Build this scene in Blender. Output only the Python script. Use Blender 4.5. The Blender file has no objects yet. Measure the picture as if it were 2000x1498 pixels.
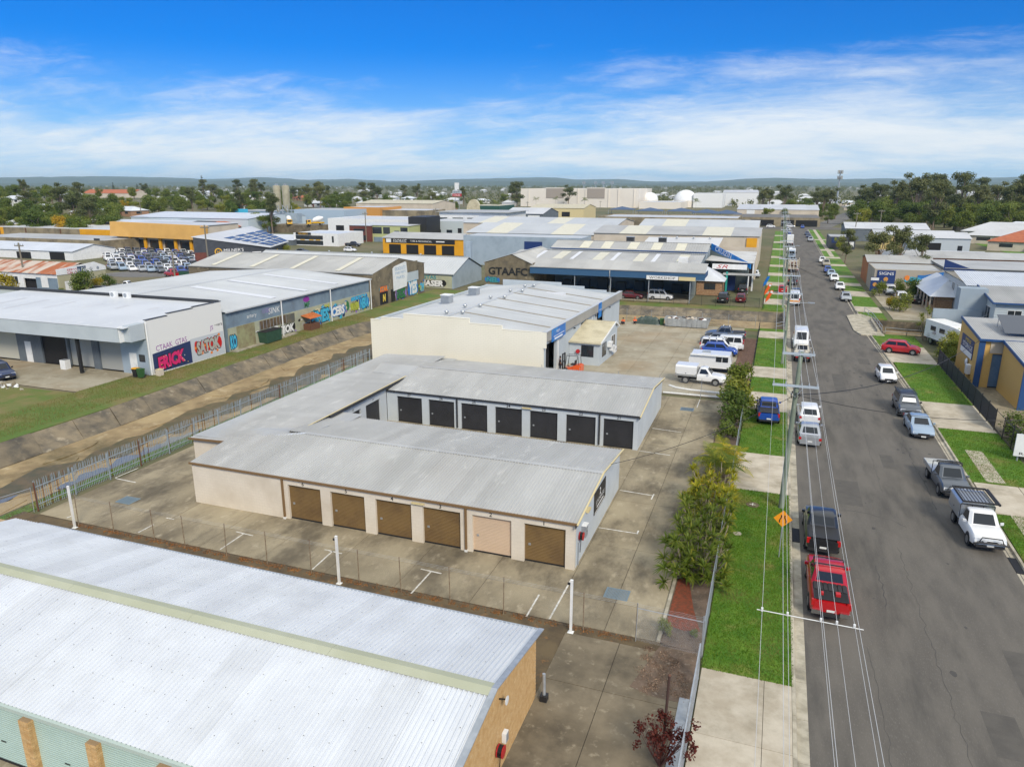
import bpy, math, random
import numpy as np
from mathutils import Vector, Matrix
from mathutils.geometry import delaunay_2d_cdt
R = math.radians
rnd = random.Random(7)
S = bpy.context.scene
C = S.collection
# ---------------------------------------------------------------- camera
CAM_H = 20.5; FPX = 1410.0; PITCH = math.atan((749-360)/FPX); YAW = math.atan(530/math.hypot(FPX, 389))
cam = bpy.data.cameras.new('camera'); cam_o = bpy.data.objects.new('camera', cam); C.objects.link(cam_o)
cam.sensor_width = 36; cam.lens = FPX/2000*36; cam.clip_start = .5; cam.clip_end = 60000
cam_o.location = (0, 0, CAM_H); cam_o.rotation_euler = (math.pi/2-PITCH, 0, YAW)
S.camera = cam_o
# ---------------------------------------------------------------- light
SUN_EL, SUN_AZ = R(38), R(140)          # azimuth measured clockwise from +Y (the street) : behind the camera, to the right
sun = bpy.data.lights.new('sun', 'SUN'); sun.energy = 3.0; sun.angle = R(16); sun.color = (1, .90, .75)
sun_o = bpy.data.objects.new('sun', sun); C.objects.link(sun_o)
sd = Vector((math.sin(SUN_AZ)*math.cos(SUN_EL), math.cos(SUN_AZ)*math.cos(SUN_EL), math.sin(SUN_EL)))
sun_o.rotation_euler = sd.to_track_quat('Z', 'Y').to_euler(); sun_o.location = (30, -40, 80)
W = bpy.data.worlds.new('World'); S.world = W; W.use_nodes = True
def world():
    nt = W.node_tree; N = nt.nodes; L = nt.links; N.clear()
    def n(t, **k):
        o = N.new(t)
        for a, b in k.items(): setattr(o, a, b)
        return o
    def m(op, a, b=None, c=None, clamp=False):
        o = n('ShaderNodeMath', operation=op, use_clamp=clamp)
        for i, v in enumerate((a, b, c)):
            if v is None: continue
            if isinstance(v, (int, float)): o.inputs[i].default_value = v
            else: L.new(v, o.inputs[i])
        return o.outputs[0]
    sky = n('ShaderNodeTexSky', sky_type='NISHITA', sun_disc=False, sun_elevation=SUN_EL, sun_rotation=SUN_AZ)
    sky.air_density = 1.0; sky.dust_density = .6; sky.ozone_density = 3.0
    tc = n('ShaderNodeTexCoord'); sep = n('ShaderNodeSeparateXYZ'); L.new(tc.outputs['Generated'], sep.inputs[0])
    x, y, z = sep.outputs
    zz = m('ADD', m('MAXIMUM', z, 0.0), .16)
    cx = m('DIVIDE', x, zz); cy = m('DIVIDE', y, zz)
    comb = n('ShaderNodeCombineXYZ'); L.new(cx, comb.inputs[0]); L.new(cy, comb.inputs[1])
    mp = n('ShaderNodeMapping'); mp.inputs['Scale'].default_value = (.8, 1.15, 1); mp.inputs['Rotation'].default_value = (0, 0, R(-12)); mp.inputs['Location'].default_value = (1.7, .9, 0)
    L.new(comb.outputs[0], mp.inputs[0])
    def noise(scale, det, rough, dist, src=mp):
        t = n('ShaderNodeTexNoise'); t.inputs['Scale'].default_value = scale; t.inputs['Detail'].default_value = det
        t.inputs['Roughness'].default_value = rough; t.inputs['Distortion'].default_value = dist
        L.new(src.outputs[0], t.inputs['Vector']); return t.outputs['Fac']
    big = noise(.5, 3, .5, .3); fine = noise(1.3, 10, .6, .4); wisp = noise(6.0, 9, .68, .6)
    # cloud cover grows towards the horizon, thins above it; unseen overhead cloud added for whiter fill light
    def mr(src, *v):
        o = n('ShaderNodeMapRange', interpolation_type='SMOOTHSTEP'); L.new(src, o.inputs[0])
        for i, q in enumerate(v): o.inputs[1+i].default_value = q
        return o.outputs[0]
    cover = m('ADD', mr(z, .03, .23, .25, -.17), mr(z, .24, .55, 0, .72))
    d = m('ADD', m('ADD', m('MULTIPLY', big, .75), m('MULTIPLY', fine, .55)), m('MULTIPLY', wisp, .28))
    d = m('ADD', m('SUBTRACT', d, .76), cover)
    dens = n('ShaderNodeMapRange', interpolation_type='SMOOTHSTEP'); L.new(d, dens.inputs[0])
    for i, v in enumerate((.02, .42, 0, .92)): dens.inputs[1+i].default_value = v
    ccol = n('ShaderNodeMix', data_type='RGBA'); ccol.inputs[6].default_value = (3.9, 4.6, 5.3, 1); ccol.inputs[7].default_value = (5.9, 6.0, 6.0, 1)
    L.new(m('MULTIPLY', fine, 1.25, clamp=True), ccol.inputs[0])
    gain = m('ADD', m('MULTIPLY', m('MAXIMUM', z, 0.0), .12), 1.0); warm = n('ShaderNodeMix', data_type='RGBA', blend_type='MULTIPLY'); warm.inputs[0].default_value = 1; L.new(ccol.outputs[2], warm.inputs[6]); gc = n('ShaderNodeCombineColor'); [L.new(gain, gc.inputs[i]) for i in range(3)]; L.new(gc.outputs[0], warm.inputs[7])   # overcast brightens towards the zenith
    # a thin bright haze veil hugs the horizon
    veil = n('ShaderNodeMapRange', interpolation_type='SMOOTHSTEP'); L.new(z, veil.inputs[0])
    for i, v in enumerate((-.02, .17, .80, 0)): veil.inputs[1+i].default_value = v
    tint = n('ShaderNodeMix', data_type='RGBA', blend_type='MULTIPLY'); tint.inputs[0].default_value = 1
    L.new(sky.outputs[0], tint.inputs[6]); tint.inputs[7].default_value = (.01, .30, .74, 1)
    mv = n('ShaderNodeMix', data_type='RGBA'); L.new(veil.outputs[0], mv.inputs[0]); L.new(tint.outputs[2], mv.inputs[6]); mv.inputs[7].default_value = (3.2, 4.9, 6.5, 1)
    mc = n('ShaderNodeMix', data_type='RGBA'); L.new(dens.outputs[0], mc.inputs[0]); L.new(mv.outputs[2], mc.inputs[6]); L.new(warm.outputs[2], mc.inputs[7])
    bg = n('ShaderNodeBackground'); bg.inputs[1].default_value = .15; L.new(mc.outputs[2], bg.inputs[0])
    out = n('ShaderNodeOutputWorld'); L.new(bg.outputs[0], out.inputs[0])
world()
vs = S.view_settings
S.display_settings.display_device = 'sRGB'; vs.view_transform = 'Standard'; vs.look = 'None'; vs.gamma = 1; vs.exposure = 0.15; vs.use_curve_mapping = False
S.cycles.max_bounces = 6; S.cycles.transparent_max_bounces = 8; S.cycles.volume_bounces = 1
# ---------------------------------------------------------------- picking: pixel of the 2000x1498 photograph -> point in the world
def ray(px, py):
    u = (px-1000)/FPX; v = (749-py)/FPX; cp, sp, cy, sy = math.cos(PITCH), math.sin(PITCH), math.cos(YAW), math.sin(YAW)
    return Vector((-sy*cp+u*cy-v*sy*sp, cy*cp+u*sy+v*cy*sp, -sp+v*cp))
def gp(px, py, z=0.0):                  # on the level z
    d = ray(px, py); t = (z-CAM_H)/d.z; return Vector((d.x*t, d.y*t, z))
def yp(px, py, Y):                      # on the plane y = Y
    d = ray(px, py); t = Y/d.y; return Vector((d.x*t, Y, CAM_H+d.z*t))
def terr(x, y):                         # the suburb on the left climbs a low rise
    a = 10*math.exp(-(((x+520)/190)**2+((y-420)/260)**2)) if y > 120 else 0
    return a if a > .05 else 0.0
# ---------------------------------------------------------------- materials
MATS = {}
def mat(name, col=(.5,.5,.5), rough=.7, col2=None, scale=.6, detail=6, lo=.35, hi=.68, metal=0, bump=0, bscale=20, bdist=.02, wave=None, grime=None, gscale=.25, rand=0,
        glo=.45, ghi=.75, coat=0, spec=.5, alpha=None, trans=0, stretch=None, emit=0, third=None, tscale=2.5, tlo=.55, thi=.7, brick=None, local=False):
    if name in MATS: return MATS[name]
    m = bpy.data.materials.new(name); m.use_nodes = True; MATS[name] = m
    nt = m.node_tree; N = nt.nodes; L = nt.links; P = N['Principled BSDF']
    P.inputs['Roughness'].default_value = rough; P.inputs['Metallic'].default_value = metal; P.inputs['Coat Weight'].default_value = coat
    P.inputs['Specular IOR Level'].default_value = spec; P.inputs['Transmission Weight'].default_value = trans
    if alpha is not None: P.inputs['Alpha'].default_value = alpha
    def c4(c): return (*c, 1)
    P.inputs['Base Color'].default_value = c4(col); m.diffuse_color = c4(col)
    src = None
    if local: tc = N.new('ShaderNodeTexCoord'); src = tc.outputs['Object']
    else: g = N.new('ShaderNodeNewGeometry'); src = g.outputs['Position']
    if stretch:
        mp = N.new('ShaderNodeMapping'); mp.inputs['Scale'].default_value = stretch; L.new(src, mp.inputs[0]); src = mp.outputs[0]
    def noise(sc, det=detail, ro=.6):
        t = N.new('ShaderNodeTexNoise'); t.inputs['Scale'].default_value = sc; t.inputs['Detail'].default_value = det; t.inputs['Roughness'].default_value = ro
        L.new(src, t.inputs['Vector']); return t.outputs['Fac']
    def ramp(f, a, b):
        r = N.new('ShaderNodeMapRange'); r.interpolation_type = 'SMOOTHSTEP'; L.new(f, r.inputs[0]); r.inputs[1].default_value = a; r.inputs[2].default_value = b; return r.outputs[0]
    def mix(f, a, b, bt='MIX'):
        x = N.new('ShaderNodeMix'); x.data_type = 'RGBA'; x.blend_type = bt
        if isinstance(f, (int, float)): x.inputs[0].default_value = f
        else: L.new(f, x.inputs[0])
        for i, v in ((6, a), (7, b)):
            if isinstance(v, tuple): x.inputs[i].default_value = c4(v)
            else: L.new(v, x.inputs[i])
        return x.outputs[2]
    out = None
    if col2: out = mix(ramp(noise(scale), lo, hi), col, col2)
    if third: out = mix(ramp(noise(tscale, 8, .65), tlo, thi), out if out is not None else col, third)
    if grime:
        f = ramp(noise(gscale, 8, .66), glo, ghi); g2 = N.new('ShaderNodeMath'); g2.operation = 'MULTIPLY'; L.new(f, g2.inputs[0]); g2.inputs[1].default_value = grime[3] if len(grime) > 3 else .6
        out = mix(g2.outputs[0], out if out is not None else col, grime[:3])
    hgt = None
    if brick:
        b = N.new('ShaderNodeTexBrick'); mp = N.new('ShaderNodeMapping'); mp.inputs['Rotation'].default_value = brick[3] if len(brick) > 3 else (R(90), 0, 0)
        L.new(src, mp.inputs[0]); L.new(mp.outputs[0], b.inputs['Vector'])
        b.inputs['Scale'].default_value = 1; b.inputs['Brick Width'].default_value = brick[0]; b.inputs['Row Height'].default_value = brick[1]; b.inputs['Mortar Size'].default_value = brick[2]
        hgt = b.outputs['Fac']
        out = mix(ramp(hgt, 0, 1), out if out is not None else col, tuple(k*.86 for k in col))
    if rand:
        oi = N.new('ShaderNodeObjectInfo'); r = N.new('ShaderNodeMapRange'); L.new(oi.outputs['Random'], r.inputs[0]); r.inputs[3].default_value = 1-rand; r.inputs[4].default_value = 1+rand
        v = N.new('ShaderNodeCombineColor'); [L.new(r.outputs[0], v.inputs[i]) for i in range(3)]
        out = mix(1.0, out if out is not None else col, v.outputs[0], 'MULTIPLY')
    if out is not None: L.new(out, P.inputs['Base Color'])
    if bump or wave:
        bp = N.new('ShaderNodeBump'); bp.inputs['Strength'].default_value = bump or 1; bp.inputs['Distance'].default_value = bdist
        if wave:                       # profiled sheet too far off for real ribs: axis, pitch
            w = N.new('ShaderNodeTexWave'); w.bands_direction = wave[0]; w.inputs['Scale'].default_value = 2*math.pi/20/wave[1]; w.inputs['Distortion'].default_value = 0
            L.new(src, w.inputs['Vector']); L.new(w.outputs['Fac'], bp.inputs['Height'])
        else: L.new(noise(bscale, 8, .7), bp.inputs['Height'])
        L.new(bp.outputs[0], P.inputs['Normal'])
    if emit: P.inputs['Emission Color'].default_value = c4(col); P.inputs['Emission Strength'].default_value = emit
    return m
def srgb(r, g, b):
    f = lambda c: (c/255/12.92) if c <= 10 else ((c/255+.055)/1.055)**2.4
    return (f(r), f(g), f(b))
# ---------------------------------------------------------------- meshes
class MB:
    def __init__(s): s.v = []; s.f = []
    def add(s, vs, fs):
        o = len(s.v); s.v += [tuple(p) for p in vs]; s.f += [tuple(i+o for i in f) for f in fs]; return s
    def box(s, x0, y0, z0, x1, y1, z1):
        return s.add([(x0,y0,z0),(x1,y0,z0),(x1,y1,z0),(x0,y1,z0),(x0,y0,z1),(x1,y0,z1),(x1,y1,z1),(x0,y1,z1)], [(3,2,1,0),(4,5,6,7),(0,1,5,4),(1,2,6,5),(2,3,7,6),(3,0,4,7)])
    def quad(s, a, b, c, d): return s.add([a,b,c,d], [(0,1,2,3)])
    def poly(s, pts): return s.add(pts, [tuple(range(len(pts)))])
    def prism(s, pts, z0, z1):         # horizontal outline, counter-clockwise
        n = len(pts)
        return s.add([(p[0],p[1],z0) for p in pts]+[(p[0],p[1],z1) for p in pts], [tuple(range(n-1,-1,-1)), tuple(range(n,2*n))]+[(i,(i+1)%n,n+(i+1)%n,n+i) for i in range(n)])
    def ext(s, pts, vec):              # any planar outline pushed along vec
        n = len(pts); v = Vector(vec)
        return s.add([Vector(p) for p in pts]+[Vector(p)+v for p in pts], [tuple(range(n-1,-1,-1)), tuple(range(n,2*n))]+[(i,(i+1)%n,n+(i+1)%n,n+i) for i in range(n)])
    def cyl(s, a, b, r0, r1=None, n=8, caps=True):
        a = Vector(a); b = Vector(b); r1 = r0 if r1 is None else r1; d = (b-a)
        if d.length < 1e-6: return s
        q = d.to_track_quat('Z', 'Y'); X = q @ Vector((1,0,0)); Y = q @ Vector((0,1,0)); vs = []
        for c, r in ((a, r0), (b, r1)):
            for i in range(n): t = 2*math.pi*i/n; vs.append(c+X*(r*math.cos(t))+Y*(r*math.sin(t)))
        fs = [(i,(i+1)%n,n+(i+1)%n,n+i) for i in range(n)]
        if caps: fs += [tuple(range(n-1,-1,-1)), tuple(range(n,2*n))]
        return s.add(vs, fs)
    def tube(s, pts, r, n=5):
        pts = [Vector(p) for p in pts]; rr = r if isinstance(r, (list, tuple)) else [r]*len(pts)
        vs = []; k = len(pts)
        for j, p in enumerate(pts):
            d = (pts[min(j+1,k-1)]-pts[max(j-1,0)]).normalized(); q = d.to_track_quat('Z', 'Y')
            for i in range(n): t = 2*math.pi*i/n; vs.append(p+q @ Vector((rr[j]*math.cos(t), rr[j]*math.sin(t), 0)))
        fs = [(j*n+i, j*n+(i+1)%n, (j+1)*n+(i+1)%n, (j+1)*n+i) for j in range(k-1) for i in range(n)]
        return s.add(vs, fs+[tuple(range(n-1,-1,-1)), tuple(range((k-1)*n, k*n))])
    def lathe(s, prof, n=16, c=(0,0,0), axis='Z'):
        vs = []
        for r, z in prof:
            for i in range(n):
                t = 2*math.pi*i/n; a, b = r*math.cos(t), r*math.sin(t)
                vs.append((c[0]+a, c[1]+b, c[2]+z) if axis == 'Z' else ((c[0]+a, c[1]+z, c[2]+b) if axis == 'Y' else (c[0]+z, c[1]+a, c[2]+b)))
        k = len(prof)
        return s.add(vs, [(j*n+i, j*n+(i+1)%n, (j+1)*n+(i+1)%n, (j+1)*n+i) for j in range(k-1) for i in range(n)]+[tuple(range(n-1,-1,-1)), tuple(range((k-1)*n, k*n))])
    def loft(s, rings, caps=True):
        n = len(rings[0]); vs = [p for r in rings for p in r]; k = len(rings)
        fs = [(j*n+i, j*n+(i+1)%n, (j+1)*n+(i+1)%n, (j+1)*n+i) for j in range(k-1) for i in range(n)]
        if caps: fs += [tuple(range(n-1,-1,-1)), tuple(range((k-1)*n, k*n))]
        return s.add(vs, fs)
    def xf(s, M): s.v = [tuple(M @ Vector(p)) for p in s.v]; return s
    def mesh(s, name, m=None, smooth=None):
        me = bpy.data.meshes.new(name); me.from_pydata(s.v, [], s.f); me.update()
        if m is not None: me.materials.append(m)
        if smooth is not None:
            me.polygons.foreach_set('use_smooth', [True]*len(me.polygons)); me.set_sharp_from_angle(angle=R(smooth))
        return me
    def build(s, name, m, parent=None, smooth=None, **k): return obj(name, s.mesh(name, m, smooth), parent, **k)
def fast_mesh(name, V, Fq, m):           # numpy quads
    me = bpy.data.meshes.new(name); V = np.asarray(V, np.float32); Fq = np.asarray(Fq, np.int32); k = Fq.shape[1]
    me.vertices.add(len(V)); me.vertices.foreach_set('co', V.ravel()); me.loops.add(Fq.size); me.loops.foreach_set('vertex_index', Fq.ravel())
    me.polygons.add(len(Fq)); me.polygons.foreach_set('loop_start', np.arange(0, Fq.size, k, dtype=np.int32)); me.polygons.foreach_set('loop_total', np.full(len(Fq), k, np.int32))
    me.update(calc_edges=True); me.materials.append(m); return me
def obj(name, me, parent=None, loc=(0,0,0), rot=(0,0,0), scale=None, kind=None, label=None):
    o = bpy.data.objects.new(name, me); C.objects.link(o); o.location = loc; o.rotation_euler = rot
    if scale: o.scale = scale
    if parent is not None: o.parent = parent
    if kind: o['kind'] = kind
    if label: o['label'] = label
    return o
def tag(o, label, cat, group=None):
    o['label'] = label; o['category'] = cat
    if group: o['group'] = group
    return o
def thing(name, label, cat, loc=(0,0,0), rz=0, group=None):
    o = bpy.data.objects.new(name, None); C.objects.link(o); o.location = loc; o.rotation_euler = (0,0,rz); o.empty_display_size = .2
    return tag(o, label, cat, group)
KIDS = {}
def copy_tree(o, parent=None, swap=None):
    c = o.copy(); C.objects.link(c); c.parent = parent
    if swap and c.type == 'MESH' and c.data.materials and c.data.materials[0] and c.data.materials[0].name in swap:
        c.material_slots[0].link = 'OBJECT'; c.material_slots[0].material = swap[c.data.materials[0].name]
    if o not in KIDS: KIDS[o] = list(o.children)
    for ch in KIDS[o]: copy_tree(ch, c, swap)
    return c
def paint(o, m):
    o.material_slots[0].link = 'OBJECT'; o.material_slots[0].material = m
def ordn(i): return ('first','second','third','fourth','fifth','sixth','seventh','eighth','ninth','tenth','eleventh','twelfth','thirteenth','fourteenth','fifteenth','sixteenth','seventeenth','eighteenth','nineteenth','twentieth')[i] if i < 20 else '%dth' % (i+1)
TXT = {}
def text_mesh(s, off=0.0, shear=0.0, res=2):
    k = (s, off, shear)
    if k not in TXT:
        cu = bpy.data.curves.new('lettering', 'FONT'); cu.body = s; cu.align_x = 'CENTER'; cu.align_y = 'CENTER'; cu.size = 1; cu.offset = off; cu.shear = shear; cu.resolution_u = res; cu.fill_mode = 'FRONT'
        o = bpy.data.objects.new('lettering', cu); me = bpy.data.meshes.new_from_object(o); bpy.data.objects.remove(o); TXT[k] = me
    return TXT[k]
def text(s, parent, m, centre, height, face='S', width=None, off=0.0, shear=0.0, name='lettering', tilt=0.0, flip=None):
    """flat lettering on a face looking S(-y) E(+x) W(-x) N(+y) U(+z); centre in the parent's frame"""
    src = text_mesh(s, off, shear); me = src.copy(); me.materials.clear(); me.materials.append(m)
    xs = [v.co.x for v in me.vertices]; ys = [v.co.y for v in me.vertices]; w = (max(xs)-min(xs)) or 1; h = (max(ys)-min(ys)) or 1; cx = (max(xs)+min(xs))/2; cy = (max(ys)+min(ys))/2
    sy = height/h; sx = (width/w) if width else sy
    co = np.empty(len(me.vertices)*3, np.float32); me.vertices.foreach_get('co', co); co = co.reshape(-1,3); co[:,0] = (co[:,0]-cx)*sx; co[:,1] = (co[:,1]-cy)*sy; me.vertices.foreach_set('co', co.ravel())
    rot = {'S': (R(90),0,0), 'E': (R(90),0,R(90)), 'W': (R(90),0,R(-90)), 'N': (R(90),0,R(180)), 'U': (0,0,0)}[face]
    e = Matrix.Rotation(rot[2], 4, 'Z') @ Matrix.Rotation(rot[0], 4, 'X') @ Matrix.Rotation(tilt, 4, 'Z')
    o = obj(name, me, parent, loc=centre, rot=e.to_euler()); return o
# ---------------------------------------------------------------- surfaces
M_GROUND = mat('ground_earth', (.10,.105,.045), .95, (.16,.135,.075), .03, third=(.07,.09,.03), tscale=.15, bump=.4, bscale=3, bdist=.1)
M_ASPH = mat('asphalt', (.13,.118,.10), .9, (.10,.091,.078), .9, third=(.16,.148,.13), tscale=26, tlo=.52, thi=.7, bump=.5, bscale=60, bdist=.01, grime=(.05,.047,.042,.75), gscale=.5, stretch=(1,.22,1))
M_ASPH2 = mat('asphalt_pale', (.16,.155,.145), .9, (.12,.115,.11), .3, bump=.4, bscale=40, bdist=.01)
M_CONC = mat('yard_concrete', (.34,.29,.195), .85, (.20,.165,.105), .4, third=(.44,.38,.27), tscale=1.6, tlo=.5, thi=.75, grime=(.085,.07,.047,.85), gscale=.34, glo=.44, ghi=.68, rand=.10, bump=.35, bscale=35, bdist=.01, stretch=(1,.55,1))
M_CONC_I = mat('pale_yard_concrete', (.36,.325,.245), .85, (.26,.225,.155), .3, third=(.43,.39,.30), tscale=.9, grime=(.30,.20,.10,.6), gscale=.1, rand=.05, bump=.3, bscale=35, bdist=.01)
M_PATH = mat('footpath_concrete', (.50,.45,.36), .85, (.38,.33,.25), .8, grime=(.22,.19,.13,.7), gscale=.5, rand=.08, bump=.3, bscale=40, bdist=.01)
M_KERB = mat('kerb_concrete', (.46,.42,.33), .85, (.30,.27,.20), 1.2, grime=(.12,.11,.09,.7), gscale=.9, rand=.14, bump=.3, bscale=30, bdist=.01)
M_GRASS = mat('lawn', (.06,.16,.008), .95, (.11,.21,.014), .8, third=(.23,.20,.055), tscale=.33, tlo=.52, thi=.72, bump=.7, bscale=30, bdist=.05)
M_DRYGRASS = mat('dry_grass', (.125,.145,.028), .95, (.20,.16,.06), .35, third=(.085,.15,.02), tscale=.14, tlo=.45, thi=.65, bump=.8, bscale=14, bdist=.08)
M_SOIL = mat('garden_soil', (.17,.12,.085), .95, (.10,.072,.05), 1.5, third=(.26,.21,.16), tscale=5, bump=.9, bscale=22, bdist=.05)
M_MULCH = mat('red_mulch', (.25,.055,.02), .95, (.12,.045,.02), 6, bump=1, bscale=30, bdist=.05)
M_DIRT = mat('gutter_dirt', (.13,.095,.05), .95, (.075,.055,.032), .9, third=(.33,.15,.04), tscale=1.3, tlo=.56, thi=.72, bump=.6, bscale=25, bdist=.03)
M_CHAN = mat('channel_bed', (.36,.27,.14), .8, (.24,.17,.085), .5, third=(.45,.36,.22), tscale=.7, grime=(.08,.065,.025,.9), gscale=.16, bump=.4, bscale=15, bdist=.02)
M_BANK = mat('bank_concrete', (.21,.17,.11), .85, (.09,.08,.062), .6, third=(.33,.28,.20), tscale=1.1, tlo=.56, thi=.74, grime=(.045,.04,.033,.95), gscale=.38, rand=.15, bump=.5, bscale=15, bdist=.03)
M_WATER = mat('shallow_water', (.16,.17,.17), .06, spec=.8, bump=.05, bscale=3, bdist=.02)
M_ALGAE = mat('algae_water', (.07,.062,.02), .4, (.13,.09,.035), .9, spec=.3)
M_LINE = mat('line_paint', (.74,.73,.69), .7, (.48,.45,.38), 4)
M_JOINT = mat('joint_dark', (.06,.05,.04), .95)  # dark base colour showing in the gaps between slabs
def struct(o): o['kind'] = 'structure'; return o
# ---- the drain: outer (left/far) and inner bank lines
OUT = [(-59.2,-10),(-58.8,30),(-58.4,50),(-59.2,66),(-59.8,82),(-59.4,95),(-55,104),(-47,114),(-36,122),(-22,125.8),(-8,126.2),(2,126.2)]
INN = [(-45.6,-10),(-45.4,30),(-45.3,50),(-45.6,66),(-46,82),(-46,97),(-44.6,102),(-41,106.5),(-33,109.6),(-20,110.4),(-8,110.6),(2,110.6)]
PIT = [(15.4,112.4),(27.5,112.4),(27.5,124.2),(15.4,124.2)]
def ground():
    pts = []; edges = []
    def inside(p, poly):
        c = False; n = len(poly)
        for i in range(n):
            a, b = poly[i], poly[(i+1) % n]
            if (a[1] > p[1]) != (b[1] > p[1]) and p[0] < (b[0]-a[0])*(p[1]-a[1])/(b[1]-a[1])+a[0]: c = not c
        return c
    def loop(ps):
        b = len(pts); pts.extend(ps); edges.extend((b+i, b+(i+1) % len(ps)) for i in range(len(ps)))
    loop([(-15000,-380),(15000,-380),(15000,14000),(-15000,14000)])
    hole = OUT+INN[::-1]; loop(hole); loop(PIT)
    for i in range(24):
        for j in range(20): pts.append((-1000+i*36+.3*j, 130+j*42))
    for i in range(17):
        for j in range(22):
            p = (-154.3+i*20.3, -45.7+j*21.1)
            if not inside(p, hole) and not inside(p, PIT): pts.append(p)
    for rr in (700,1400,3000,6500):
        for k in range(30):
            a = math.pi*k/29; pts.append((rr*math.cos(a), rr*math.sin(a)+3))
    r = delaunay_2d_cdt([Vector(p) for p in pts], edges, [], 0, 1e-4)
    V = [(v.x, v.y, terr(v.x, v.y)-.06) for v in r[0]]; F = []
    for f in r[2]:
        c = (sum(r[0][i].x for i in f)/len(f), sum(r[0][i].y for i in f)/len(f))
        if not inside(c, hole) and not inside(c, PIT): F.append(tuple(f))
    m = MB(); m.v = V; m.f = F; struct(m.build('ground', M_GROUND))
ground()
def lerp(a, b, t): return (a[0]+(b[0]-a[0])*t, a[1]+(b[1]-a[1])*t)
def resample(poly, step):
    L = [0]
    for a, b in zip(poly, poly[1:]): L.append(L[-1]+math.dist(a, b))
    n = max(2, int(L[-1]/step)); out = []
    for k in range(n+1):
        d = L[-1]*k/n
        for i in range(len(poly)-1):
            if d <= L[i+1]+1e-6: out.append(lerp(poly[i], poly[i+1], (d-L[i])/(L[i+1]-L[i]))); break
    return out
def channel():
    ch = struct(obj('drainage_channel', None)); ch.empty_display_size = .3
    o = resample(OUT, 3.7); i = resample(INN, 3.7*155/175); n = min(len(o), len(i)); o = resample(OUT, 200); o = []; i = []
    # matched stations
    def at(poly, t):
        L = [0]
        for a, b in zip(poly, poly[1:]): L.append(L[-1]+math.dist(a, b))
        d = t*L[-1]
        for k in range(len(poly)-1):
            if d <= L[k+1]+1e-6: return lerp(poly[k], poly[k+1], (d-L[k])/(L[k+1]-L[k]))
        return poly[-1]
    N = 46
    st = [(at(OUT, k/N), at(INN, k/N)) for k in range(N+1)]
    Z = -1.2
    bed = MB()
    for k in range(N):
        (a0, b0), (a1, b1) = st[k], st[k+1]
        for t0, t1, z0, z1 in ((.165, .5, Z, Z-.06), (.5, .86, Z-.06, Z)):
            bed.quad((*lerp(a0,b0,t0),z0), (*lerp(a0,b0,t1),z1), (*lerp(a1,b1,t1),z1), (*lerp(a1,b1,t0),z0))
    bed.build('channel_bed', M_CHAN, ch)
    g = .035
    for k in range(N):                       # sloped bank slabs, each cast separately
        (a0, b0), (a1, b1) = st[k], st[k+1]
        u = .003
        for t0, t1, z0, z1, nm in ((0, .185, .0, Z+.02, 'bank_slab'), (.85, .985, Z+.02, -.05, 'bank_slab')):
            ja, jb = rnd.uniform(-.05,.05), rnd.uniform(-.05,.05)
            p = lambda s, t, z: (*lerp(lerp(a0,b0,t), lerp(a1,b1,t), s), z)
            m = MB(); q = [p(u,t0,z0+ja), p(u,t1,z1+jb), p(1-u,t1,z1+jb), p(1-u,t0,z0+ja)]
            mid = [((q[0][c]+q[1][c])/2) for c in range(3)]; mid2 = [((q[3][c]+q[2][c])/2) for c in range(3)]
            w = rnd.uniform(-.12,.12); mid[2] += w; mid2[2] += w
            m.add(q+[tuple(mid), tuple(mid2)]+[(x,y,z-.4) for x,y,z in q], [(0,4,5,3),(4,1,2,5),(0,3,9,6),(1,7,8,2),(0,6,7,1),(3,2,8,9)])
            m.build(nm, M_BANK, ch)
        under = MB(); under.quad((*a0,-.1),(*lerp(a0,b0,.17),Z-.12),(*lerp(a1,b1,.17),Z-.12),(*a1,-.1)); under.quad((*lerp(a0,b0,.86),Z-.2),(*b0,-.3),(*b1,-.3),(*lerp(a1,b1,.86),Z-.2))
        if k == 0: U = MB()
        U.v, U.f = U.add(under.v, under.f).v, U.f
    U.build('joint_fill', M_JOINT, ch)
    # crazed bed plates: low raised concrete patches with wandering edges
    pr = random.Random(3)
    for k in range(34):
        s = pr.uniform(.12,.62); t = pr.uniform(.26,.8); a, b = at(OUT, s), at(INN, s); c = lerp(a, b, t); rx, ry = pr.uniform(.7,1.5), pr.uniform(1.6,3.4)
        nn = 9; m = MB(); ph = pr.uniform(0,6)
        m.prism([(c[0]+rx*math.cos(q)*pr.uniform(.75,1.1), c[1]+ry*math.sin(q)*pr.uniform(.75,1.1)) for q in [2*math.pi*i/nn+ph for i in range(nn)]], Z-.1, Z+.02+.001*k)
        m.build('bed_plate', M_CHAN, ch)
    # standing water and green slime
    def pool(s0, s1, t0, t1, m, nm, z, seed):
        q = random.Random(seed); n = 26; L = []; Rr = []
        for k in range(n+1):
            s = s0+(s1-s0)*k/n; a, b = at(OUT, s), at(INN, s); e = max(0, math.sin(math.pi*k/n))**.5
            c = (t0+t1)/2; h = (t1-t0)/2*e
            L.append((*lerp(a,b,c-h*q.uniform(.05,1.15)), z)); Rr.append((*lerp(a,b,c+h*q.uniform(.5,1.1)), z))
        mb = MB()
        for k in range(n): mb.quad(L[k], Rr[k], Rr[k+1], L[k+1])
        w = struct(mb.build(nm, m))
    pool(.02, .265, .40, .80, M_WATER, 'water', Z+.045, 1)
    pool(.20, .44, .38, .70, M_ALGAE, 'water', Z+.05, 2)
    pool(.36, .62, .42, .84, M_ALGAE, 'water', Z+.055, 4)
    pool(.27, .36, .70, .85, M_WATER, 'water', Z+.06, 5)
    # pit on the right of the street with its retaining walls
    m = MB(); x0, x1, y0, y1 = 15.4, 27.5, 112.4, 124.2
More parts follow.
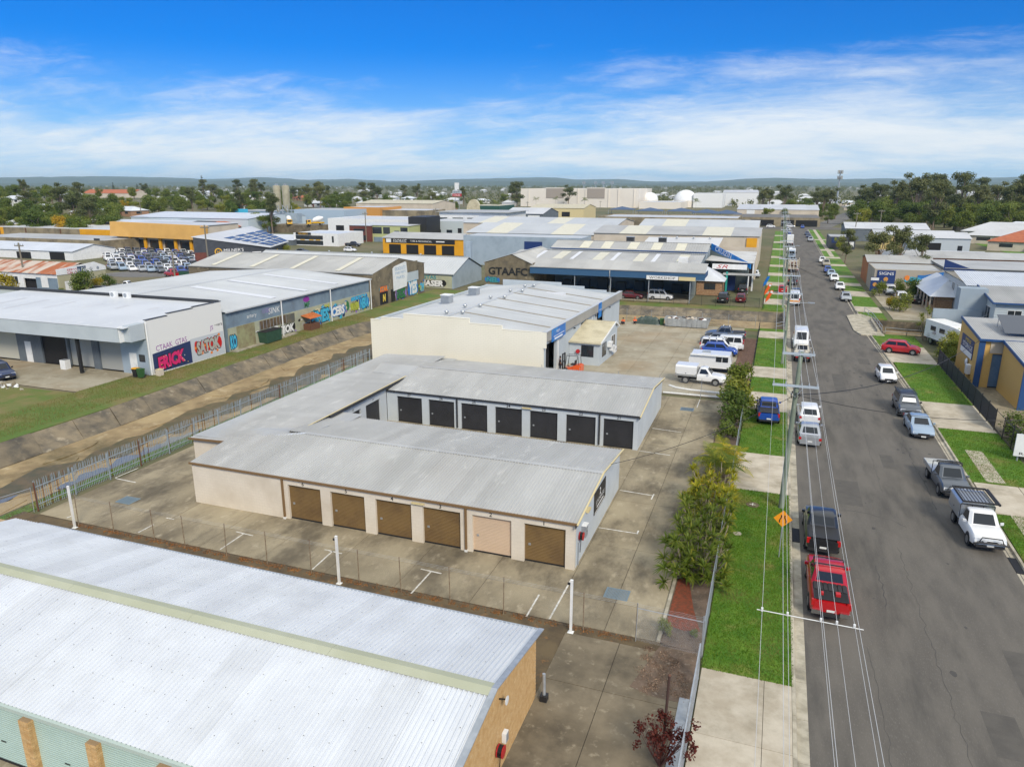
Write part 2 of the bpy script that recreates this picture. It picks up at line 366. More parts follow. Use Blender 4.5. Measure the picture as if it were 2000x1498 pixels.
    m.quad((x0,y0,-1.5),(x1,y0,-1.5),(x1,y1,-1.5),(x0,y1,-1.5)); m.build('pit_bed', M_CHAN, ch)
    m = MB(); m.quad((x0,y1,-1.5),(x1,y1,-1.5),(x1,y1,.02),(x0,y1,.02)); m.quad((x1,y1,-1.5),(x1,y0,-1.5),(x1,y0,.02),(x1,y1,.02)); m.quad((x0,y0,.02),(x0,y0,-1.5),(x0,y1,-1.5),(x0,y1,.02)); m.quad((x0,y0,-1.5),(x0,y0,.02),(x1,y0,.02),(x1,y0,-1.5)); m.build('pit_wall', M_BANK, ch)
    for s in (0,1):                           # headwalls where the street crosses
        m = MB(); x = 2.0 if s == 0 else 15.3; m.box(x-.15, 111 if s == 0 else 112, -1.6, x+.15, 126 if s == 0 else 124.4, .3); m.build('headwall', M_BANK, ch)
channel()
# ---- street
RX0, RX1 = 2.85, 13.6
def sheet(name, pts, z0, z1, m, parent=None): 
    o = MB().prism(pts, z0, z1).build(name, m, parent)
    if parent is None: struct(o)
    return o
def rect(x0, x1, y0, y1): return [(x0,y0),(x1,y0),(x1,y1),(x0,y1)]
sheet('road', [(RX0-.02,-60),(14.1,-60),(14.1,76),(13.5,100),(13.1,160),(12.6,372),(40,376),(40,392),(-120,386),(-120,371),(RX0-.02,371)], -.3, 0, M_ASPH)
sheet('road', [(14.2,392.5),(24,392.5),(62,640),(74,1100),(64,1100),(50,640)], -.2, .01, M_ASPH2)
M_ASPHP = mat('asphalt_repair', (.098,.09,.078), .9, (.078,.072,.063), 1.2, third=(.13,.12,.105), tscale=30, bump=.5, bscale=60, bdist=.01)
PATCH = mat('asphalt_patch', (.052,.05,.047), .9, (.075,.071,.065), 1.5, bump=.4, bscale=60, bdist=.01)
pr = random.Random(11)
def crack(pts, w=.03):
    m = MB(); P = [Vector((*p,.004)) for p in pts]; Q = []
    for a, b in zip(P, P[1:]):
        n = max(2, int((b-a).length/.35)); Q += [a.lerp(b, k/n)+Vector((pr.gauss(0,.05), pr.gauss(0,.05), 0)) for k in range(n)]
    for a, b in zip(Q, Q[1:]):
        d = (b-a); nrm = Vector((-d.y, d.x, 0)).normalized()*w*pr.uniform(.4,1); m.quad(a-nrm, b-nrm, b+nrm, a+nrm)
    struct(m.build('crack_sealant', PATCH))
for pix in ([(1755,860),(1775,885),(1790,915),(1810,955),(1830,1000)], [(1620,995),(1680,1000),(1740,1015),(1780,1035)], [(1710,1105),(1722,1140),(1735,1200)], [(1640,760),(1660,756)], [(1560,640),(1600,642),(1650,645)], [(1590,555),(1640,566)]):
    crack([tuple(gp(*p))[:2] for p in pix])
for x, a, b in ((8.3,12,44),(8.35,52,96),(8.2,140,190),(5.6,22,33),(11.2,60,84),(6.0,70,128)): crack([(x,a),(x+.1,(a+b)/2),(x-.05,b)], .014)
for x0, x1, a, b in ((5.4,6.9,49,53.4),(9.4,10.6,27,29.6),(7.0,8.1,78,86),(10.4,11.6,92,95),(4.2,5.2,70,80),(6.6,9.6,118,121),(9.0,9.9,57,60),(11.3,12.4,31,34.5)): struct(MB().quad((x0,a,.0025),(x1,a,.0025),(x1,b,.0025),(x0,b,.0025)).build('road_patch', M_ASPHP))
for k in range(46): x, y, q = pr.uniform(3.6,13), pr.uniform(20,110), pr.uniform(.05,.22); struct(MB().poly([(x+q*math.cos(t)*pr.uniform(.6,1), y+1.5*q*math.sin(t)*pr.uniform(.6,1), .003) for t in [.785*i for i in range(8)]]).build('oil_spot', PATCH))
# kerb and channel, cast in bays
def kerb(name, x, side, y0, y1, near=130):
    k = struct(obj(name, None)); y = y0
    prof = [(0,-.1),(0,.005),(.42,-.012),(.46,.125),(.60,.13),(.60,-.1)]
    if side > 0: pass
    bay = MB(); L = 2.4
    def bm(L):
        m = MB(); r = [[(side*px, yy, pz) for px, pz in (prof if side > 0 else prof[::-1])] for yy in (0, L)]
        return m.loft(r)
    me = bm(L-.02).mesh('kerb_bay', M_KERB)
    while y < near: obj('kerb_bay', me, k, loc=(x(y), y, 0), rot=(0,0,-math.atan2(x(y+L)-x(y), L))); y += L
    n = 10
    for j in range(n):
        a = near+(y1-near)*j/n; b = near+(y1-near)*(j+1)/n; m = MB(); m.loft([[(x(yy)+side*px, yy, pz) for px, pz in (prof if side > 0 else prof[::-1])] for yy in (a, b)]); m.build('kerb_run', M_KERB, k)
def xr(y):
    P = [(-60,14.0),(76,13.9),(100,13.3),(112,12.9),(160,12.75),(372,12.3)]
    for (a,u),(b,v) in zip(P, P[1:]):
        if y <= b: return u+(v-u)*(y-a)/(b-a)
    return 12.3
kerb('kerb', lambda y: RX0, -1, 5, 371)
kerb('kerb', xr, 1, 5, 371)
# ---- verges, driveways, footpaths
BLADES = []
VL, VR = -1.45, RX0-.60
rows = [(28.4,49.0),(56.6,68.6),(75.0,81.2),(86.3,103.5),(108.5,110.6),(127.5,134),(141,147),(151,160),(166,178),(184,198),(203,222),(228,250),(256,280),(288,318),(324,352)]
prev = 8
for a, b in rows:
    if a-prev > 1 and not (prev > 110 and prev < 111):
        w = a-prev; ny = max(1, round(w/4)); 
        d = struct(obj('driveway', None))
        for j in range(ny):
            for i, (p, q) in enumerate(((VL,1.15),(1.15,VR)) if prev < 30 else ((VL,VR),)): sheet('driveway_slab', rect(p+.01, q-.01, prev+w*j/ny+.012, prev+w*(j+1)/ny-.012), -.2, .118, M_PATH, d)
    sheet('grass_verge', rect(VL, VR, a, b), -.2, .11, M_GRASS); BLADES.append((VL-.05, VR+.07, a-.06, b+.06, .11))
    prev = b
# right verge
VRR = 19.0
segs = [('g',56.0,68.5),('c',68.5,77),('g',77,94),('c',94,104),('g',104,111.8),('g',125,131),('c',131,137),('g',137,149.5),('c',149.5,157),('g',157,165),('c',165,170),('g',170,180),('c',180,184),('g',184,205),('c',205,210),('g',210,226),('c',226,231),('g',231,252),('c',252,258),('g',258,300),('c',300,305),('g',305,345),('g',348,368)]
for kind, a, b in segs:
    x0 = xr((a+b)/2)+.62; x1 = VRR if a < 125 else 17.2
    if kind == 'g': sheet('grass_verge', rect(x0, x1, a, b), -.2, .11, M_GRASS); BLADES.append((x0, x1, a, b, .11))
    else:
        d = struct(obj('driveway', None))
        for j in range(2): sheet('driveway_slab', rect(x0, x1, a+(b-a)*j/2+.012, a+(b-a)*(j+1)/2-.012), -.2, .118, M_PATH, d)
d = struct(obj('driveway', None))                                   # broad crossing beside the sign on the right
for (x0,x1,y0,y1) in ((14.62,17.3,50.6,55.9),(17.35,23,50.6,55.9),(23.05,29,50.6,55.9),(29.05,36,50.6,55.9)): sheet('driveway_slab', rect(x0,x1,y0,y1), -.2, .118, M_PATH, d)
sheet('grass_verge', rect(14.62, 30, 30, 50.5), -.2, .11, M_GRASS); BLADES.append((14.62, 24, 38, 50.5, .11))
fp = struct(obj('footpath', None))
for j in range(6): sheet('path_slab', rect(15.55, 16.75, 41+j*1.6, 42.58+j*1.6), -.2, .124, M_PATH, fp)
for j in range(4): sheet('path_slab', rect(15.5, 16.7, 56.3+j*1.7, 57.97+j*1.7), -.2, .124, M_PATH, fp)
for j in range(60): sheet('path_slab', rect(14.7, 15.9, 232+j*2.3, 234.26+j*2.3), -.2, .124, M_PATH, fp)
sheet('culvert_path', [(12.2,110.5),(15.2,110.5),(15.2,126),(13.7,129),(11.5,126.5),(11.5,113.5)], -.2, .14, M_KERB)
# ---- yards
def slabs(name, xs, ys, m, z, g=.014):
    r = struct(obj(name, None))
    for x0, x1 in zip(xs, xs[1:]):
        for y0, y1 in zip(ys, ys[1:]): sheet('slab', rect(x0+g, x1-g, y0+g, y1-g), z-.12, z+rnd.uniform(-.004,.004), m, r)
    sheet('joint_bed', rect(xs[0], xs[-1], ys[0], ys[-1]), z-.2, z-.03, M_JOINT, r)
    return r
def fr(a, b, n): return [a+(b-a)*i/n for i in range(n+1)]
yard = slabs('concrete_yard', [-43.2,-38.9,-34.6,-30.3,-26,-21.7,-17.4,-13.1,-8.8,-6.1,-3.5], [29.7,32.2,38,44.5,50.4,56,61.5,66.4,70.6], M_CONC, .03)
M_CONC_D = mat('dark_stained_concrete', (.20,.165,.11), .85, (.12,.098,.064), .5, third=(.27,.23,.16), tscale=2.2, grime=(.05,.04,.026,.85), gscale=.3, rand=.05, bump=.3, bscale=35, bdist=.01)
slabs('brick_shed_yard', [-7.8,-5.2,-1.62], [6,12.5,19.4,25.5,29.0], M_CONC_D, .026)
slabs('brick_shed_yard', fr(-44,-7.8,9), [2,8,14.6], M_CONC, .02)
sheet('gutter_strip', rect(-44.5,-7.8,24.0,29.65), -.2, .012, M_DIRT)
sheet('gutter_strip', rect(-7.8,-3.3,29.02,29.68), -.2, .02, M_DIRT)
bed = sheet('garden_bed', [(-3.45,29.6),(-1.6,29.6),(-1.6,71),(-3.45,71),(-3.9,60),(-3.45,50)], -.2, .02, M_SOIL)
sheet('garden_bed', [(-4.2,26.2),(-3.2,25.9),(-1.66,25.9),(-1.66,29.55),(-3.4,29.5)], -.2, .032, M_SOIL)
sheet('garden_mulch', [(-3.4,31.2),(-2.5,31.0),(-1.8,31.2),(-2.3,33),(-2.9,36),(-3.4,36)], -.1, .03, M_MULCH)
sheet('kerb_edge', rect(-3.62,-3.46,29.7,49.8), -.1, .12, M_KERB)
slabs('workshop_yard', fr(-22.2,-3.4,5), [71.6,78,84.5,91,97.5,104,110], M_CONC_I, .02)
M_BARK = mat('bark_mulch', (.10,.055,.035), .95, (.19,.11,.075), 5, bump=1, bscale=25, bdist=.05)
for a, b in ((73.6,80.6),(84.5,102.5)): sheet('garden_bed', rect(-3.4,-1.5,a,b), -.2, .07, M_BARK)
sheet('driveway', rect(-3.38,-1.5,80.65,84.45), -.2, .05, M_PATH)
sheet('grass_bank', [(-62,-12),(-59.3,-12),(-58.9,30),(-58.5,50),(-59.3,66),(-59.9,82),(-59.5,95.1),(-55.1,104.1),(-47.1,114.1),(-36.1,122.1),(-22,126),(2,126.4),(2,131),(-26,131),(-40,132),(-64.5,132),(-64,58),(-69,58),(-66,51.3),(-78,50.5),(-100,50),(-100,10)], -.2, 0.0, M_DRYGRASS)
BLADES.append((-66,-59.6,36,100,0.0))
sheet('grass_strip', [(-45.35,-10),(-44.2,-10),(-44.2,71),(-45.45,71),(-45.2,30)], -.2, .0, M_GRASS); BLADES.append((-45.2,-44.3,26,60,0))
sheet('grass_bank', [(-21.5,110.1),(2,110.3),(2,108.6),(-21.5,108.6)], -.2, .0, M_DRYGRASS)
slabs('warehouse_forecourt', fr(-92,-66.2,5), [51.6,55.2,59.4], M_CONC_I, .02)
# brown bare strip along the concrete drain wall and stains are in the materials; markings
def stroke(parent, pix, w=.09, z=.0395, name='parking_line'):
    for (a, b) in pix:
        A = gp(*a); B = gp(*b); d = (B-A); n = Vector((-d.y, d.x, 0)).normalized()*w/2
        q = [A-n, B-n, B+n, A+n]; MB().quad(*[(p.x, p.y, z) for p in q]).build(name, M_LINE, parent)
stroke(yard, [((610,1113),(650,1077)),((634,1074),(668,1082)),((803,1160),(842,1117)),((822,1112),(862,1121)),((430,1074),(476,1043)),((461,1039),(494,1047)),((270,1041),(300,1025)),((325,1012),(340,1015)),((131,1012),(144,1007)),
  ((1028,1205),(1053,1162)),((1073,1210),(1116,1132)),((1210,958),(1277,969)),((1272,976),(1277,966)),((1169,1031),(1245,1043)),((1244,1044),(1247,1037)),((1247,881),(1309,890)),((1274,837),(1330,845)),((1361,797),(1367,781)),((226,935),(265,943)),((225,934),(270,915))])
# ---------------------------------------------------------------- building kit
M_GLASS = mat('window_glass', (.025,.032,.04), .08, spec=.7)
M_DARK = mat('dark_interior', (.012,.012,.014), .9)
M_WHITE = mat('white_paint', (.78,.79,.78), .5, (.70,.71,.70), 1.5)
M_FRAMEW = mat('window_frame_white', (.70,.71,.70), .5)
M_ALU = mat('aluminium', (.55,.57,.58), .35, metal=.8)
M_GALV = mat('galvanised_steel', (.42,.45,.48), .45, (.33,.36,.39), 3, metal=.4)
M_BLACK = mat('black_paint', (.018,.018,.02), .5)
M_RUST = mat('rusty_steel', (.16,.07,.035), .8, (.10,.045,.03), 6)
M_LETTER = mat('black_lettering', (.015,.015,.015), .6)
M_LETTERW = mat('white_lettering', (.82,.82,.80), .6)
class Bld:
    """a building (or any thing) whose parts are given in world coordinates, or in its own frame when local"""
    def __init__(s, name, label, cat, loc, rz=0, group=None, local=False):
        s.o = thing(name, label, cat, loc, rz, group); s.off = Vector((0,0,0)) if local else -Vector(loc)
    def mb(s, name, mb, m, parent=None, smooth=None, **k):
        if s.off.length: mb.v = [(x+s.off.x, y+s.off.y, z+s.off.z) for x, y, z in mb.v]
        return mb.build(name, m, parent or s.o, smooth, **k)
    def box(s, name, m, x0, y0, z0, x1, y1, z1, parent=None, **k): return s.mb(name, MB().box(min(x0,x1),min(y0,y1),min(z0,z1),max(x0,x1),max(y0,y1),max(z0,z1)), m, parent, **k)
    def text(s, t, m, c, h, face='S', **k): return text(t, s.o, m, Vector(c)+s.off, h, face, **k)
def fpt(face, p, u, z, d):               # point on a wall face: u along it, z up, d outwards
    return {'S': (u, p-d, z), 'N': (u, p+d, z), 'E': (p+d, u, z), 'W': (p-d, u, z)}[face]
def fbox(mb, face, p, u0, u1, z0, z1, d0, d1):
    a = fpt(face, p, u0, z0, d0); b = fpt(face, p, u1, z1, d1)
    return mb.box(*[min(i, j) for i, j in zip(a, b)], *[max(i, j) for i, j in zip(a, b)])
def wall(B, name, m, face, p, u0, u1, z0, z1, th=.2, ops=()):
    """wall whose outer face lies at p, with real openings (a, b, c, d) = u from/to, z from/to"""
    mb = MB(); x = u0
    for a, b, c, d in sorted(ops):
        if a > x: fbox(mb, face, p, x, a, z0, z1, -th, 0)
        if d < z1: fbox(mb, face, p, a, b, d, z1, -th, 0)
        if c > z0: fbox(mb, face, p, a, b, z0, c, -th, 0)
        x = b
    if x < u1: fbox(mb, face, p, x, u1, z0, z1, -th, 0)
    return B.mb(name, mb, m)
def roller(B, m, face, p, u0, u1, z0, z1, depth=.16, pitch=.09, handle=True, name='roller_door', label=None, hm=None):
    mb = MB(); n = max(4, int((z1-z0)/pitch)); prof = []
    for k in range(n):
        za = z0+(z1-z0)*k/n; h = (z1-z0)/n; prof += [(za, 0), (za+h*.62, .004), (za+h*.8, -.014)]
    prof.append((z1, 0))
    vs = []
    for z, d in prof: vs += [fpt(face, p, u0, z, d-depth), fpt(face, p, u1, z, d-depth)]
    fl = face in ('S', 'E')
    mb.add(vs, [((2*i,2*i+1,2*i+3,2*i+2) if fl else (2*i+1,2*i,2*i+2,2*i+3)) for i in range(len(prof)-1)])
    d = B.mb(name, mb, m)
    if label: d['label'] = label
    if handle:
        hb = MB(); uc = u0+.22; fbox(hb, face, p, uc, uc+.13, z0+1.0, z0+1.12, -depth, -depth+.035); B.mb('lock', hb, hm or M_GALV, d)
    bb = MB(); fbox(bb, face, p, u0+.01, u1-.01, z0+.01, z0+.09, -depth-.02, -depth+.03); B.mb('bottom_rail', bb, M_DARK if hm is None else hm, d)
    return d
def window(B, face, p, u0, u1, z0, z1, fm=None, mull=1, name='window', proud=.03, gm=None):
    fm = fm or M_FRAMEW; f = .055; mb = MB()
    for a, b, c, d in ((u0,u1,z0,z0+f),(u0,u1,z1-f,z1),(u0,u0+f,z0+f,z1-f),(u1-f,u1,z0+f,z1-f)): fbox(mb, face, p, a, b, c, d, -.04, proud)
    for k in range(1, mull+1): uc = u0+(u1-u0)*k/(mull+1); fbox(mb, face, p, uc-f/2, uc+f/2, z0+f, z1-f, -.04, proud*.9)
    o = B.mb(name, mb, fm)
    for k in range(mull+1):
        a = u0+(u1-u0)*k/(mull+1)+f*.6; b = u0+(u1-u0)*(k+1)/(mull+1)-f*.6; g = MB(); fbox(g, face, p, a, b, z0+f*.6, z1-f*.6, -.03, proud*.4); B.mb('pane', g, gm or M_GLASS, o)
    return o
def door(B, face, p, u0, u1, z1, m, name='door', z0=0):
    mb = MB(); fbox(mb, face, p, u0, u1, z0+.02, z1, -.02, .03); o = B.mb(name, mb, m)
    h = MB(); fbox(h, face, p, u1-.16, u1-.08, z0+1.0, z0+1.05, .03, .08); B.mb('handle', h, M_ALU, o); return o
SHEETS = {}
def rib_sheet(L, w=.8, n=4, h=.045, m=None):
    k = (round(L, 3), w, n, h, m.name)
    if k not in SHEETS:
        p = w/n; prof = []
        for i in range(n): prof += [(i*p, 0), (i*p+p*.62, 0), (i*p+p*.70, h), (i*p+p*.90, h)]
        prof.append((w, 0)); mb = MB(); vs = []
        for y in (0, L): vs += [(x, y, z) for x, z in prof]
        q = len(prof); mb.add(vs, [(i, i+1, q+i+1, q+i) for i in range(q-1)]); SHEETS[k] = mb.mesh('roof_sheet', m)
    return SHEETS[k]
def slope(B, m, O, U, V, w=.8, n=4, h=.045, end=None, name='roof_sheet', jitter=.0, parent=None):
    """lay ribbed sheets side by side: O corner, U along the eave, V up the slope (world or local coords of B). end(s) -> (start, stop) along V"""
    O = Vector(O)+B.off; U = Vector(U); V = Vector(V); LU = U.length; LV = V.length; u = U/LU; v = V/LV; nn = u.cross(v)
    k = max(1, round(LU/w)); ww = LU/k
    rot = Matrix((u, v, nn)).transposed().to_euler()
    for i in range(k):
        a, b = end((i+.5)*ww) if end else (0, LV)
        if b-a < .3: continue
        obj(name, rib_sheet(round(b-a, 2), round(ww, 4), n, h, m), parent or B.o, loc=O+u*(i*ww)+v*a+nn*(rnd.uniform(-jitter, jitter)+.001), rot=rot)
def flat_roof(B, name, m, pts, th=.06, parent=None): return B.mb(name, MB().ext([Vector(p) for p in pts], (0,0,th)), m, parent)
def bar(B, name, m, a, b, w=.12, h=.12, parent=None):
    """square trim bar between two points (horizontal or raking)"""
    a = Vector(a); b = Vector(b); d = (b-a).normalized(); s = d.cross(Vector((0,0,1)))
    s = s.normalized() if s.length > 1e-4 else Vector((1,0,0)); t = s.cross(d); mb = MB()
    q = [a+s*(i*w/2)+t*(j*h/2) for i, j in ((-1,-1),(1,-1),(1,1),(-1,1))]
    return B.mb(name, mb.ext(q, b-a), m, parent)
def pipe(B, name, m, pts, r=.05, n=8, parent=None): return B.mb(name, MB().tube(pts, r, n), m, parent, smooth=50)
def gable_poly(y0, y1, z0, ze, zr, yr=None): yr = (y0+y1)/2 if yr is None else yr; return [(y0,z0),(y1,z0),(y1,ze),(yr,zr),(y0,ze)]
# ---------------------------------------------------------------- self-storage block
M_CREAMB = mat('cream_blockwork', (.68,.62,.52), .75, (.62,.56,.46), .7, brick=(.4,.2,.008), grime=(.42,.34,.24,.35), gscale=.4)
M_GREYB = mat('pale_blue_blockwork', (.50,.545,.575), .75, (.45,.495,.53), .6, brick=(.4,.2,.008), grime=(.36,.37,.36,.3), gscale=.4)
M_GREYBE = mat('pale_blue_blockwork_side', (.53,.575,.61), .75, (.47,.515,.55), .6, brick=(.4,.2,.008,(R(90),0,R(90))), grime=(.36,.37,.36,.3), gscale=.4)
M_ROOFG = mat('zinc_roof', (.43,.435,.425), .5, (.36,.365,.355), .25, third=(.49,.495,.48), tscale=1.2, grime=(.34,.33,.31,.45), gscale=.35, rand=.045, stretch=(1,.35,1))
M_ROOFW = mat('white_roof', (.60,.63,.665), .4, (.55,.58,.62), .4, rand=.05, grime=(.46,.48,.50,.45), gscale=.5)
M_BROWN = mat('brown_roller_door', (.185,.115,.042), .5, (.155,.095,.036), .8, grime=(.09,.055,.03,.4), gscale=.8)
M_TAN = mat('tan_roller_door', (.58,.44,.31), .5, (.54,.41,.29), 1)
M_CHAR = mat('charcoal_roller_door', (.022,.023,.027), .45, (.03,.031,.036), 1)
M_BRTRIM = mat('brown_trim', (.19,.115,.05), .55)
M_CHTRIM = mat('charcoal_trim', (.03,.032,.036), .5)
M_YTRIM = mat('cream_barge', (.62,.52,.28), .55)
sb = Bld('storage_building', 'U-shaped self storage building with ribbed grey roofs and numbered roller doors', 'building', (-22,34.6,0))
# front block
X0, X1, Y0, Y1 = -35.0, -8.9, 34.6, 46.4; ZE, ZR, YR = 2.86, 3.5, 40.5
DX = [(-27.5,-25.1),(-24.4,-22.0),(-21.25,-18.85),(-18.1,-15.7),(-14.95,-12.58),(-11.82,-9.43)]
wall(sb, 'front_wall', M_CREAMB, 'S', Y0, X0, X1, 0, ZE-.06, .25, [(a,b,0,2.38) for a, b in DX])
for (a, b), nm in zip(DX, '654321'):
    roller(sb, M_TAN if nm == '2' else M_BROWN, 'S', Y0, a, b, .03, 2.38, .16, label='lighter tan roller door numbered 2' if nm == '2' else 'brown roller door numbered '+nm)
    sb.text(nm, M_LETTER, ((a+b)/2-.05, Y0-.006, 2.575), .26, 'S', off=.02)
for z0, z1, pts in ((0,0,None),):
    sb.mb('gable_wall', MB().ext([(X1-.2,y,z) for y, z in gable_poly(Y0+.252, Y1-.22, 0, ZE-.06, ZR-.1, YR)], (.2,0,0)), M_GREYBE)
wall(sb, 'side_wall', M_CREAMB, 'W', X0, Y0+.26, 38.3, 0, ZE-.06, .2)
wall(sb, 'rear_wall', M_GREYB, 'N', Y1, -31.5, X1, 0, ZE-.06, .2)
endn = lambda s: (0, math.hypot(YR-Y0+.2, ZR-ZE) if (-35.12+s) > -30 else max(.5, math.hypot(YR-Y0+.2, ZR-ZE)-(-30-(-35.12+s))*.42))
slope(sb, M_ROOFG, (-35.12,Y0-.04,ZE), (26.37,0,0), (0,YR-Y0+.04,ZR-ZE), end=endn, jitter=.003)
slope(sb, M_ROOFG, (-8.75,Y1+.15,ZE), (-23.0,0,0), (0,YR-Y1-.15,ZR-ZE), jitter=.003)
bar(sb, 'ridge_cap', M_ROOFG, (-30.2,YR,ZR+.03), (-8.75,YR,ZR+.03), .32, .04)
bar(sb, 'gutter', M_BRTRIM, (-35.12,Y0-.09,ZE-.03), (-8.72,Y0-.09,ZE-.03), .1, .13)
for y0, z0, y1, z1 in ((Y0-.3,ZE,YR,ZR),(YR,ZR,Y1+.2,ZE)): bar(sb, 'barge_board', M_YTRIM, (-8.70,y0,z0+.045), (-8.70,y1,z1+.045), .1, .05); bar(sb, 'lower_barge_board', M_CHTRIM, (-8.80,y0,z0-.10), (-8.80,y1,z1-.10), .04, .18)  # cream barge with a charcoal trim board set below it
for x in (-27.85,-15.33):
    bar(sb, 'downpipe', M_BRTRIM, (x,Y0-.07,.16), (x,Y0-.07,ZE-.1), .12, .10); sb.box('downpipe_shoe', M_WHITE, x-.08,Y0-.14,.03,x+.08,Y0-.01,.155)
sb.box('light_fitting', M_YTRIM, -18.75,Y0-.16,2.52,-17.95,Y0-.02,2.6)
sb.box('floodlight', M_YTRIM, -8.89,36.9,2.45,-8.72,37.5,2.58)
# left block (skillion) with its doors on the inner court
wall(sb, 'link_front_wall', M_CREAMB, 'S', 38.4, -38.4, X0-.01, 0, 2.8, .2)
wall(sb, 'link_side_wall', M_CREAMB, 'W', -38.4, 38.62, 66.4, 0, 2.8, .2)
wall(sb, 'link_inner_wall', M_GREYBE, 'E', -31.6, 46.42, 54.3, 0, 3.0, .2, [(50.8,53.2,0,2.38),(47.6,50.0,0,2.38)])
for (a, b), nm in zip(((50.8,53.2),(47.6,50.0)), ('19','18')):
    roller(sb, M_CHAR, 'E', -31.6, a, b, .03, 2.38, .14); text(nm, sb.o, M_LETTER, Vector((-31.594,(a+b)/2,2.6))+sb.off, .2, 'E')
slope(sb, M_ROOFG, (-38.6,66.5,2.9), (0,-28.3,0), (7.2,0,.34), end=lambda s: (0, 7.2 if 66.5-s > 42 else 4.4+2.8*max(0, (66.5-s-38.3)/3.7)), jitter=.003)
bar(sb, 'link_gutter', M_CHTRIM, (-31.35,45.2,3.16), (-31.35,58.5,3.16), .14, .16); bar(sb, 'link_flashing', M_YTRIM, (-31.45,42.5,3.28), (-31.45,60.5,3.28), .10, .03)
bar(sb, 'link_barge', M_BRTRIM, (-38.6,38.16,2.88), (-35.1,38.16,3.0), .06, .16)
bar(sb, 'valley_flashing', M_ROOFW, (-35.1,38.45,3.16), (-30.1,40.55,3.53), .25, .03)
sb.mb('valley_tray', MB().ext([(-38.5,38.6,2.98),(-29.5,38.6,3.12),(-29.5,47,3.0),(-38.5,47,2.92)], (0,0,.02)), M_ROOFG); sb.mb('valley_tray', MB().ext([(-38.5,58,2.95),(-30.2,58,3.14),(-30.2,66.7,2.98),(-38.5,66.7,2.9)], (0,0,.02)), M_ROOFG)
sb.mb('hip_infill', MB().ext([(-31.46,54.4,2.84),(-31.46,60.3,3.56),(-31.46,66.4,2.84)], (.03,0,0)), M_ROOFG); sb.mb('hip_infill', MB().ext([(-31.7,40.6,2.9),(-31.7,40.6,3.46),(-31.7,46.3,2.86)], (.03,0,0)), M_ROOFG)
sb.mb('hip_sheet', MB().ext([(-35.5,58.6,3.09),(-31.4,57.8,3.25),(-31.4,60.35,3.6),(-35.5,60.35,3.6)], (0,0,.02)), M_ROOFG); sb.mb('hip_infill', MB().ext([(-35.52,58.6,3.05),(-35.52,66.6,2.9),(-35.52,60.35,3.59)], (.03,0,0)), M_ROOFG); sb.mb('hip_sheet', MB().ext([(-35.1,38.35,2.99),(-30,40.4,3.48),(-30,43.2,3.26),(-35.1,41.2,3.1)], (0,0,.015)), M_ROOFG)
# back block
BX = [(-30.55,-28.1),(-27.45,-25.0),(-24.35,-21.92),(-21.2,-18.8),(-18.1,-15.7),(-14.97,-12.5),(-11.85,-9.43)]
YB0, YB1, YBR = 54.3, 66.6, 60.3
wall(sb, 'court_wall', M_GREYB, 'S', YB0, -31.55, -9.05, 0, 2.8, .25, [(a,b,0,2.4) for a, b in BX])
for (a, b), nm in zip(BX, ('27','26','25','24','23','22','21')):
    roller(sb, M_CHAR, 'S', YB0, a, b, .03, 2.4, .16, label='charcoal roller door numbered '+nm); sb.text(nm, M_LETTER, ((a+b)/2, YB0-.006, 2.59), .26, 'S', off=.02)
sb.mb('gable_wall', MB().ext([(-9.25,y,z) for y, z in gable_poly(YB0+.252, YB1-.22, 0, 2.8, 3.45, YBR)], (.2,0,0)), M_GREYBE)
wall(sb, 'back_wall', M_GREYB, 'N', YB1, -35.4, -9.05, 0, 2.8, .2)
slope(sb, M_ROOFG, (-31.5,YB0-.04,2.86), (22.6,0,0), (0,YBR-YB0+.04,.72), jitter=.003)
slope(sb, M_ROOFG, (-8.9,YB1+.15,2.86), (-26.6,0,0), (0,YBR-YB1-.15,.72), jitter=.003)
bar(sb, 'ridge_cap', M_ROOFG, (-31,YBR,3.62), (-8.9,YBR,3.62), .32, .04)
bar(sb, 'gutter', M_CHTRIM, (-31.5,YB0-.09,2.82), (-8.88,YB0-.09,2.82), .1, .14)
for y0, z0, y1, z1 in ((YB0-.3,2.86,YBR,3.58),(YBR,3.58,YB1+.2,2.86)): bar(sb, 'barge_board', M_YTRIM, (-8.86,y0,z0+.045), (-8.86,y1,z1+.045), .1, .05); bar(sb, 'lower_barge_board', M_CHTRIM, (-8.95,y0,z0-.1), (-8.95,y1,z1-.1), .04, .18)
for x in (-24.7,-12.17): bar(sb, 'downpipe', M_CHTRIM, (x,YB0-.07,.16), (x,YB0-.07,2.75), .12, .1)
sb.box('light_fitting', M_YTRIM, -18.75,YB0-.2,2.55,-17.95,YB0-.02,2.63)
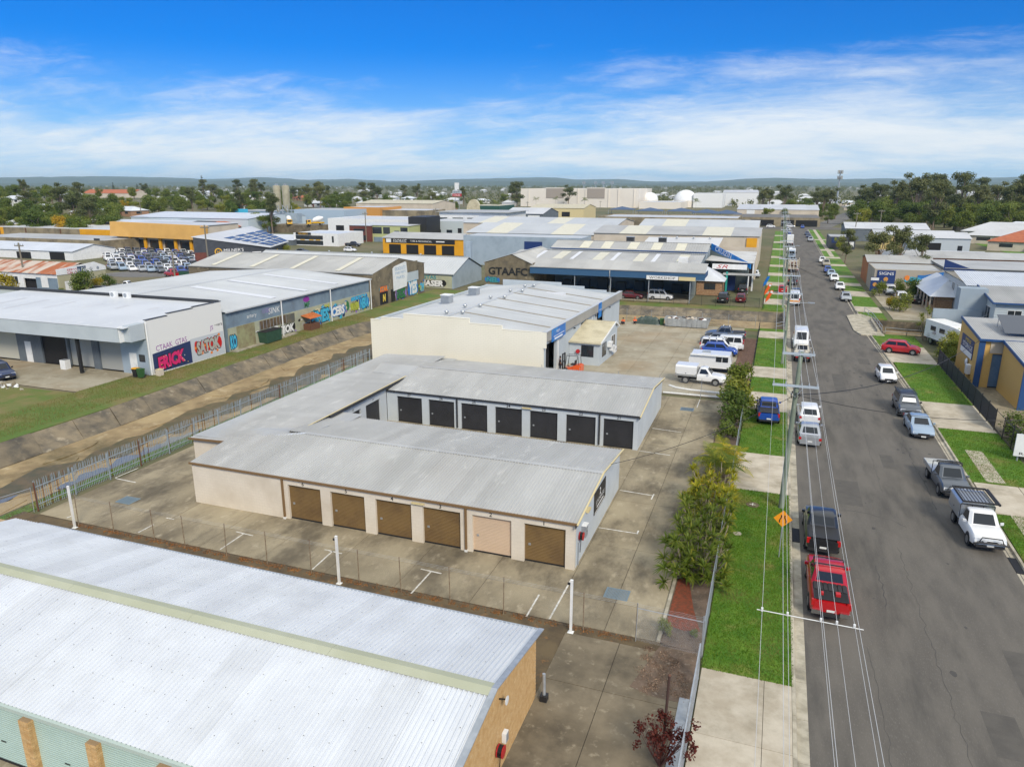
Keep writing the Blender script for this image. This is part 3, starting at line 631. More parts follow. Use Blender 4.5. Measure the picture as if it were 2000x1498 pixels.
# things on the end wall
b = Bld('storage_sign', 'black sign with white lettering high on the end wall of the storage block', 'sign', (-8.87,40.2,1.6))
b.box('sign_panel', M_BLACK, -8.895,38.9,1.35,-8.86,41.9,2.75)
b.text('2', M_LETTERW, (-8.852,40.35,2.42), .46, 'E', off=.03); b.text('STORAGE', M_LETTERW, (-8.852,40.4,1.98), .26, 'E', width=2.2); b.box('lettering_line', M_LETTERW, -8.858,39.5,1.62,-8.851,41.3,1.70)
b.box('bottom_stripe', M_LETTERW, -8.858,39.0,1.42,-8.851,41.8,1.46)
M_RED = mat('red_paint', (.45,.018,.022), .4)
def hose(loc, face_rz, label):
    t = thing('fire_hose_reel', label, 'hose reel', loc, face_rz)
    m = MB(); m.lathe([(.08,.0),(.24,.02),(.24,.05),(.08,.07)], 18, axis='X'); m.build('reel_disc', M_RED, t, 40); m = MB(); m.lathe([(.08,.2),(.24,.22),(.24,.24),(.05,.26)], 18, axis='X'); m.build('reel_disc', M_RED, t, 40)
    for k in range(5):
        m = MB(); m.tube([(.07+k*.028, .21*math.cos(a), .21*math.sin(a)) for a in [2*math.pi*i/14 for i in range(15)]], .017, 5); m.build('hose_coil', M_BLACK, t, 50)
    m = MB(); m.tube([(.1,0,-.2),(.08,.02,-.5),(.06,.0,-1.0)], .02, 6); m.build('hose_tail', M_BLACK, t, 50)
    m = MB(); m.box(-.02,-.05,-.06,.03,.05,.06); m.build('bracket', M_BLACK, t); return t
hose((-8.88,35.5,1.7), 0, 'red fire hose reel on the end wall of the storage block')
b = Bld('meter_box', 'grey electrical meter box on the storage end wall beside the hose reel', 'meter box', (-8.9,36.2,1.6)); b.box('case', M_GALV, -8.89,36.0,1.35,-8.64,36.45,2.05); b.box('hood', M_WHITE, -8.893,35.96,2.052,-8.6,36.49,2.09); b.box('lock', M_BLACK, -8.638,36.2,1.66,-8.62,36.25,1.72)
b = Bld('service_conduit', 'grey service pipe rising beside the hose reel on the storage wall', 'pipe', (-8.86,35.25,0)); pipe(b, 'conduit', M_GALV, [(-8.85,35.25,.03),(-8.85,35.25,1.4)], .03)
# ---------------------------------------------------------------- brick shed with the white roof
M_BRICK = mat('tan_brick', (.56,.37,.17), .85, (.48,.29,.115), 4, rand=.14, third=(.62,.45,.24), tscale=6)
M_MORTAR = mat('mortar', (.40,.28,.16), .95)
M_MINT = mat('mint_roller_door', (.40,.52,.47), .5, (.36,.48,.43), .8)
M_MINTT = mat('mint_trim', (.42,.50,.45), .55)
M_RIDGE = mat('sage_ridge', (.38,.395,.28), .6, (.44,.455,.34), .3)
ws = Bld('brick_shed', 'tan brick shed with white ribbed roof, sage ridge cap and mint roller doors', 'building', (-22,19,0))
GX0, GX1, GY0, GY1, GYR, GE, GR = -46, -7.75, 14.3, 24.35, 19.35, 3.0, 4.02
slope(ws, M_ROOFW, (GX0,GY0-.25,GE-.03), (GX1-GX0+.12,0,0), (0,GYR-GY0+.25,GR-GE+.03), w=.76, n=4, h=.05, jitter=.004)
slope(ws, M_ROOFW, (GX1+.12,GY1+.2,GE-.02), (GX0-GX1+8.3,0,0), (0,GYR-GY1-.2,GR-GE+.02), w=.76, n=4, h=.05, jitter=.004)
slope(ws, M_ROOFW, (-35.93,GY1-.75,GE+.08), (-10.1,0,0), (0,GYR-GY1+.75,GR-GE-.08), w=.76, n=4, h=.05, jitter=.004)
for s, x0 in ((-1,GX0),(1,GX0)):
    for j in range(6):
        a = GX0+(GX1-GX0+.1)*j/6; c = GX0+(GX1-GX0+.1)*(j+1)/6
        ws.mb('ridge_cap', MB().ext([(a,GYR,GR+.065),(a,GYR+s*.33,GR-.01),(a,GYR+s*.33,GR+.0),(a,GYR,GR+.075)][::s], (c-a-.01,0,0)), M_RIDGE)
bar(ws, 'gutter', M_GALV, (-35.9,GY1+.26,GE-.06), (GX1+.1,GY1+.26,GE-.06), .12, .10); bar(ws, 'front_gutter', M_MINTT, (GX0,GY0-.31,GE-.08), (GX1+.1,GY0-.31,GE-.08), .12, .13)
for y0, z0, y1, z1 in ((GY0-.3,GE-.03,GYR,GR),(GYR,GR,GY1+.25,GE-.02)): bar(ws, 'barge_cap', M_GALV, (GX1+.12,y0,z0+.06), (GX1+.12,y1,z1+.06), .22, .04)
ws.mb('gable_wall', MB().ext([(GX1-.25,y,z) for y, z in gable_poly(GY0, GY1, 0, GE-.1, GR-.08, GYR)], (.22,0,0)), M_MORTAR)
wall(ws, 'rear_wall', M_MORTAR, 'N', GY1, GX0, GX1-.26, 0, GE-.1, .2); wall(ws, 'door_head', M_MINTT, 'S', GY0+.02, GX0, GX1-.26, 2.45, GE-.08, .2)
brick_me = MB().box(0,-.11,0,.03,.11,.07).mesh('brick', M_BRICK)
def courses():
    V = []; 
    k = 0; z = .02
    while z < GR-.12:
        y = GY0+.004+(.115 if k % 2 else 0)
        while y < GY1-.24:
            ztop = GE-.1+(GR-GE)*min((y+.115-GY0)/(GYR-GY0), (GY1-y-.115)/(GY1-GYR))
            if z+.07 < ztop+.02: V.append((y, z))
            y += .24
        z += .086; k += 1
    return V
mb = MB()
for y, z in courses(): mb.box(GX1-.031, y, z, GX1+.002+rnd.uniform(-.003,.003), y+.23, z+.074)
ws.mb('brick_courses', mb, M_BRICK, kind='stuff')
# piers between the green doors: every brick of the visible piers is its own
piers = [gp(58,1395,2.5).x, gp(188,1440,2.5).x, gp(327,1485,2.5).x]
PX = [piers[0]-3.15*k for k in (2,1)]+piers+[piers[2]+3.15*k for k in (1,2)]
pm = MB().box(0,0,0,.232,.10,.074).mesh('brick', M_BRICK); pm2 = MB().box(0,0,0,.10,.23,.074).mesh('brick', M_BRICK)
for i, x in enumerate(PX):
    pier = ws.box('pier', M_MORTAR, x-.22, GY0-.22, 0, x+.22, GY0+.3, 2.44)
    if 2 <= i <= 4:
        for k in range(28):
            z = .02+k*.086
            for s, (px) in enumerate((x-.238, x+.006) if k % 2 == 0 else (x-.238,)): obj('brick', pm, pier, loc=Vector((px, GY0-.235, z))+ws.off)
            if k % 2: obj('brick', pm, pier, loc=Vector((x+.006, GY0-.235, z))+ws.off)
            obj('brick', pm2, pier, loc=Vector((x+.139, GY0-.13, z))+ws.off)
for i, (a, c) in enumerate(zip(PX, PX[1:])):
    roller(ws, M_MINT, 'S', GY0+.0, a+.24, c-.24, .03, 2.44, -.02, handle=False); 
    m = MB(); fbox(m, 'S', GY0, (a+c)/2-.12, (a+c)/2+.12, .95, .98, .03, .05); ws.mb('door_handle', m, M_BLACK)
for s, x in (('3', (PX[3]+PX[2])/2-.05), ('4', (PX[4]+PX[3])/2+.25)): ws.text(s, M_LETTER, (x, GY0-.008, 2.66), .22, 'S', off=.01)
# screws in rows
sm = MB()
for row in range(1,6):
    for i in range(160):
        x = GX0+(i+.5)*.2387; t = row/6
        if x > GX1: break
        if i % 2: continue
        y = GY0+(GYR-GY0)*t; z = GE+(GR-GE)*t+.036; sm.add([(x-.014,y-.014,z),(x+.014,y-.014,z),(x+.014,y+.014,z+.004),(x-.014,y+.014,z+.004)], [(0,1,2,3)])
        y = GY1+(GYR-GY1)*t; sm.add([(x-.012,y-.012,z),(x+.012,y-.012,z),(x+.012,y+.012,z+.004),(x-.012,y+.012,z+.004)], [(0,1,2,3)])
ws.mb('roof_screws', sm, M_BLACK, kind='stuff')
hose((-7.72, 19.8, 1.15), 0, 'red fire hose reel on the tan brick end wall')
b = Bld('meter_box', 'small white meter box on the tan brick end wall above the hose reel', 'meter box', (-7.74,20.4,1.1)); b.box('case', M_WHITE, -7.74,20.28,1.05,-7.58,20.56,1.45); b.box('door', M_GALV, -7.578,20.31,1.08,-7.57,20.53,1.41)
b = Bld('wall_lamp', 'white disc wall lamp under the brick gable', 'lamp', (-7.74,20.05,3.1)); b.mb('arm', MB().cyl((-7.75,20.05,3.1),(-7.5,20.05,3.15),.03), M_BLACK); b.mb('lamp_dish', MB().lathe([(.02,.0),(.16,.03),(.17,.06),(.02,.07)], 14, (-7.5,20.05,3.12), 'X'), M_WHITE, smooth=40)
b = Bld('drain_pipe', 'short grey drain pipe in a black base at the brick shed corner', 'pipe', (-7.35,24.2,0)); b.mb('base', MB().box(-7.5,24.0,.026,-7.2,24.3,.3), M_BLACK); b.mb('pipe', MB().cyl((-7.35,24.15,.3),(-7.38,24.2,1.25),.07,.07,10), M_GALV, smooth=50)
# ---------------------------------------------------------------- fences of the yard
def chainlink(name, label, a, b, h=1.8, step=3.0, rails=True, post_m=None, wires=.072, strands=0, lean=0, cat='fence', n_open=0, wr=.0022, posts=None, wm=None):
    a = Vector(a); b = Vector(b); L = (b-a).length; d = (b-a)/L; t = thing(name, label, cat, a); post_m = post_m or M_GALV
    ps = posts or [L*k/max(1, round(L/step)) for k in range(max(1, round(L/step))+1)]
    pm = MB().cyl((0,0,-.1),(0,0,h+(.28 if strands else .05)),.026,.026,8).mesh('post', post_m, 50)
    for p in ps: obj('post', pm, t, loc=d*p, rot=(rnd.uniform(-.02,.02)+lean, rnd.uniform(-.02,.02), 0))
    if rails:
        m = MB(); m.cyl((0,0,h), d*L+Vector((0,0,h)), .017, None, 6); m.build('top_rail', post_m, t, 50)
    m = MB(); n = int(L/wires)
    for s in (1,-1):
        k = -int(h/wires)
        while k < n+int(h/wires):
            x0 = k*wires; za, zb = .06, h; xa = x0 if s > 0 else x0+h; xb = xa+s*(h-.06)
            k += 1
            # clip to [0, L]
            t0, t1 = 0.0, 1.0
            dx = xb-xa
            lo, hi = sorted(((0-xa)/dx, (L-xa)/dx)); t0 = max(0, lo); t1 = min(1, hi)
            if t1-t0 < .02: continue
            p = d*(xa+dx*t0)+Vector((0,0,za+(zb-za)*t0)); q = d*(xa+dx*t1)+Vector((0,0,za+(zb-za)*t1))
            nrm = Vector((-d.y,d.x,0))*(.004*s); m.cyl(p+nrm, q+nrm, wr, None, 3, False)
    m.build('wire_mesh', wm or M_GALV, t, kind='stuff')
    for k in range(strands):
        m = MB(); z = h+.08+.08*k; m.tube([d*(L*i/12)+Vector((0,0,z-.03*math.sin(math.pi*((i*3) % 12)/12))) for i in range(13)], .004, 4); m.build('strand', M_GALV, t)
    return t
YF = 29.4
chainlink('chainlink_fence', 'rusty chain link fence along the front of the storage yard', (-39.4,YF,.02), (-4.55,YF,.02), 1.75, rails=False, strands=3, posts=[0,2.9,6.1,8.4,11.4,14.2,17.1,20.1,22.6,25.4,28.3,32.35,34.85], wr=.0018, wm=mat('weathered_wire', (.16,.14,.11), .7), post_m=mat('weathered_post', (.27,.22,.15), .7, (.16,.10,.06), 5))
chainlink('chainlink_fence', 'short chain link return fence beside the mulched garden bed', (-4.55,YF,.02), (-1.55,YF-.1,.02), 1.75, rails=True, strands=3, step=3.0)
chainlink('chainlink_fence', 'chain link fence with bent top rail along the hedge on the street side', (-1.52,29.3,.02), (-1.56,70.5,.02), 1.8, step=3.4)
for i, p in enumerate(((163,1023),(667,1136),(1117,1230))):
    g = gp(*p); g.y = 29.05; t = thing('sign_post', ('white square post at the far left corner of the yard fence', 'white square post before the numbered doors, mid fence', 'white square post at the right end of the yard fence')[i], 'post', (g.x, g.y, .02), 0, 'white posts of the yard fence')
    m = MB(); m.box(-.055,-.055,.02,.055,.055,2.75); m.build('shaft', M_WHITE, t); m = MB(); m.box(-.14,-.12,0,.14,.12,.02); m.build('base_plate', M_WHITE, t); m = MB(); m.box(-.06,-.06,2.752,.06,.06,2.78); m.build('cap', M_WHITE, t)
    m = MB(); m.box(-.2,-.02,2.5,-.056,.02,2.62); m.build('camera_bracket', M_BLACK, t)
b = Bld('sliding_gate', 'long grey sliding gate rolled back beside the brick shed driveway', 'gate', (-1.6,18,0))
for i, z in enumerate((.12,.65,1.25,1.75)): b.box('rail', M_GALV, -1.56,13.4,z,-1.5,27.6,z+.06)
for y in (13.4,16.2,19,21.8,24.6,27.55): b.box('stile', M_GALV, -1.565,y,.1,-1.495,y+.07,1.82)
pk = MB().box(-.008,0,0,.008,.03,1.7).mesh('picket', M_GALV)
for k in range(108): obj('picket', pk, b.o, loc=(.085,-4.48+k*.13,.12))
struct(MB().box(-2.12,13,.03,-1.72,26.2,.055).build('drain_channel_grate', M_GALV))
t = thing('pole_stump', 'rusty brown steel pole standing by the maroon shrub', 'pole', gp(1293,1475)); m = MB(); m.cyl((0,0,0),(.05,.25,3.3),.055,.05,10); m.build('shaft', mat('dark_rust', (.055,.028,.022), .8), t, 50); m = MB(); m.lathe([(.056,0),(.062,.02),(.03,.06)], 10, (.05,.25,3.3)); m.build('cap', M_RUST, t, 40)
M_GRATE = mat('grate_steel', (.22,.29,.33), .5, metal=.5)
for p, lab in (((1205,1161),'steel drain grate in the driveway near the right fence'),((250,978),'steel drain grate at the left end of the storage yard'),((1342,800),'steel drain grate at the far end of the storage driveway')):
    g = gp(*p); t = thing('drain_grate', lab, 'drain grate', (g.x,g.y,.03), 0, 'drain grates of the yard'); m = MB(); m.box(-.62,-.5,.003,-.56,.5,.022); m.box(.56,-.5,.003,.62,.5,.022); m.box(-.56,-.5,.003,.56,-.45,.022); m.box(-.56,.45,.003,.56,.5,.022); m.build('frame', M_GRATE, t)
    m = MB(); 
    for k in range(16): m.box(-.55+k*.07,-.45,.002,-.55+k*.07+.045,.45,.018)
    m.build('grille', M_GRATE, t); m = MB(); m.box(-.56,-.45,.0,.56,.45,.0015); m.build('sump', M_DARK, t)
# steel palisade along the drain
M_PALI = mat('palisade_blue_grey', (.37,.43,.48), .5, (.30,.36,.41), 2, metal=.3)
t = thing('palisade_fence', 'tall blue-grey steel palisade fence with rusty pales along the drain', 'fence', (-43.7,30,0))
pl = MB().ext([(-.02,0,.08),(.02,0,.08),(.02,0,1.95),(.008,0,2.12),(-.008,0,2.12),(-.02,0,1.95)], (0,.012,0)); 
pl2 = pl.mesh('pale', M_PALI); rl2 = pl.mesh('pale', M_RUST)
Lf = 41.6
pos = [k*.139 for k in range(int(Lf/.139))]
near = pos[:296]; extra = MB()
for k, y in enumerate(near):
    ru = (8 < y < 9.5 and k % 3 == 0) or rnd.random() < .05 or (3 < k < 24 and k % 4 == 0)
    obj('pale', rl2 if ru else pl2, t, loc=(rnd.uniform(-.01,.01), y, rnd.uniform(-.03,.03)), rot=(rnd.gauss(0,.012)+(.10 if rnd.random() < .02 else 0), rnd.gauss(0,.012), R(90)))
for z in (.42,1.62):
    for j in range(14): m = MB(); m.box(.02,j*Lf/14,z,.05,(j+1)*Lf/14-.01,z+.05); m.build('rail', M_PALI, t)
for k in range(16): m = MB(); y = k*Lf/15; m.box(.03,y-.035,0,.10,y+.035,2.0); m.build('post', M_RUST if k in (0,3,9,13) else M_PALI, t)
t2 = t
chainlink('chainlink_fence', 'low wire fence at the far left corner beside the drain', (-43.9,29.9,.0), (-46.4,20,.0), 1.6, step=3.2)
# ---------------------------------------------------------------- mid-distance sheds
def shed(name, label, x0, x1, y0, y1, ze, zr, axis, wm, rm, over=.25, ridge=None, sky=(), skm=None, sheets=1.5, zbase=0, front=(), right=(), gutter=None, left=(), cat='building', caps=True, group=None):
    """gabled shed, ridge along axis; sky = fractions along the ridge where translucent sheets lie (side, from, to)"""
    B = Bld(name, label, cat, ((x0+x1)/2, (y0+y1)/2, zbase), group=group)
    if axis == 'X':
        r = (y0+y1)/2 if ridge is None else ridge
        wall(B, 'front_wall', wm, 'S', y0, x0, x1, zbase, ze, .25, front); wall(B, 'rear_wall', wm, 'N', y1, x0, x1, zbase, ze, .25)
        for x, s in ((x0+.02, 1), (x1-.22, 1)): B.mb('gable_wall', MB().ext([(x,y,z+0) for y, z in gable_poly(y0+.255, y1-.255, zbase, ze-.02, zr-.06, r)], (.2,0,0)), wm)
        ea, eb = (y0-over, ze), (y1+over, ze); A = ((x0-over, ea[0], ea[1]), (x1-x0+2*over, 0, 0), (0, r-ea[0], zr-ze)); D = ((x1+over, eb[0], eb[1]), (x0-x1-2*over, 0, 0), (0, r-eb[0], zr-ze))
        cap = ((x0-over, r, zr+.04), (x1+over, r, zr+.04)); gut = [((x0-over, y0-over-.05, ze-.05), (x1+over, y0-over-.05, ze-.05)), ((x0-over, y1+over+.05, ze-.05), (x1+over, y1+over+.05, ze-.05))]
    else:
        r = (x0+x1)/2 if ridge is None else ridge
        wall(B, 'side_wall', wm, 'E', x1, y0, y1, zbase, ze, .25, right); wall(B, 'side_wall', wm, 'W', x0, y0, y1, zbase, ze, .25, left)
        for y in (y0+.02, y1-.22): B.mb('gable_wall', MB().ext([(x,y,z) for x, z in gable_poly(x0+.255, x1-.255, zbase, ze-.02, zr-.06, r)][::-1], (0,.2,0)), wm)
        A = ((x1+over, y0-over, ze), (0, y1-y0+2*over, 0), (r-x1-over, 0, zr-ze)); D = ((x0-over, y1+over, ze), (0, y0-y1-2*over, 0), (r-x0+over, 0, zr-ze))
        cap = ((r, y0-over, zr+.04), (r, y1+over, zr+.04)); gut = [((x1+over+.05, y0-over, ze-.05), (x1+over+.05, y1+over, ze-.05)), ((x0-over-.05, y0-over, ze-.05), (x0-over-.05, y1+over, ze-.05))]
    for i, (O, U, V) in enumerate((A, D)):
        slope(B, rm, O, U, V, w=sheets, n=4, h=.05, jitter=.004)
    if caps: bar(B, 'ridge_cap', rm, cap[0], cap[1], .5, .05)
    for g in gut: bar(B, 'gutter', gutter or rm, g[0], g[1], .14, .16)
    for side, f0, f1 in sky:
        O, U, V = [Vector(q) for q in (A, D)[side]]; u = U.normalized(); nn = u.cross(V.normalized()); f0 *= U.length; f1 *= U.length
        q = [O+u*f0+V*.08+nn*.07, O+u*f1+V*.08+nn*.07, O+u*f1+V*.92+nn*.07, O+u*f0+V*.92+nn*.07]
        B.mb('skylight', MB().ext(q, nn*.02), skm or M_SKYL)
    B.A, B.D = A, D
    return B
M_SKYL = mat('translucent_sheet', (.66,.63,.50), .45, (.60,.57,.44), 1)
M_SKYW = mat('white_translucent_sheet', (.68,.69,.70), .45)
M_ROOFM = mat('grey_sheet_roof', (.44,.44,.42), .5, (.36,.36,.345), .12, rand=.05, grime=(.25,.24,.22,.4), gscale=.15)
M_ROOFB = mat('pale_blue_sheet_roof', (.49,.51,.52), .5, (.43,.45,.46), .12, rand=.04)
M_ROOFP = mat('pale_sheet_roof', (.56,.57,.58), .45, (.49,.50,.51), .1, rand=.04, grime=(.42,.41,.39,.4), gscale=.15)
M_BLUEW = mat('blue_grey_cladding', (.20,.27,.33), .6, (.16,.22,.28), .5, wave=('Y',.25), bdist=.02, grime=(.13,.15,.17,.5), gscale=.5)
M_BLUEW2 = mat('light_blue_cladding', (.33,.40,.46), .6, (.29,.36,.42), .4, grime=(.24,.28,.31,.4), gscale=.4)
M_OLDC = mat('weathered_concrete_wall', (.22,.18,.115), .9, (.12,.10,.07), .4, third=(.32,.26,.17), tscale=.8, grime=(.05,.045,.035,.8), gscale=.5, bump=.3, bscale=8, bdist=.02)
M_CREAM = mat('cream_wall', (.82,.78,.65), .7, (.78,.74,.61), .3, brick=(.6,.2,.012))
M_CREAM2 = mat('beige_panel_wall', (.60,.53,.43), .75, (.55,.48,.38), .2, grime=(.36,.31,.25,.3), gscale=.2)
M_WHITEB = mat('white_blockwork', (.82,.82,.79), .75, (.77,.77,.74), .5, brick=(.4,.2,.01,(R(90),0,R(90))), grime=(.55,.53,.46,.4), gscale=.4)
M_LBLUE = mat('pale_blue_wall', (.47,.52,.55), .7, (.42,.47,.50), .4)
M_FASC = mat('grey_fascia', (.35,.34,.31), .6, (.30,.29,.265), .4, wave=('Y',.4), bdist=.01)
M_SIGNB = mat('blue_sign', (.01,.12,.46), .4, (.01,.24,.62), 1.2)
M_NAVY = mat('navy_paint', (.012,.035,.14), .5)
M_ORANGE = mat('orange_paint', (.75,.11,.012), .4)
M_YELL = mat('yellow_wall', (.62,.36,.10), .7, (.56,.32,.085), .3)
M_YELB = mat('bright_yellow_wall', (.74,.36,.010), .6, (.66,.31,.01), .4)
# --- the cream and blue workshop, a touch askew to the street
wb = Bld('workshop', 'cream and pale blue workshop with stepped parapet and grey sheet roof', 'building', (-22.4,71.6,0), R(-2.3), local=True)
WL, WD = -21.4, 33.0; XR = -12.4
steps = [(WL,-20.0,5.35),(-20.0,-17.0,5.65),(-17.0,-8.7,6.25),(-8.7,-4.8,5.75),(-4.8,-1.2,5.35)]
mb = MB()
for a, b_, z in steps: mb.box(a,0,0,b_,.25,z)
mb.box(-1.2,0,0,-.02,.25,4.95); wb.mb('parapet_wall', mb, M_CREAM)
mb = MB()
for a, b_, z in steps: mb.box(a-.0,-.03,z,b_,.28,z+.05)
wb.mb('parapet_capping', mb, M_CREAM)
mb = MB()
for a, b_, z in ((WL,-18.5,5.0),(-18.5,-9,5.9),(-9,-5.4,5.5),(-5.4,-2,5.1),(-2,0,4.8)): mb.box(a,WD-.25,0,b_,WD,z+.35)
wb.mb('rear_parapet', mb, M_LBLUE)
OPE = [(.8,4.2,0,3.9),(13.6,17.0,0,4.0),(21.0,24.6,0,4.0)]
wall(wb, 'street_wall', M_LBLUE, 'E', 0, .26, WD-.26, 0, 4.35, .25, OPE)
wall(wb, 'drain_side_wall', M_LBLUE, 'W', WL, .26, WD-.26, 0, 5.3, .25)
slope(wb, M_ROOFB, (-.15,.27,4.75), (0,WD-.54,0), (XR+.15,0,1.2), w=.8, n=4, h=.035, jitter=.004)
slope(wb, M_ROOFB, (WL+.35,WD-.27,5.0), (0,.54-WD,0), (XR-WL-.35,0,.95), w=.8, n=4, h=.035, jitter=.004)
wb.mb('box_gutter', MB().box(WL+.25,.3,4.85,WL+.6,WD-.3,4.9), M_BLUEW2)
bar(wb, 'ridge_cap', M_ROOFB, (XR,.27,5.99), (XR,WD-.27,5.99), .4, .05)
M_SEAM = mat('seam_flashing', (.26,.23,.18), .6, (.34,.30,.22), 3)
for y in (5.4,10.9,16.4,21.9,27.4): bar(wb, 'expansion_joint', M_SEAM, (-.2,y,4.81), (XR,y,6.0), .28, .06)
wb.box('fascia', M_FASC, 0,-.0,4.36,.35,WD,5.42); wb.box('fascia_cap', M_ROOFB, -.12,-.03,5.425,.4,WD,5.47); wb.box('fascia_end', M_CREAM, -1.19,-.02,3.7,.36,-.002,5.45)
wb.box('roof_light', M_SKYW, -9,26,5.35,-6.2,26.5,5.7)
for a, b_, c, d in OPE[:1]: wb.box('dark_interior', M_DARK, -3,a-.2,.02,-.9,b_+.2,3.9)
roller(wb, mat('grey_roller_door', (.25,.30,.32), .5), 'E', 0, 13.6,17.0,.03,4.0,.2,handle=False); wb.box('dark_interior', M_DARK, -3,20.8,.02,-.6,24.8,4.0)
for y in (4.35,4.75): pipe(wb, 'downpipe', M_WHITE, [(.08,y,.1),(.08,y,4.35)], .05)
for y in (12.9,18.2,20.2): pipe(wb, 'downpipe', M_WHITE, [(.08,y,.1),(.08,y,4.35)], .05)
door(wb, 'E', 0, 18.6, 19.5, 2.1, M_WHITE); door(wb, 'E', 0, 25.6, 26.5, 2.1, M_WHITE)
for y in (10.6,19.9,26.9): m = MB(); m.box(.0,y,3.9,.25,y+.12,4.02); wb.mb('security_camera', m, M_BLACK)
wb.box('street_sign_panel', M_SIGNB, .355,1.6,4.05,.40,6.3,5.46); text('Argyle', wb.o, M_LETTERW, (.408,3.6,5.0), .42, 'E', shear=.25); wb.box('lettering_line', M_LETTERW, .402,2.2,4.52,.412,5.8,4.58); wb.box('lettering_line', GC['cyan'] if 'GC' in globals() else M_LETTERW, .402,2.5,4.18,.412,5.2,4.34)
wb.box('banner', M_SIGNB, .355,20.2,3.6,.42,21.6,5.5); text('Argyle', wb.o, M_LETTERW, (.43,20.9,4.6), .3, 'E', width=1.1)
# office annexe
wb.box('annexe_front_wall', M_LBLUE, .02,9.0,0,3.7,9.15,2.75); wb.mb('annexe_gable_wall', MB().ext([(3.55,y,z) for y, z in ((9.152,0),(17.2,0),(17.2,3.3),(15.6,4.1),(9.152,2.72))], (.15,0,0)), M_LBLUE)
M_CRR = mat('cream_sheet_roof', (.56,.51,.36), .5, (.50,.45,.31), .8, grime=(.30,.26,.16,.4), gscale=.8)
slope(wb, M_CRR, (.02,8.8,2.74), (3.9,0,0), (0,6.8,1.42), w=.78, n=4, h=.035); slope(wb, M_CRR, (3.92,17.5,3.3), (-3.9,0,0), (0,-1.9,.86), w=.78, n=4, h=.035)
bar(wb, 'annexe_gutter', M_CRR, (.02,8.72,2.68), (3.95,8.72,2.68), .12, .12); bar(wb, 'annexe_barge', M_WHITE, (3.93,8.8,2.72), (3.93,15.6,4.14), .08, .18); bar(wb, 'annexe_barge', M_WHITE, (3.93,15.6,4.14), (3.93,17.5,3.3), .08, .18)
window(wb, 'S', 9.0, 1.5, 3.0, 1.0, 2.35, M_BLACK, 1); window(wb, 'E', 3.7, 10.2, 12.0, .8, 2.4, M_BLACK, 1); window(wb, 'E', 3.7, 14.3, 16.2, 1.1, 2.6, M_WHITE, 1)
for y, z in ((12.4,1.6),(13.2,1.0),(14.3,.6)): 
    wb.box('air_conditioner', M_WHITE, 3.72,y,z,4.25,y+.85,z+.6); wb.mb('fan_grille', MB().lathe([(.2,0),(.2,.02)], 12, (4.255,y+.42,z+.3), 'X'), M_GALV)
hose((-20.9,80.5,1.6), R(-92.3), 'red fire hose reel on the pale blue office annexe')
# roof plant: loose units standing on the roof
for i, (x, y) in enumerate(((-18.6,14.0),(-18.3,21.8))):
    b = Bld('evaporative_cooler', ('grey louvred evaporative cooler on the workshop roof, nearer of two', 'grey louvred evaporative cooler on the workshop roof, farther of two')[i], 'cooler', wb.o.matrix_basis @ Vector((x,y,5.25)), R(-2.3), 'rooftop coolers', local=True)
    b.box('case', M_GALV, -.62,-.62,0,.62,.62,1.15); b.box('lid', M_WHITE, -.68,-.68,1.152,.68,.68,1.25)
    for k in range(9):
        for f in ('S','E'): m = MB(); fbox(m, f, -.62 if f == 'S' else .62, -.52, .52, .12+k*.11, .16+k*.11, .0, .025); b.mb('louvre', m, M_ALU)
vent_m = None
def whirly(loc, label, group, s=1.0):
    t = thing('roof_ventilator', label, 'ventilator', loc, 0, group); m = MB(); m.cyl((0,0,-.1),(0,0,.22*s),.14*s,None,10); m.build('throat', M_ALU, t, 50)
    m = MB(); m.lathe([(.16*s,.2*s),(.24*s,.28*s),(.26*s,.38*s),(.2*s,.48*s),(.05*s,.54*s)], 14); m.build('turbine', M_ALU, t, 25)
for i, (x, y) in enumerate(((XR-.8,3.4),(XR+.9,4.2),(XR-.8,8.3),(XR+.8,9.3),(XR-.7,15.8),(XR+.9,16.8),(XR-.6,22.4),(XR+.9,23.2),(XR-.4,27.5),(XR+.6,28.6))):
    whirly(wb.o.matrix_basis @ Vector((x,y,5.95-.1*abs(x-XR))), 'spinning metal roof ventilator on the workshop ridge, %s from the front parapet' % ordn(i), 'workshop ventilators')
# --- white warehouse with the big graffiti wall
E1 = Bld('white_warehouse', 'white warehouse with deep awning and graffiti on its block side wall', 'building', (-78,65,0))
E1.mb('graffiti_wall', MB().ext([(-64.25,y,z) for y, z in ((59.4,0),(71,0),(71,6.55),(66.4,6.55),(66.4,6.42),(62.5,6.42),(62.5,6.25),(59.4,6.1))], (.25,0,0)), M_WHITEB)
for a, b_, z in ((59.3,62.45,6.2),(62.45,66.4,6.43),(66.4,71.05,6.57)): E1.box('parapet_capping', M_CHTRIM, -64.3,a,z,-63.95,b_,z+.06)
M_BLG = mat('slate_cladding', (.14,.165,.185), .6, (.11,.13,.15), .5, wave=('X',.25), bdist=.02)
OP = [(-88.5,-84.6,0,3.6),(-80.6,-76.6,0,3.7),(-76.3,-72.6,0,3.7),(-71.6,-68.2,0,3.7)]
wall(E1, 'shop_front', M_BLG, 'S', 59.4, -130, -64.26, 0, 4.2, .25, OP); wall(E1, 'rear_wall', M_OLDC, 'N', 71, -130, -64.26, 0, 6.2, .25)
M_RCREAM = mat('cream_roller_door', (.50,.49,.41), .5); M_RGREY = mat('pale_roller_door', (.36,.37,.35), .5)
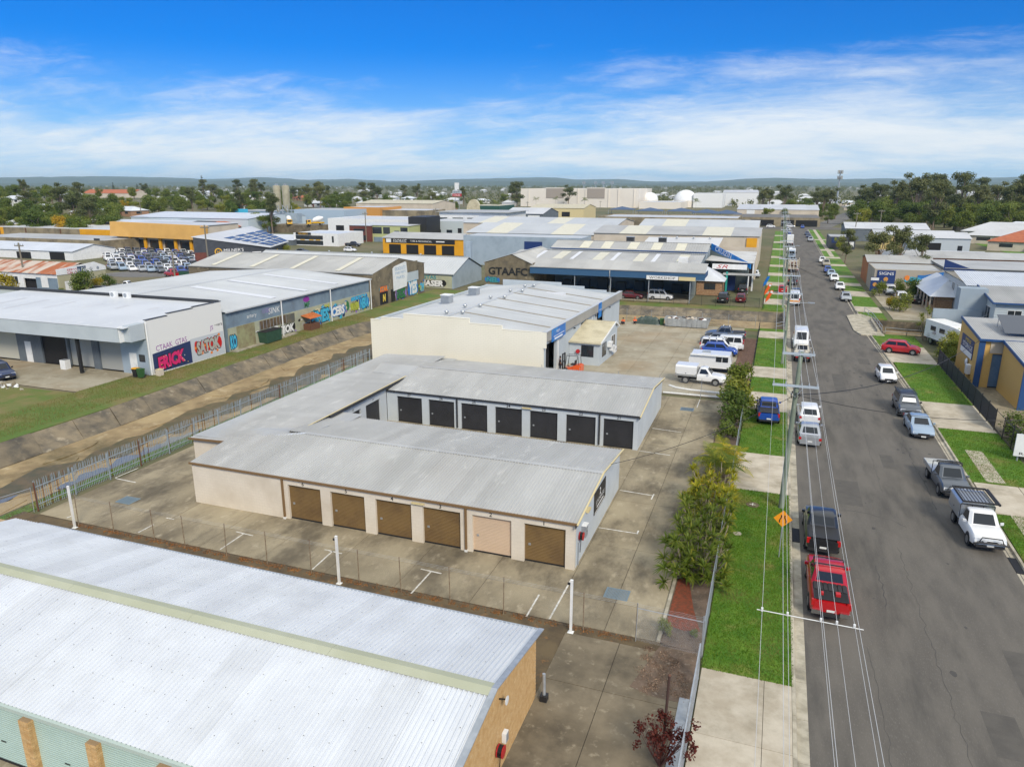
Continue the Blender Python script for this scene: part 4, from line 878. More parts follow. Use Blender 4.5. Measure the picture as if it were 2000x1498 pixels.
roller(E1, M_RCREAM, 'S', 59.4, -88.5,-84.6,.03,3.6,.2,handle=False); roller(E1, M_BLACK, 'S', 59.4, -80.6,-76.6,.03,3.7,.2,handle=False); roller(E1, M_RGREY, 'S', 59.4, -76.3,-72.6,.03,3.7,.3,handle=False); roller(E1, M_RGREY, 'S', 59.4, -71.6,-68.2,.03,3.7,.2,handle=False)
E1.box('blue_corner_panel', M_BLUEW2, -68.1,59.3,.02,-64.27,59.39,4.0)
door(E1, 'S', 59.4, -83.3,-82.3,2.5,M_WHITE); door(E1, 'S', 59.28, -66.9,-65.9,2.4,M_WHITE); window(E1, 'S', 59.28, -65.5,-64.7,1.5,2.3,M_BLACK,0)
E1.box('awning', M_LBLUE, -130,56.9,4.22,-65.4,59.38,4.5); E1.box('awning_fascia', M_LBLUE, -130,56.75,4.15,-65.3,56.88,5.72); E1.box('awning_end', M_WHITE, -65.38,56.89,4.12,-65.2,59.38,5.8)
E1.box('corner_infill', M_LBLUE, -65.19,57.4,4.13,-64.27,59.37,5.9); E1.mb('roof', MB().ext([(-98,56.7,5.7),(-64.35,56.7,5.7),(-64.35,70.8,6.3),(-98,70.8,6.3)], (0,0,.05)), mat('white_sheet_roof', (.59,.61,.63), .5, (.52,.54,.56), .15, third=(.63,.65,.66), tscale=.6, wave=('X',.4), bdist=.01))
E1.mb('roof', MB().ext([(-131,56.7,5.6),(-98.05,56.7,5.6),(-98.05,70.8,6.2),(-131,70.8,6.2)], (0,0,.05)), mat('grey_green_roof', (.37,.40,.37), .5, (.33,.36,.34), .3, wave=('X',.4), bdist=.01))
E1.box('rear_parapet', M_CHTRIM, -131,70.82,6.2,-64.3,71.05,6.72)
for k, x in enumerate((-92,-88,-83.5,-79,-74.5,-70)): E1.mb('stain_sheet', MB().ext([(x,60.3+k*.3,5.91),(x+.7,60.3+k*.3,5.91),(x+.7,66.6,6.18),(x,66.6,6.18)], (0,0,.012)), M_ROOFP)
pipe(E1, 'downpipe', M_WHITE, [(-63.9,59.25,5.9),(-63.9,59.25,.1)], .06)
E1.box('awning_post', M_BLACK, -72.4,57.3,.02,-72.1,57.6,4.2)
for i, x in enumerate((-80.4,-78.2)):
    b = Bld('condenser_unit', 'white condenser unit behind the parapet, %s of two' % ('left','right')[i], 'air conditioner', (x,70.2,6.3)); b.box('case', M_WHITE, x-.5,70,6.32,x+.5,70.4,7.1); b.mb('fan_grille', MB().lathe([(.28,0),(.28,.02)], 14, (x-.12,69.985,6.72), 'Y'), M_GALV)
b = Bld('roof_flue', 'square grey roof flue on the left roof', 'flue', (-104,69,6.1)); b.box('shaft', M_GALV, -104.5,68.6,6.15,-103.6,69.4,7.6); b.box('cowl', M_CHTRIM, -104.9,68.2,7.62,-103.2,69.8,7.85)
# graffiti
GC = {k: mat('spray_'+k, v, .6) for k, v in dict(pink=(.62,.02,.14), purple=(.26,.03,.30), navy=(.02,.035,.11), red=(.55,.012,.01), orange=(.75,.22,.03), grey=(.40,.40,.35), black=(.012,.012,.012), white=(.72,.72,.70), cyan=(.06,.42,.62), blue=(.02,.16,.46), green=(.03,.17,.06), lime=(.42,.46,.06), cream=(.56,.52,.33), violet=(.28,.16,.45), teal=(.04,.25,.28), yellow=(.75,.55,.08)).items()}
gr = random.Random(5)
def splat(P, face, p, u, z, ru, rz, m, d, n=11, jag=.25, name='graffiti'):
    pts = [fpt(face, p, u+ru*math.cos(t)*gr.uniform(1-jag,1), z+rz*math.sin(t)*gr.uniform(1-jag,1), d) for t in [2*math.pi*i/n for i in range(n)]]
    if face in ('N','W'): pts = pts[::-1]
    mb = MB(); mb.poly(pts); return P.mb(name, mb, m)
def piece(P, face, p, u, z, w, h, word, fill, outline, glow=None, tilt=0.0, d=.04, shear=.1, chunky=.06, name='graffiti'):
    if glow:
        for k in range(7): splat(P, face, p, u+w*(k/6-.5)*.95, z+gr.uniform(-.1,.1)*h, w*.14, h*.55, GC[glow], d+.0004*k)
    o = d+.006
    c = lambda e: fpt(face, p, u, z, e)
    text(word, P.o, GC[outline], Vector(c(o))+P.off, h*1.12, face, width=w*1.04, off=chunky+.035, shear=shear, name=name, tilt=tilt)
    text(word, P.o, GC[fill], Vector(c(o+.004))+P.off, h, face, width=w, off=chunky, shear=shear, name=name, tilt=tilt)
gw = -64.0
m = MB(); m.poly([(gw+.004,y,z) for y, z in ((59.7,.15),(65.4,.1),(65.4,2.75),(62.5,2.55),(59.7,2.35))]); E1.mb('graffiti', m, GC['navy'])
m = MB(); m.poly([(gw+.004,y,z) for y, z in ((65.42,.1),(70.9,.1),(70.9,2.9),(65.42,2.9))]); E1.mb('graffiti', m, mat('spray_pale', (.50,.53,.56), .6))
piece(E1, 'E', gw, 62.3, 1.2, 4.0, 1.55, 'ERICK', 'pink', 'black', None, R(4), .01)
piece(E1, 'E', gw, 68.2, 1.65, 3.9, 1.6, 'SATOK', 'grey', 'black', 'red', R(3), .01)
for k in range(9): splat(E1, 'E', gw, 66.1+k*.5, 1.6+gr.uniform(-1,1), .22, .2, GC['orange'], .0145+.0003*k)
for k in range(12): splat(E1, 'E', gw, gr.uniform(60,64.8), gr.uniform(.4,2.2), .07, .07, GC['yellow' if k % 2 else 'white'], .026, 8)
text('CTAAK  GTAS', E1.o, GC['purple'], Vector((gw+.01,62.6,2.95))+E1.off, .62, 'E', width=4.6, tilt=R(3), name='graffiti'); text('JS', E1.o, GC['purple'], Vector((gw+.01,69.0,3.55))+E1.off, .7, 'E', name='graffiti'); text('~vera', E1.o, GC['black'], Vector((gw+.01,70.2,3.8))+E1.off, .28, 'E', name='graffiti')
# --- long blue shed
F1 = shed('long_blue_shed', 'long blue-grey shed with pale roof and a graffiti-covered lower wall', -97, -64.0, 71.6, 106, 5.15, 6.25, 'Y', M_BLUEW, M_ROOFB, ridge=-80.3, over=.3, sky=((0,.3,.34),(0,.52,.55),(0,.75,.78)), skm=M_SKYW, sheets=2.0)
M_LOW = mat('pale_green_lower_wall', (.42,.42,.28), .8, (.34,.36,.27), .6, grime=(.22,.20,.14,.6), gscale=.5)
F1.box('lower_wall', M_LOW, -63.99,71.7,.02,-63.9,105.9,3.0)
for y in (82.1,94.0,105.8): pipe(F1, 'downpipe', M_WHITE, [(-63.6,y,5.0),(-63.6,y,.1)], .08)
F1.box('loading_door', mat('panel_door_olive', (.30,.30,.16), .7, (.22,.18,.1), 1.2), -63.89,73.2,.1,-63.84,76.6,3.0); F1.box('window_strip', mat('boarded_window', (.09,.065,.04), .6, (.16,.11,.06), 1), -63.89,77.6,1.75,-63.85,83.4,2.9); F1.box('window_strip', mat('dirty_pane', (.10,.11,.10), .4, (.18,.15,.10), 1), -63.89,82.9,1.6,-63.86,85.2,2.85)
for k in range(9): F1.box('window_mullion', M_GALV, -63.85,77.6+k*.7,1.75,-63.82,77.66+k*.7,2.9)
F1.box('loading_sill', M_KERB, -63.95,71.8,.0,-63.0,84.5,.1)
fw = -63.9
text('artery', F1.o, GC['white'], Vector((-63.988,76.4,3.8))+F1.off, .55, 'E', width=1.9, name='graffiti'); text('13 ESO', F1.o, GC['violet'], Vector((-63.988,79.4,4.1))+F1.off, .6, 'E', width=1.6, name='graffiti'); text('SINK', F1.o, GC['white'], Vector((-63.988,81.0,3.9))+F1.off, .8, 'E', name='graffiti', shear=.2)
splat(F1, 'E', -64.0, 88.4, 4.3, .9, .5, GC['purple'], .012); text('MF', F1.o, GC['green'], Vector((-63.98,88.5,3.5))+F1.off, .8, 'E', name='graffiti', off=.03)
piece(F1, 'E', fw, 83.4, .9, 3.0, 1.2, 'MOK', 'white', 'black', 'black', 0); splat(F1, 'E', fw, 80.6, .9, .5, .75, GC['black'], .02); splat(F1, 'E', fw, 80.6, .8, .22, .35, GC['white'], .024)
piece(F1, 'E', fw, 91.4, 1.3, 4.6, 2.0, 'HNES', 'cyan', 'black', None, R(2)); piece(F1, 'E', fw, 96.2, 1.4, 3.6, 1.5, 'CEBS', 'white', 'blue', 'blue', R(2)); splat(F1, 'E', fw, 98.8, 1.7, .9, 1.0, GC['green'], .008)
piece(F1, 'E', fw, 101.0, 1.3, 2.2, 1.4, 'AVR', 'lime', 'black', 'lime', R(2)); piece(F1, 'E', fw, 104.0, 1.5, 2.6, 1.8, 'NEKA', 'cyan', 'navy', 'blue', R(2)); piece(F1, 'E', fw, 102.4, 2.6, 4.6, .6, 'SKETCH', 'cyan', 'blue', None, R(1), .02); piece(F1, 'E', fw, 72.4, 1.2, 1.2, 1.8, 'KO', 'cyan', 'black', 'navy')
b = Bld('orange_canopy', 'small rusty orange lean-to roof against the graffiti wall of the blue shed', 'canopy', (-63.2,88,0)); b.mb('canopy_sheet', MB().ext([(-63.85,86.6,2.15),(-62.3,86.7,1.75),(-62.3,89.6,1.75),(-63.85,89.6,2.2)], (0,0,.05)), mat('orange_sheet', (.55,.15,.03), .7, (.35,.10,.03), 2))
for y in (86.8,89.5): b.mb('leg', MB().cyl((-62.4,y,0),(-62.4,y,1.76),.04), M_RUST)
b.box('barred_cage', M_RUST, -63.8,87,.0,-62.5,89.2,.9)
b = Bld('skip_bin', 'dark green steel bin against the blue shed wall', 'skip', (-63.2,78.6,0)); b.mb('hull', MB().ext([(-63.8,77.2,.1),(-63.8,80.2,.1),(-63.8,80.4,1.6),(-63.8,77,1.6)], (1.3,0,0)), mat('green_bin_steel', (.02,.06,.035), .6, (.03,.08,.05), 2)); b.box('rim', M_BLACK, -63.83,76.96,1.6,-62.46,80.44,1.66)
for k in range(90): splat(F1, 'E', fw, gr.uniform(88.6,105.6), gr.uniform(.2,2.7), gr.uniform(.2,.7), gr.uniform(.15,.5), GC[gr.choice(('cyan','blue','lime','cream','teal','white','violet','navy','cyan','blue','black'))], .012+.0002*k, jag=.6)
for k in range(40): splat(F1, 'E', fw, gr.uniform(71.9,88), gr.uniform(.2,1.7), gr.uniform(.2,.6), gr.uniform(.1,.35), GC[gr.choice(('white','black','cyan','grey','violet','cream'))], .011+.0002*k, jag=.6)
# --- concrete gable shed with the hand-painted sign
G1 = shed('concrete_gable_shed', 'weathered concrete gable shed with painted wall sign and graffiti', -104, -64.4, 108, 127.4, 5.75, 7.55, 'X', M_OLDC, M_ROOFM, ridge=117.4, over=.05, sky=((0,.12,.145),(0,.34,.365),(0,.56,.585),(0,.8,.825)), skm=M_SKYL, sheets=2.2, caps=True)
gx = -64.4
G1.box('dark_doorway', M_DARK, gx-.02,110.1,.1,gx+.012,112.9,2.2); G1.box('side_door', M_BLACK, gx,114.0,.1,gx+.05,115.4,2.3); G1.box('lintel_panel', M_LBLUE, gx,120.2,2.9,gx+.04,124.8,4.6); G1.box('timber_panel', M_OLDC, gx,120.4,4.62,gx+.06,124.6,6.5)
b = Bld('wall_sign', 'large white hand-painted sign fixed to the concrete gable', 'sign', (gx,118,3)); b.mb('sign_board', MB().ext([(gx+.05,y,z) for y, z in ((114.9,1.9),(119.9,2.2),(120.3,4.6),(120.0,6.6),(119.6,6.75),(115.4,6.25),(114.8,5.9))], (.06,0,0)), M_WHITE)
for s, z, h, w in (('GEORGE AUTO',5.75,.62,4.0),('SPARE PARTS',5.0,.42,4.0),('PARTS',4.1,.5,3.0)): b.text(s, mat('faded_blue_letter', (.20,.36,.55), .6), (gx+.118,117.6,z), h, 'E', width=w)
piece(G1, 'E', gx, 111.5, 2.75, 2.7, .9, 'STAR', 'orange', 'red', 'teal', 0, .04); piece(G1, 'E', gx, 117.7, 1.1, 3.6, 1.7, 'GREBZ', 'green', 'black', 'violet', 0, .04); piece(G1, 'E', gx, 122.4, 1.6, 3.4, 2.4, 'YES', 'white', 'cyan', 'blue', 0, .04); piece(G1, 'E', gx, 126.2, 1.2, 1.6, 1.6, 'TM', 'cyan', 'violet', 'lime', 0, .04); piece(G1, 'E', gx, 111.5, 1.2, 1.0, 1.3, 'N', 'yellow', 'black', None, 0, .04)
for k in range(60): splat(G1, 'E', gx, gr.uniform(115.5,127.2), gr.uniform(.2,2.5), gr.uniform(.2,.6), gr.uniform(.15,.5), GC[gr.choice(('cyan','green','violet','white','lime','black','blue','pink','grey'))], .012+.0002*k, jag=.6)
# --- blue gable shed behind it
H1 = shed('blue_gable_shed', 'low blue gable shed with pale roof behind the concrete shed', -112, -61.0, 133.5, 148.5, 3.0, 5.7, 'X', M_BLUEW2, M_ROOFB, over=.3, sheets=2.2)
H1.box('lower_graffiti_wall', M_LOW, -76,133.35,.02,-61.3,133.48,2.6)
piece(H1, 'S', 133.34, -66.4, 1.0, 6.6, 1.3, 'CHASER', 'white', 'black', 'black', 0); text('GTAS', H1.o, GC['teal'], Vector((-66.3,133.33,2.2))+H1.off, .7, 'S', width=3.2, name='graffiti', off=.03); H1.box('graffiti_board', M_RCREAM, -72.4,133.2,1.4,-69.4,133.34,2.6); H1.text('REN', M_LETTER, (-70.9,133.19,2.0), .6, 'S'); splat(H1, 'S', 133.34, -71.5, .8, 2.2, .5, GC['orange'], .008); splat(H1, 'S', 133.34, -73.4, 1.0, 1.4, .7, GC['black'], .01)
for i, x in enumerate((-95,-84,-72)): whirly((x,141,5.7), 'small ventilator on the ridge of the blue gable shed, %s from left' % ordn(i), 'blue shed ventilators', .8)
# --- the mechanics' workshops across the drain
KW = mat('dark_blue_trim', (.02,.07,.20), .5); KG = mat('green_grey_cladding', (.20,.24,.23), .6, (.17,.205,.195), .5, wave=('X',.3), bdist=.02)
K1 = Bld('open_workshop', 'open-fronted mechanics workshop with blue fascia under a long grey awning roof', 'building', (-27,138,0))
K1.box('rear_wall', M_BLUEW2, -43.3,146,0,-14.2,146.2,7.2); K1.box('left_wall', M_OLDC, -43.5,131.4,0,-43.3,146,6); K1.box('right_wall', KG, -14.2,134.5,0,-14.0,146,6.2); K1.box('floor', M_CONC_I, -43.3,131,-.05,-14.2,146,.03)
slope(K1, M_ROOFM, (-43.7,130.6,5.5), (32.3,0,0), (0,5.0,1.15), w=1.7, n=6, h=.04); slope(K1, M_ROOFM, (-51,136.2,6.15), (38,0,0), (0,9.8,1.05), w=1.9, n=5, h=.05); slope(K1, M_ROOFM, (-13,152.2,6.9), (-33,0,0), (0,-6.0,.4), w=1.9, n=5, h=.05)
K1.box('blue_fascia', mat('blue_fascia', (.035,.10,.20), .5), -43.7,130.55,4.2,-11.4,130.63,5.42); K1.box('blue_fascia_end', KW, -11.42,130.64,4.6,-11.36,135.5,5.5); K1.box('front_gutter', M_ROOFM, -43.7,130.4,5.42,-11.4,130.54,5.56)
for k, x in enumerate((-49,-45.4,-41.5,-38,-33.5,-30,-25.6,-22.2,-17.6)): 
    w = 1.9 if k % 2 == 0 else .8; q = [(x,137,6.32),(x+w,137,6.32),(x+w,145.4,7.22),(x,145.4,7.22)]; K1.mb('skylight', MB().ext(q, (0,0,.03)), M_SKYL if k % 2 == 0 else M_SKYW)
for x in (-35,-28.2,-21.2,-13.9): pipe(K1, 'awning_post', M_GALV, [(x,130.9,0),(x,130.9,5.4)], .09)
pipe(K1, 'downpipe', M_WHITE, [(-28.3,130.45,5.3),(-28.3,130.45,1.2),(-29.2,129.2,.25)], .08)
K1.box('workshop_sign', M_WHITE, -21.6,130.45,4.05,-16.0,130.54,4.75); K1.text('WORKSHOP', M_LETTER, (-18.8,130.44,4.4), .42, 'S', width=4.6); K1.box('sign_panel', M_YTRIM, -15.9,130.45,4.05,-13.0,130.54,4.7)
K1.box('roof_air_conditioner', M_WHITE, -16.9,136.6,6.4,-15.3,138,7.5)
K1.box('gable_panel', M_YELB, -13.8,137.5,4.2,-12.4,137.62,6.4)
for i in range(7): K1.box('tool_bench', mat('bench_steel', (.10,.11,.12), .6), -41+i*3.7,143.5,.03,-39+i*3.7,144.6,1.6+.3*(i % 3))
# left concrete bay with GTAS scrawl
b = shed('concrete_bay', 'weathered concrete gable bay tagged with big black letters', -53.2, -43.6, 131.2, 150, 5.9, 7.6, 'Y', M_OLDC, M_ROOFM, ridge=-47.6, over=.1, sheets=2.0)
b.text('GTAAFC', M_LETTER, (-48.4,131.15,4.3), 1.5, 'S', width=8.0, off=.03, tilt=0, name='graffiti'); piece(b, 'S', 131.2, -51.6, 2.6, 2.6, 1.0, 'NEL', 'teal', 'black', 'blue', 0)
# second and third rows of roofs
K2 = shed('striped_roof_shed', 'grey shed with a row of cream skylights behind the open workshop', -46, -13.4, 152.6, 163, 7.2, 8.5, 'X', M_BLUEW2, M_ROOFM, over=.3, sky=[(0,f,f+.06) for f in (.19,.33,.5,.65,.8)], skm=M_SKYL, sheets=2.2, gutter=KW)
K2.mb('blue_gable_sign', MB().ext([(-13.0,158,8.6),(-4.6,150.0,5.4),(-4.6,150.0,4.4),(-13.0,158,7.3)], (.1,.1,0)), M_SIGNB); K2.mb('gable_infill', MB().ext([(-13.15,158.2,7.4),(-4.9,150.2,4.6),(-4.9,150.2,0),(-13.15,158.2,0)], (.05,.05,0)), KG)
o = text('CRUIZIN', K2.o, M_LETTERW, Vector((-10.3,155.32,7.05))+K2.off, .95, 'S', width=5.0); ang = math.atan2(-8.0, 8.4); o.rotation_euler = (Matrix.Rotation(ang, 4, 'Z') @ Matrix.Rotation(R(90), 4, 'X') @ Matrix.Rotation(R(-15.5), 4, 'Z')).to_euler()
K2.box('sr_sign', M_WHITE, -11.8,149.4,4.3,-5.2,149.5,5.3); K2.text('SR', M_RED, (-9.9,149.39,4.8), .7, 'S', width=2.2, shear=.3)
for i, x in enumerate((-30.5,-23.5)): b = Bld('roof_cooler', 'dark roof cooler on the striped shed, %s of two' % ('left','right')[i], 'cooler', (x,160.6,8.1)); b.box('case', M_CHTRIM, x-.8,160,8.15,x+.8,161.4,9.3); b.box('lid', M_GALV, x-.9,159.9,9.32,x+.9,161.5,9.42)
br = mat('rubble_brick', (.30,.17,.09), .85, (.42,.28,.16), 3, brick=(.6,.3,.04), third=(.20,.11,.07), tscale=5)
K3 = Bld('brick_office', 'small rubble brick office with white hipped roof', 'building', (-11,146,0)); K3.box('front_wall', br, -13.9,142.3,0,-9.2,142.5,2.7); K3.box('side_wall', br, -9.4,142.52,0,-9.2,149,2.7); K3.mb('roof', MB().add([(-14.2,141.8,2.75),(-8.7,141.8,2.75),(-8.7,149.4,2.75),(-14.2,149.4,4.6),(-13.0,146,5.4),(-14.2,145,5.2)], [(0,1,2,4,5),(4,2,3)]), M_ROOFW); window(K3, 'S', 142.3, -12.5, -10.4, 1.1, 2.3, M_BLACK, 1); door(K3, 'E', -9.2, 143.5, 144.5, 2.2, M_BLACK)
K4 = Bld('white_roof_shed', 'white roofed shed with skylights and dark open side facing the street', 'building', (-16,166,0))
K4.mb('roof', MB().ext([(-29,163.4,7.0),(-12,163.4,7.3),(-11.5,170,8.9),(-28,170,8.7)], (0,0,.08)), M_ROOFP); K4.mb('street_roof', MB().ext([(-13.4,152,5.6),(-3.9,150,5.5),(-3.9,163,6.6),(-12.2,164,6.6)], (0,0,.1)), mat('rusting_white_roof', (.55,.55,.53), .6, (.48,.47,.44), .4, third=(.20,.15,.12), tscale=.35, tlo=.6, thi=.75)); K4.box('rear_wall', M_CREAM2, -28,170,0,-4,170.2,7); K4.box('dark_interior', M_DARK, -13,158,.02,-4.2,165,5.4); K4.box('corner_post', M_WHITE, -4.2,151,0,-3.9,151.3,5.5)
K4.box('low_canopy', M_ROOFG, -9.6,147.4,3.4,-2.6,150,3.55); K4.box('canopy_post', M_WHITE, -4.8,147.5,0,-4.6,147.7,3.4); K4.box('blue_door', M_NAVY, -8.9,150.0,.02,-7.2,150.1,3.4); K4.box('teal_post', mat('teal_paint', (.02,.30,.25), .5), -8.95,147.5,0,-8.6,147.8,4)
for i, x in enumerate((-25,-21.5,-17.8,-14.2)): whirly((x,168.8,8.6), 'ventilator on the white roofed shed, %s from left' % ordn(i), 'white shed ventilators', 1.0)
# ---------------------------------------------------------------- vehicles (built facing +x, on the ground at z = 0)
M_PAINT = mat('car_paint', (.6,.6,.6), .3, coat=.6)
M_CGLASS = mat('car_glass', (.02,.024,.028), .06, spec=.5)
M_TYRE = mat('tyre_rubber', (.018,.018,.018), .85)
M_RIM = mat('alloy_rim', (.45,.46,.47), .3, metal=.8)
M_BPLAST = mat('black_plastic', (.022,.022,.024), .55)
M_HEAD = mat('headlight_lens', (.62,.64,.66), .1, spec=.8)
M_TAIL = mat('tail_light', (.42,.012,.012), .2)
M_CHROME = mat('chrome', (.62,.63,.64), .15, metal=1)
M_PLATE = mat('number_plate', (.68,.69,.66), .5)
M_AMBER = mat('amber_lens', (.75,.28,.02), .3)
def CP(name, c, metal=0.0, rough=.3): return mat('paint_'+name, c, rough, coat=.6, metal=metal)
PAINT = dict(white=CP('white',(.72,.73,.73)), silver=CP('silver',(.42,.44,.46),.5), grey=CP('grey',(.11,.125,.145),.4), black=CP('black',(.02,.021,.023)), red=CP('red',(.42,.008,.012)), blue=CP('blue',(.012,.06,.32)), paleblue=CP('pale blue',(.34,.44,.55),.4), darkred=CP('maroon',(.12,.008,.012)), yellow=CP('yellow',(.70,.40,.01)), green=CP('green',(.03,.12,.05)), cream=CP('cream',(.62,.58,.48)), navy=CP('navy',(.015,.03,.09)), orange=CP('orange',(.72,.10,.015)), gold=CP('beige',(.40,.36,.28),.4))
# L, W, H, belt, hood front z, hood length, [cabin base front, top front, top rear, base rear] as x, tail z, wheel radius, wheelbase, side windows
KIND = dict(
 hatch=(3.9,1.70,1.50,.95,.72,.95,(1.05,.42,-1.45,-1.86),.95,.30,2.45,2),
 sedan=(4.65,1.80,1.45,.95,.70,1.25,(1.15,.40,-.95,-1.65),.98,.32,2.7,2),
 suv=(4.75,1.88,1.78,1.10,.92,1.2,(1.12,.62,-2.0,-2.28),1.10,.37,2.8,3),
 crossover=(4.3,1.80,1.58,1.02,.82,1.1,(1.10,.48,-1.55,-2.02),1.02,.34,2.6,2),
 wagon=(4.75,1.80,1.50,.96,.74,1.25,(1.15,.42,-1.85,-2.25),.98,.32,2.75,3),
 ute=(5.3,1.88,1.80,1.14,.95,1.3,(1.22,.66,-.66,-.95),1.16,.38,3.15,2),
 trayute=(5.2,1.82,1.78,1.12,.93,1.3,(1.20,.66,-.10,-.30),.62,.37,3.1,1),
 van=(4.6,1.78,1.85,1.05,.82,1.05,(1.30,.62,-2.05,-2.24),1.05,.32,2.75,3),
 hivan=(5.3,1.92,2.28,1.15,.95,.55,(2.30,1.75,-2.5,-2.62),1.15,.34,3.1,3))
WH = {}
def wheel_mesh(r):
    if r not in WH:
        w = .21; t = MB().lathe([(r*.62,-w/2),(r*.93,-w/2),(r,-w*.32),(r,w*.32),(r*.93,w/2),(r*.62,w/2)], 18, axis='Y').mesh('wheel', M_TYRE, 40)
        m = MB().lathe([(r*.2,.075),(r*.60,.07),(r*.63,.108)], 14, axis='Y')
        for k in range(5):
            a = 2*math.pi*k/5; d = Vector((math.cos(a),0,math.sin(a))); s = Vector((-math.sin(a),0,math.cos(a)))*.045
            q = [d*(r*.1)-s*1.3, d*(r*.6)-s, d*(r*.6)+s, d*(r*.1)+s*1.3]; m.ext([p+Vector((0,.085,0)) for p in q], (0,.02,0))
        WH[r] = (t, m.mesh('rim', M_RIM, 40))
    return WH[r]
def lerp3(a, b, t): return a+(b-a)*t
def make_car(kind, lod=0, name=None):
    L, Wd, H, zb, zh, hl, cab, zt, wr, wbase, nwin = KIND[kind]; t = thing(name or {'hatch':'hatchback','ute':'pickup_ute','trayute':'tray_ute','hivan':'high_roof_van','sedan':'sedan','suv':'suv','crossover':'crossover','wagon':'station_wagon','van':'small_van'}[kind], 'x', 'car')
    f = L/2; z0 = .24 if kind not in ('suv','ute','trayute') else .36; rear_end = -f if kind != 'trayute' else cab[3]-.02
    xs = [rear_end+.0, rear_end+.06, rear_end+.22] + [lerp3(rear_end+.22, cab[0], k/4) for k in (1,2,3,4)] + [lerp3(cab[0], f-.22, .35), lerp3(cab[0], f-.22, .75), f-.20, f-.06, f]
    rings = []
    for x in xs:
        e = max(0, (abs(x)-f*.72)/(f*.28)) if kind != 'trayute' or x > 0 else 0
        w = Wd/2*(1-.13*e**3)
        if x > cab[0]: s = (x-cab[0])/(f-cab[0]); top = zb+(zh-zb)*s**1.6-(.16 if x > f-.1 else .03 if x > f-.25 else 0)
        elif x < cab[3] and kind == 'sedan': top = zt-.02-(.08 if x < rear_end+.1 else 0)
        else: top = zb if x > rear_end+.1 else zb-.06
        b = z0+(.14 if abs(x) > f-.1 else .03 if abs(x) > f-.3 else 0)
        zm = (b+top)/2+.04
        rings.append([(x,-w*.84,b),(x,-w*.99,b+.1),(x,-w,zm),(x,-w*.965,top-.09),(x,-w*.88,top),(x,0,top+.035),(x,w*.88,top),(x,w*.965,top-.09),(x,w,zm),(x,w*.99,b+.1),(x,w*.84,b)])
    MB().loft([r[::-1] for r in rings]).build('body', M_PAINT, t, 38)
    # cabin shell
    wb_, wt = Wd/2*.91, Wd/2*(.75 if kind not in ('hivan','van') else .84); zc = zb-.03; zr = H-.06
    def ring(xf, xr, w, z): return [(xf,-w*.80,z),(xf,w*.80,z),(xf-.14,w,z),(xr+.12,w,z),(xr,w*.84,z),(xr,-w*.84,z),(xr+.12,-w,z),(xf-.14,-w,z)]
    R0 = ring(cab[0], cab[3], wb_, zc); R1 = ring(cab[1], cab[2], wt, zr); R2 = ring(cab[1]-.18, cab[2]+.14, wt*.86, H)
    cb = MB().loft([R0, R1, R2]); cb.build('cabin', M_PAINT, t, 30)
    def pane(q, nm, ins=(.05,.05,.12,.08), off=.012):
        a, b, c, d = [Vector(p) for p in q]; l, r_, lo, hi = ins       # a b bottom, d c top
        P = lambda u, v: (a.lerp(b, u)).lerp(d.lerp(c, u), v)
        p = [P(l,lo), P(1-r_,lo), P(1-r_,1-hi), P(l,1-hi)]; n = (p[1]-p[0]).cross(p[3]-p[0]).normalized()*off
        return MB().ext([x-n for x in p], n*2).build(nm, M_CGLASS, t)
    pane((R0[0],R0[1],R1[1],R1[0]), 'windscreen'); pane((R0[4],R0[5],R1[5],R1[4]), 'rear_window', (.06,.06,.14,.10) if kind != 'ute' else (.04,.04,.25,.1))
    for side, (i, j) in ((1,(2,3)),(-1,(6,7))):
        for k in range(nwin):
            if kind == 'hivan' and nwin == 3 and False: continue
            a, b, c, d = [Vector(p) for p in (R0[i], R0[j], R1[j], R1[i])]; u0, u1 = k/nwin, (k+1)/nwin
            pane((a.lerp(b,u0), a.lerp(b,u1), d.lerp(c,u1), d.lerp(c,u0)), 'side_window', (.05,.05,.14,.10))
    wt_, rm = wheel_mesh(wr); 
    for sx in (wbase/2+.06, -wbase/2+.06):
        for sy in (-1, 1):
            if lod == 0: MB().lathe([(.02,0),(wr*1.16,0),(wr*1.16,.03),(.02,.03)], 18, (sx, sy*Wd/2-(.024 if sy > 0 else .006), wr+.03), 'Y').build('wheel_arch', M_BPLAST, t)
            w = obj('wheel', wt_, t, loc=(sx, sy*(Wd/2-.085), wr), rot=(0,0,0 if sy > 0 else math.pi))
            if lod < 2: obj('rim', rm, w)
    fz = zh-.20
    for sy in (-1, 1):
        y = sy*Wd/2*.66
        MB().ext([(f-.30,y-.22,fz+.02),(f-.30,y+.22,fz+.02),(f-.34,y+.20,fz+.17),(f-.34,y-.20,fz+.17)], (.27-.05,0,-.02)).build('headlight', M_HEAD, t)
        re = rear_end if kind != 'trayute' else -f
        zz = zb-.30 if kind not in ('hivan','van') else zb-.1
        if kind != 'trayute': MB().box(re-.008, sy*Wd/2*.84-.10, zz, re+.10, sy*Wd/2*.84+.10, zz+(.2 if kind not in ('van','hivan','ute') else .32)).build('tail_light', M_TAIL, t)
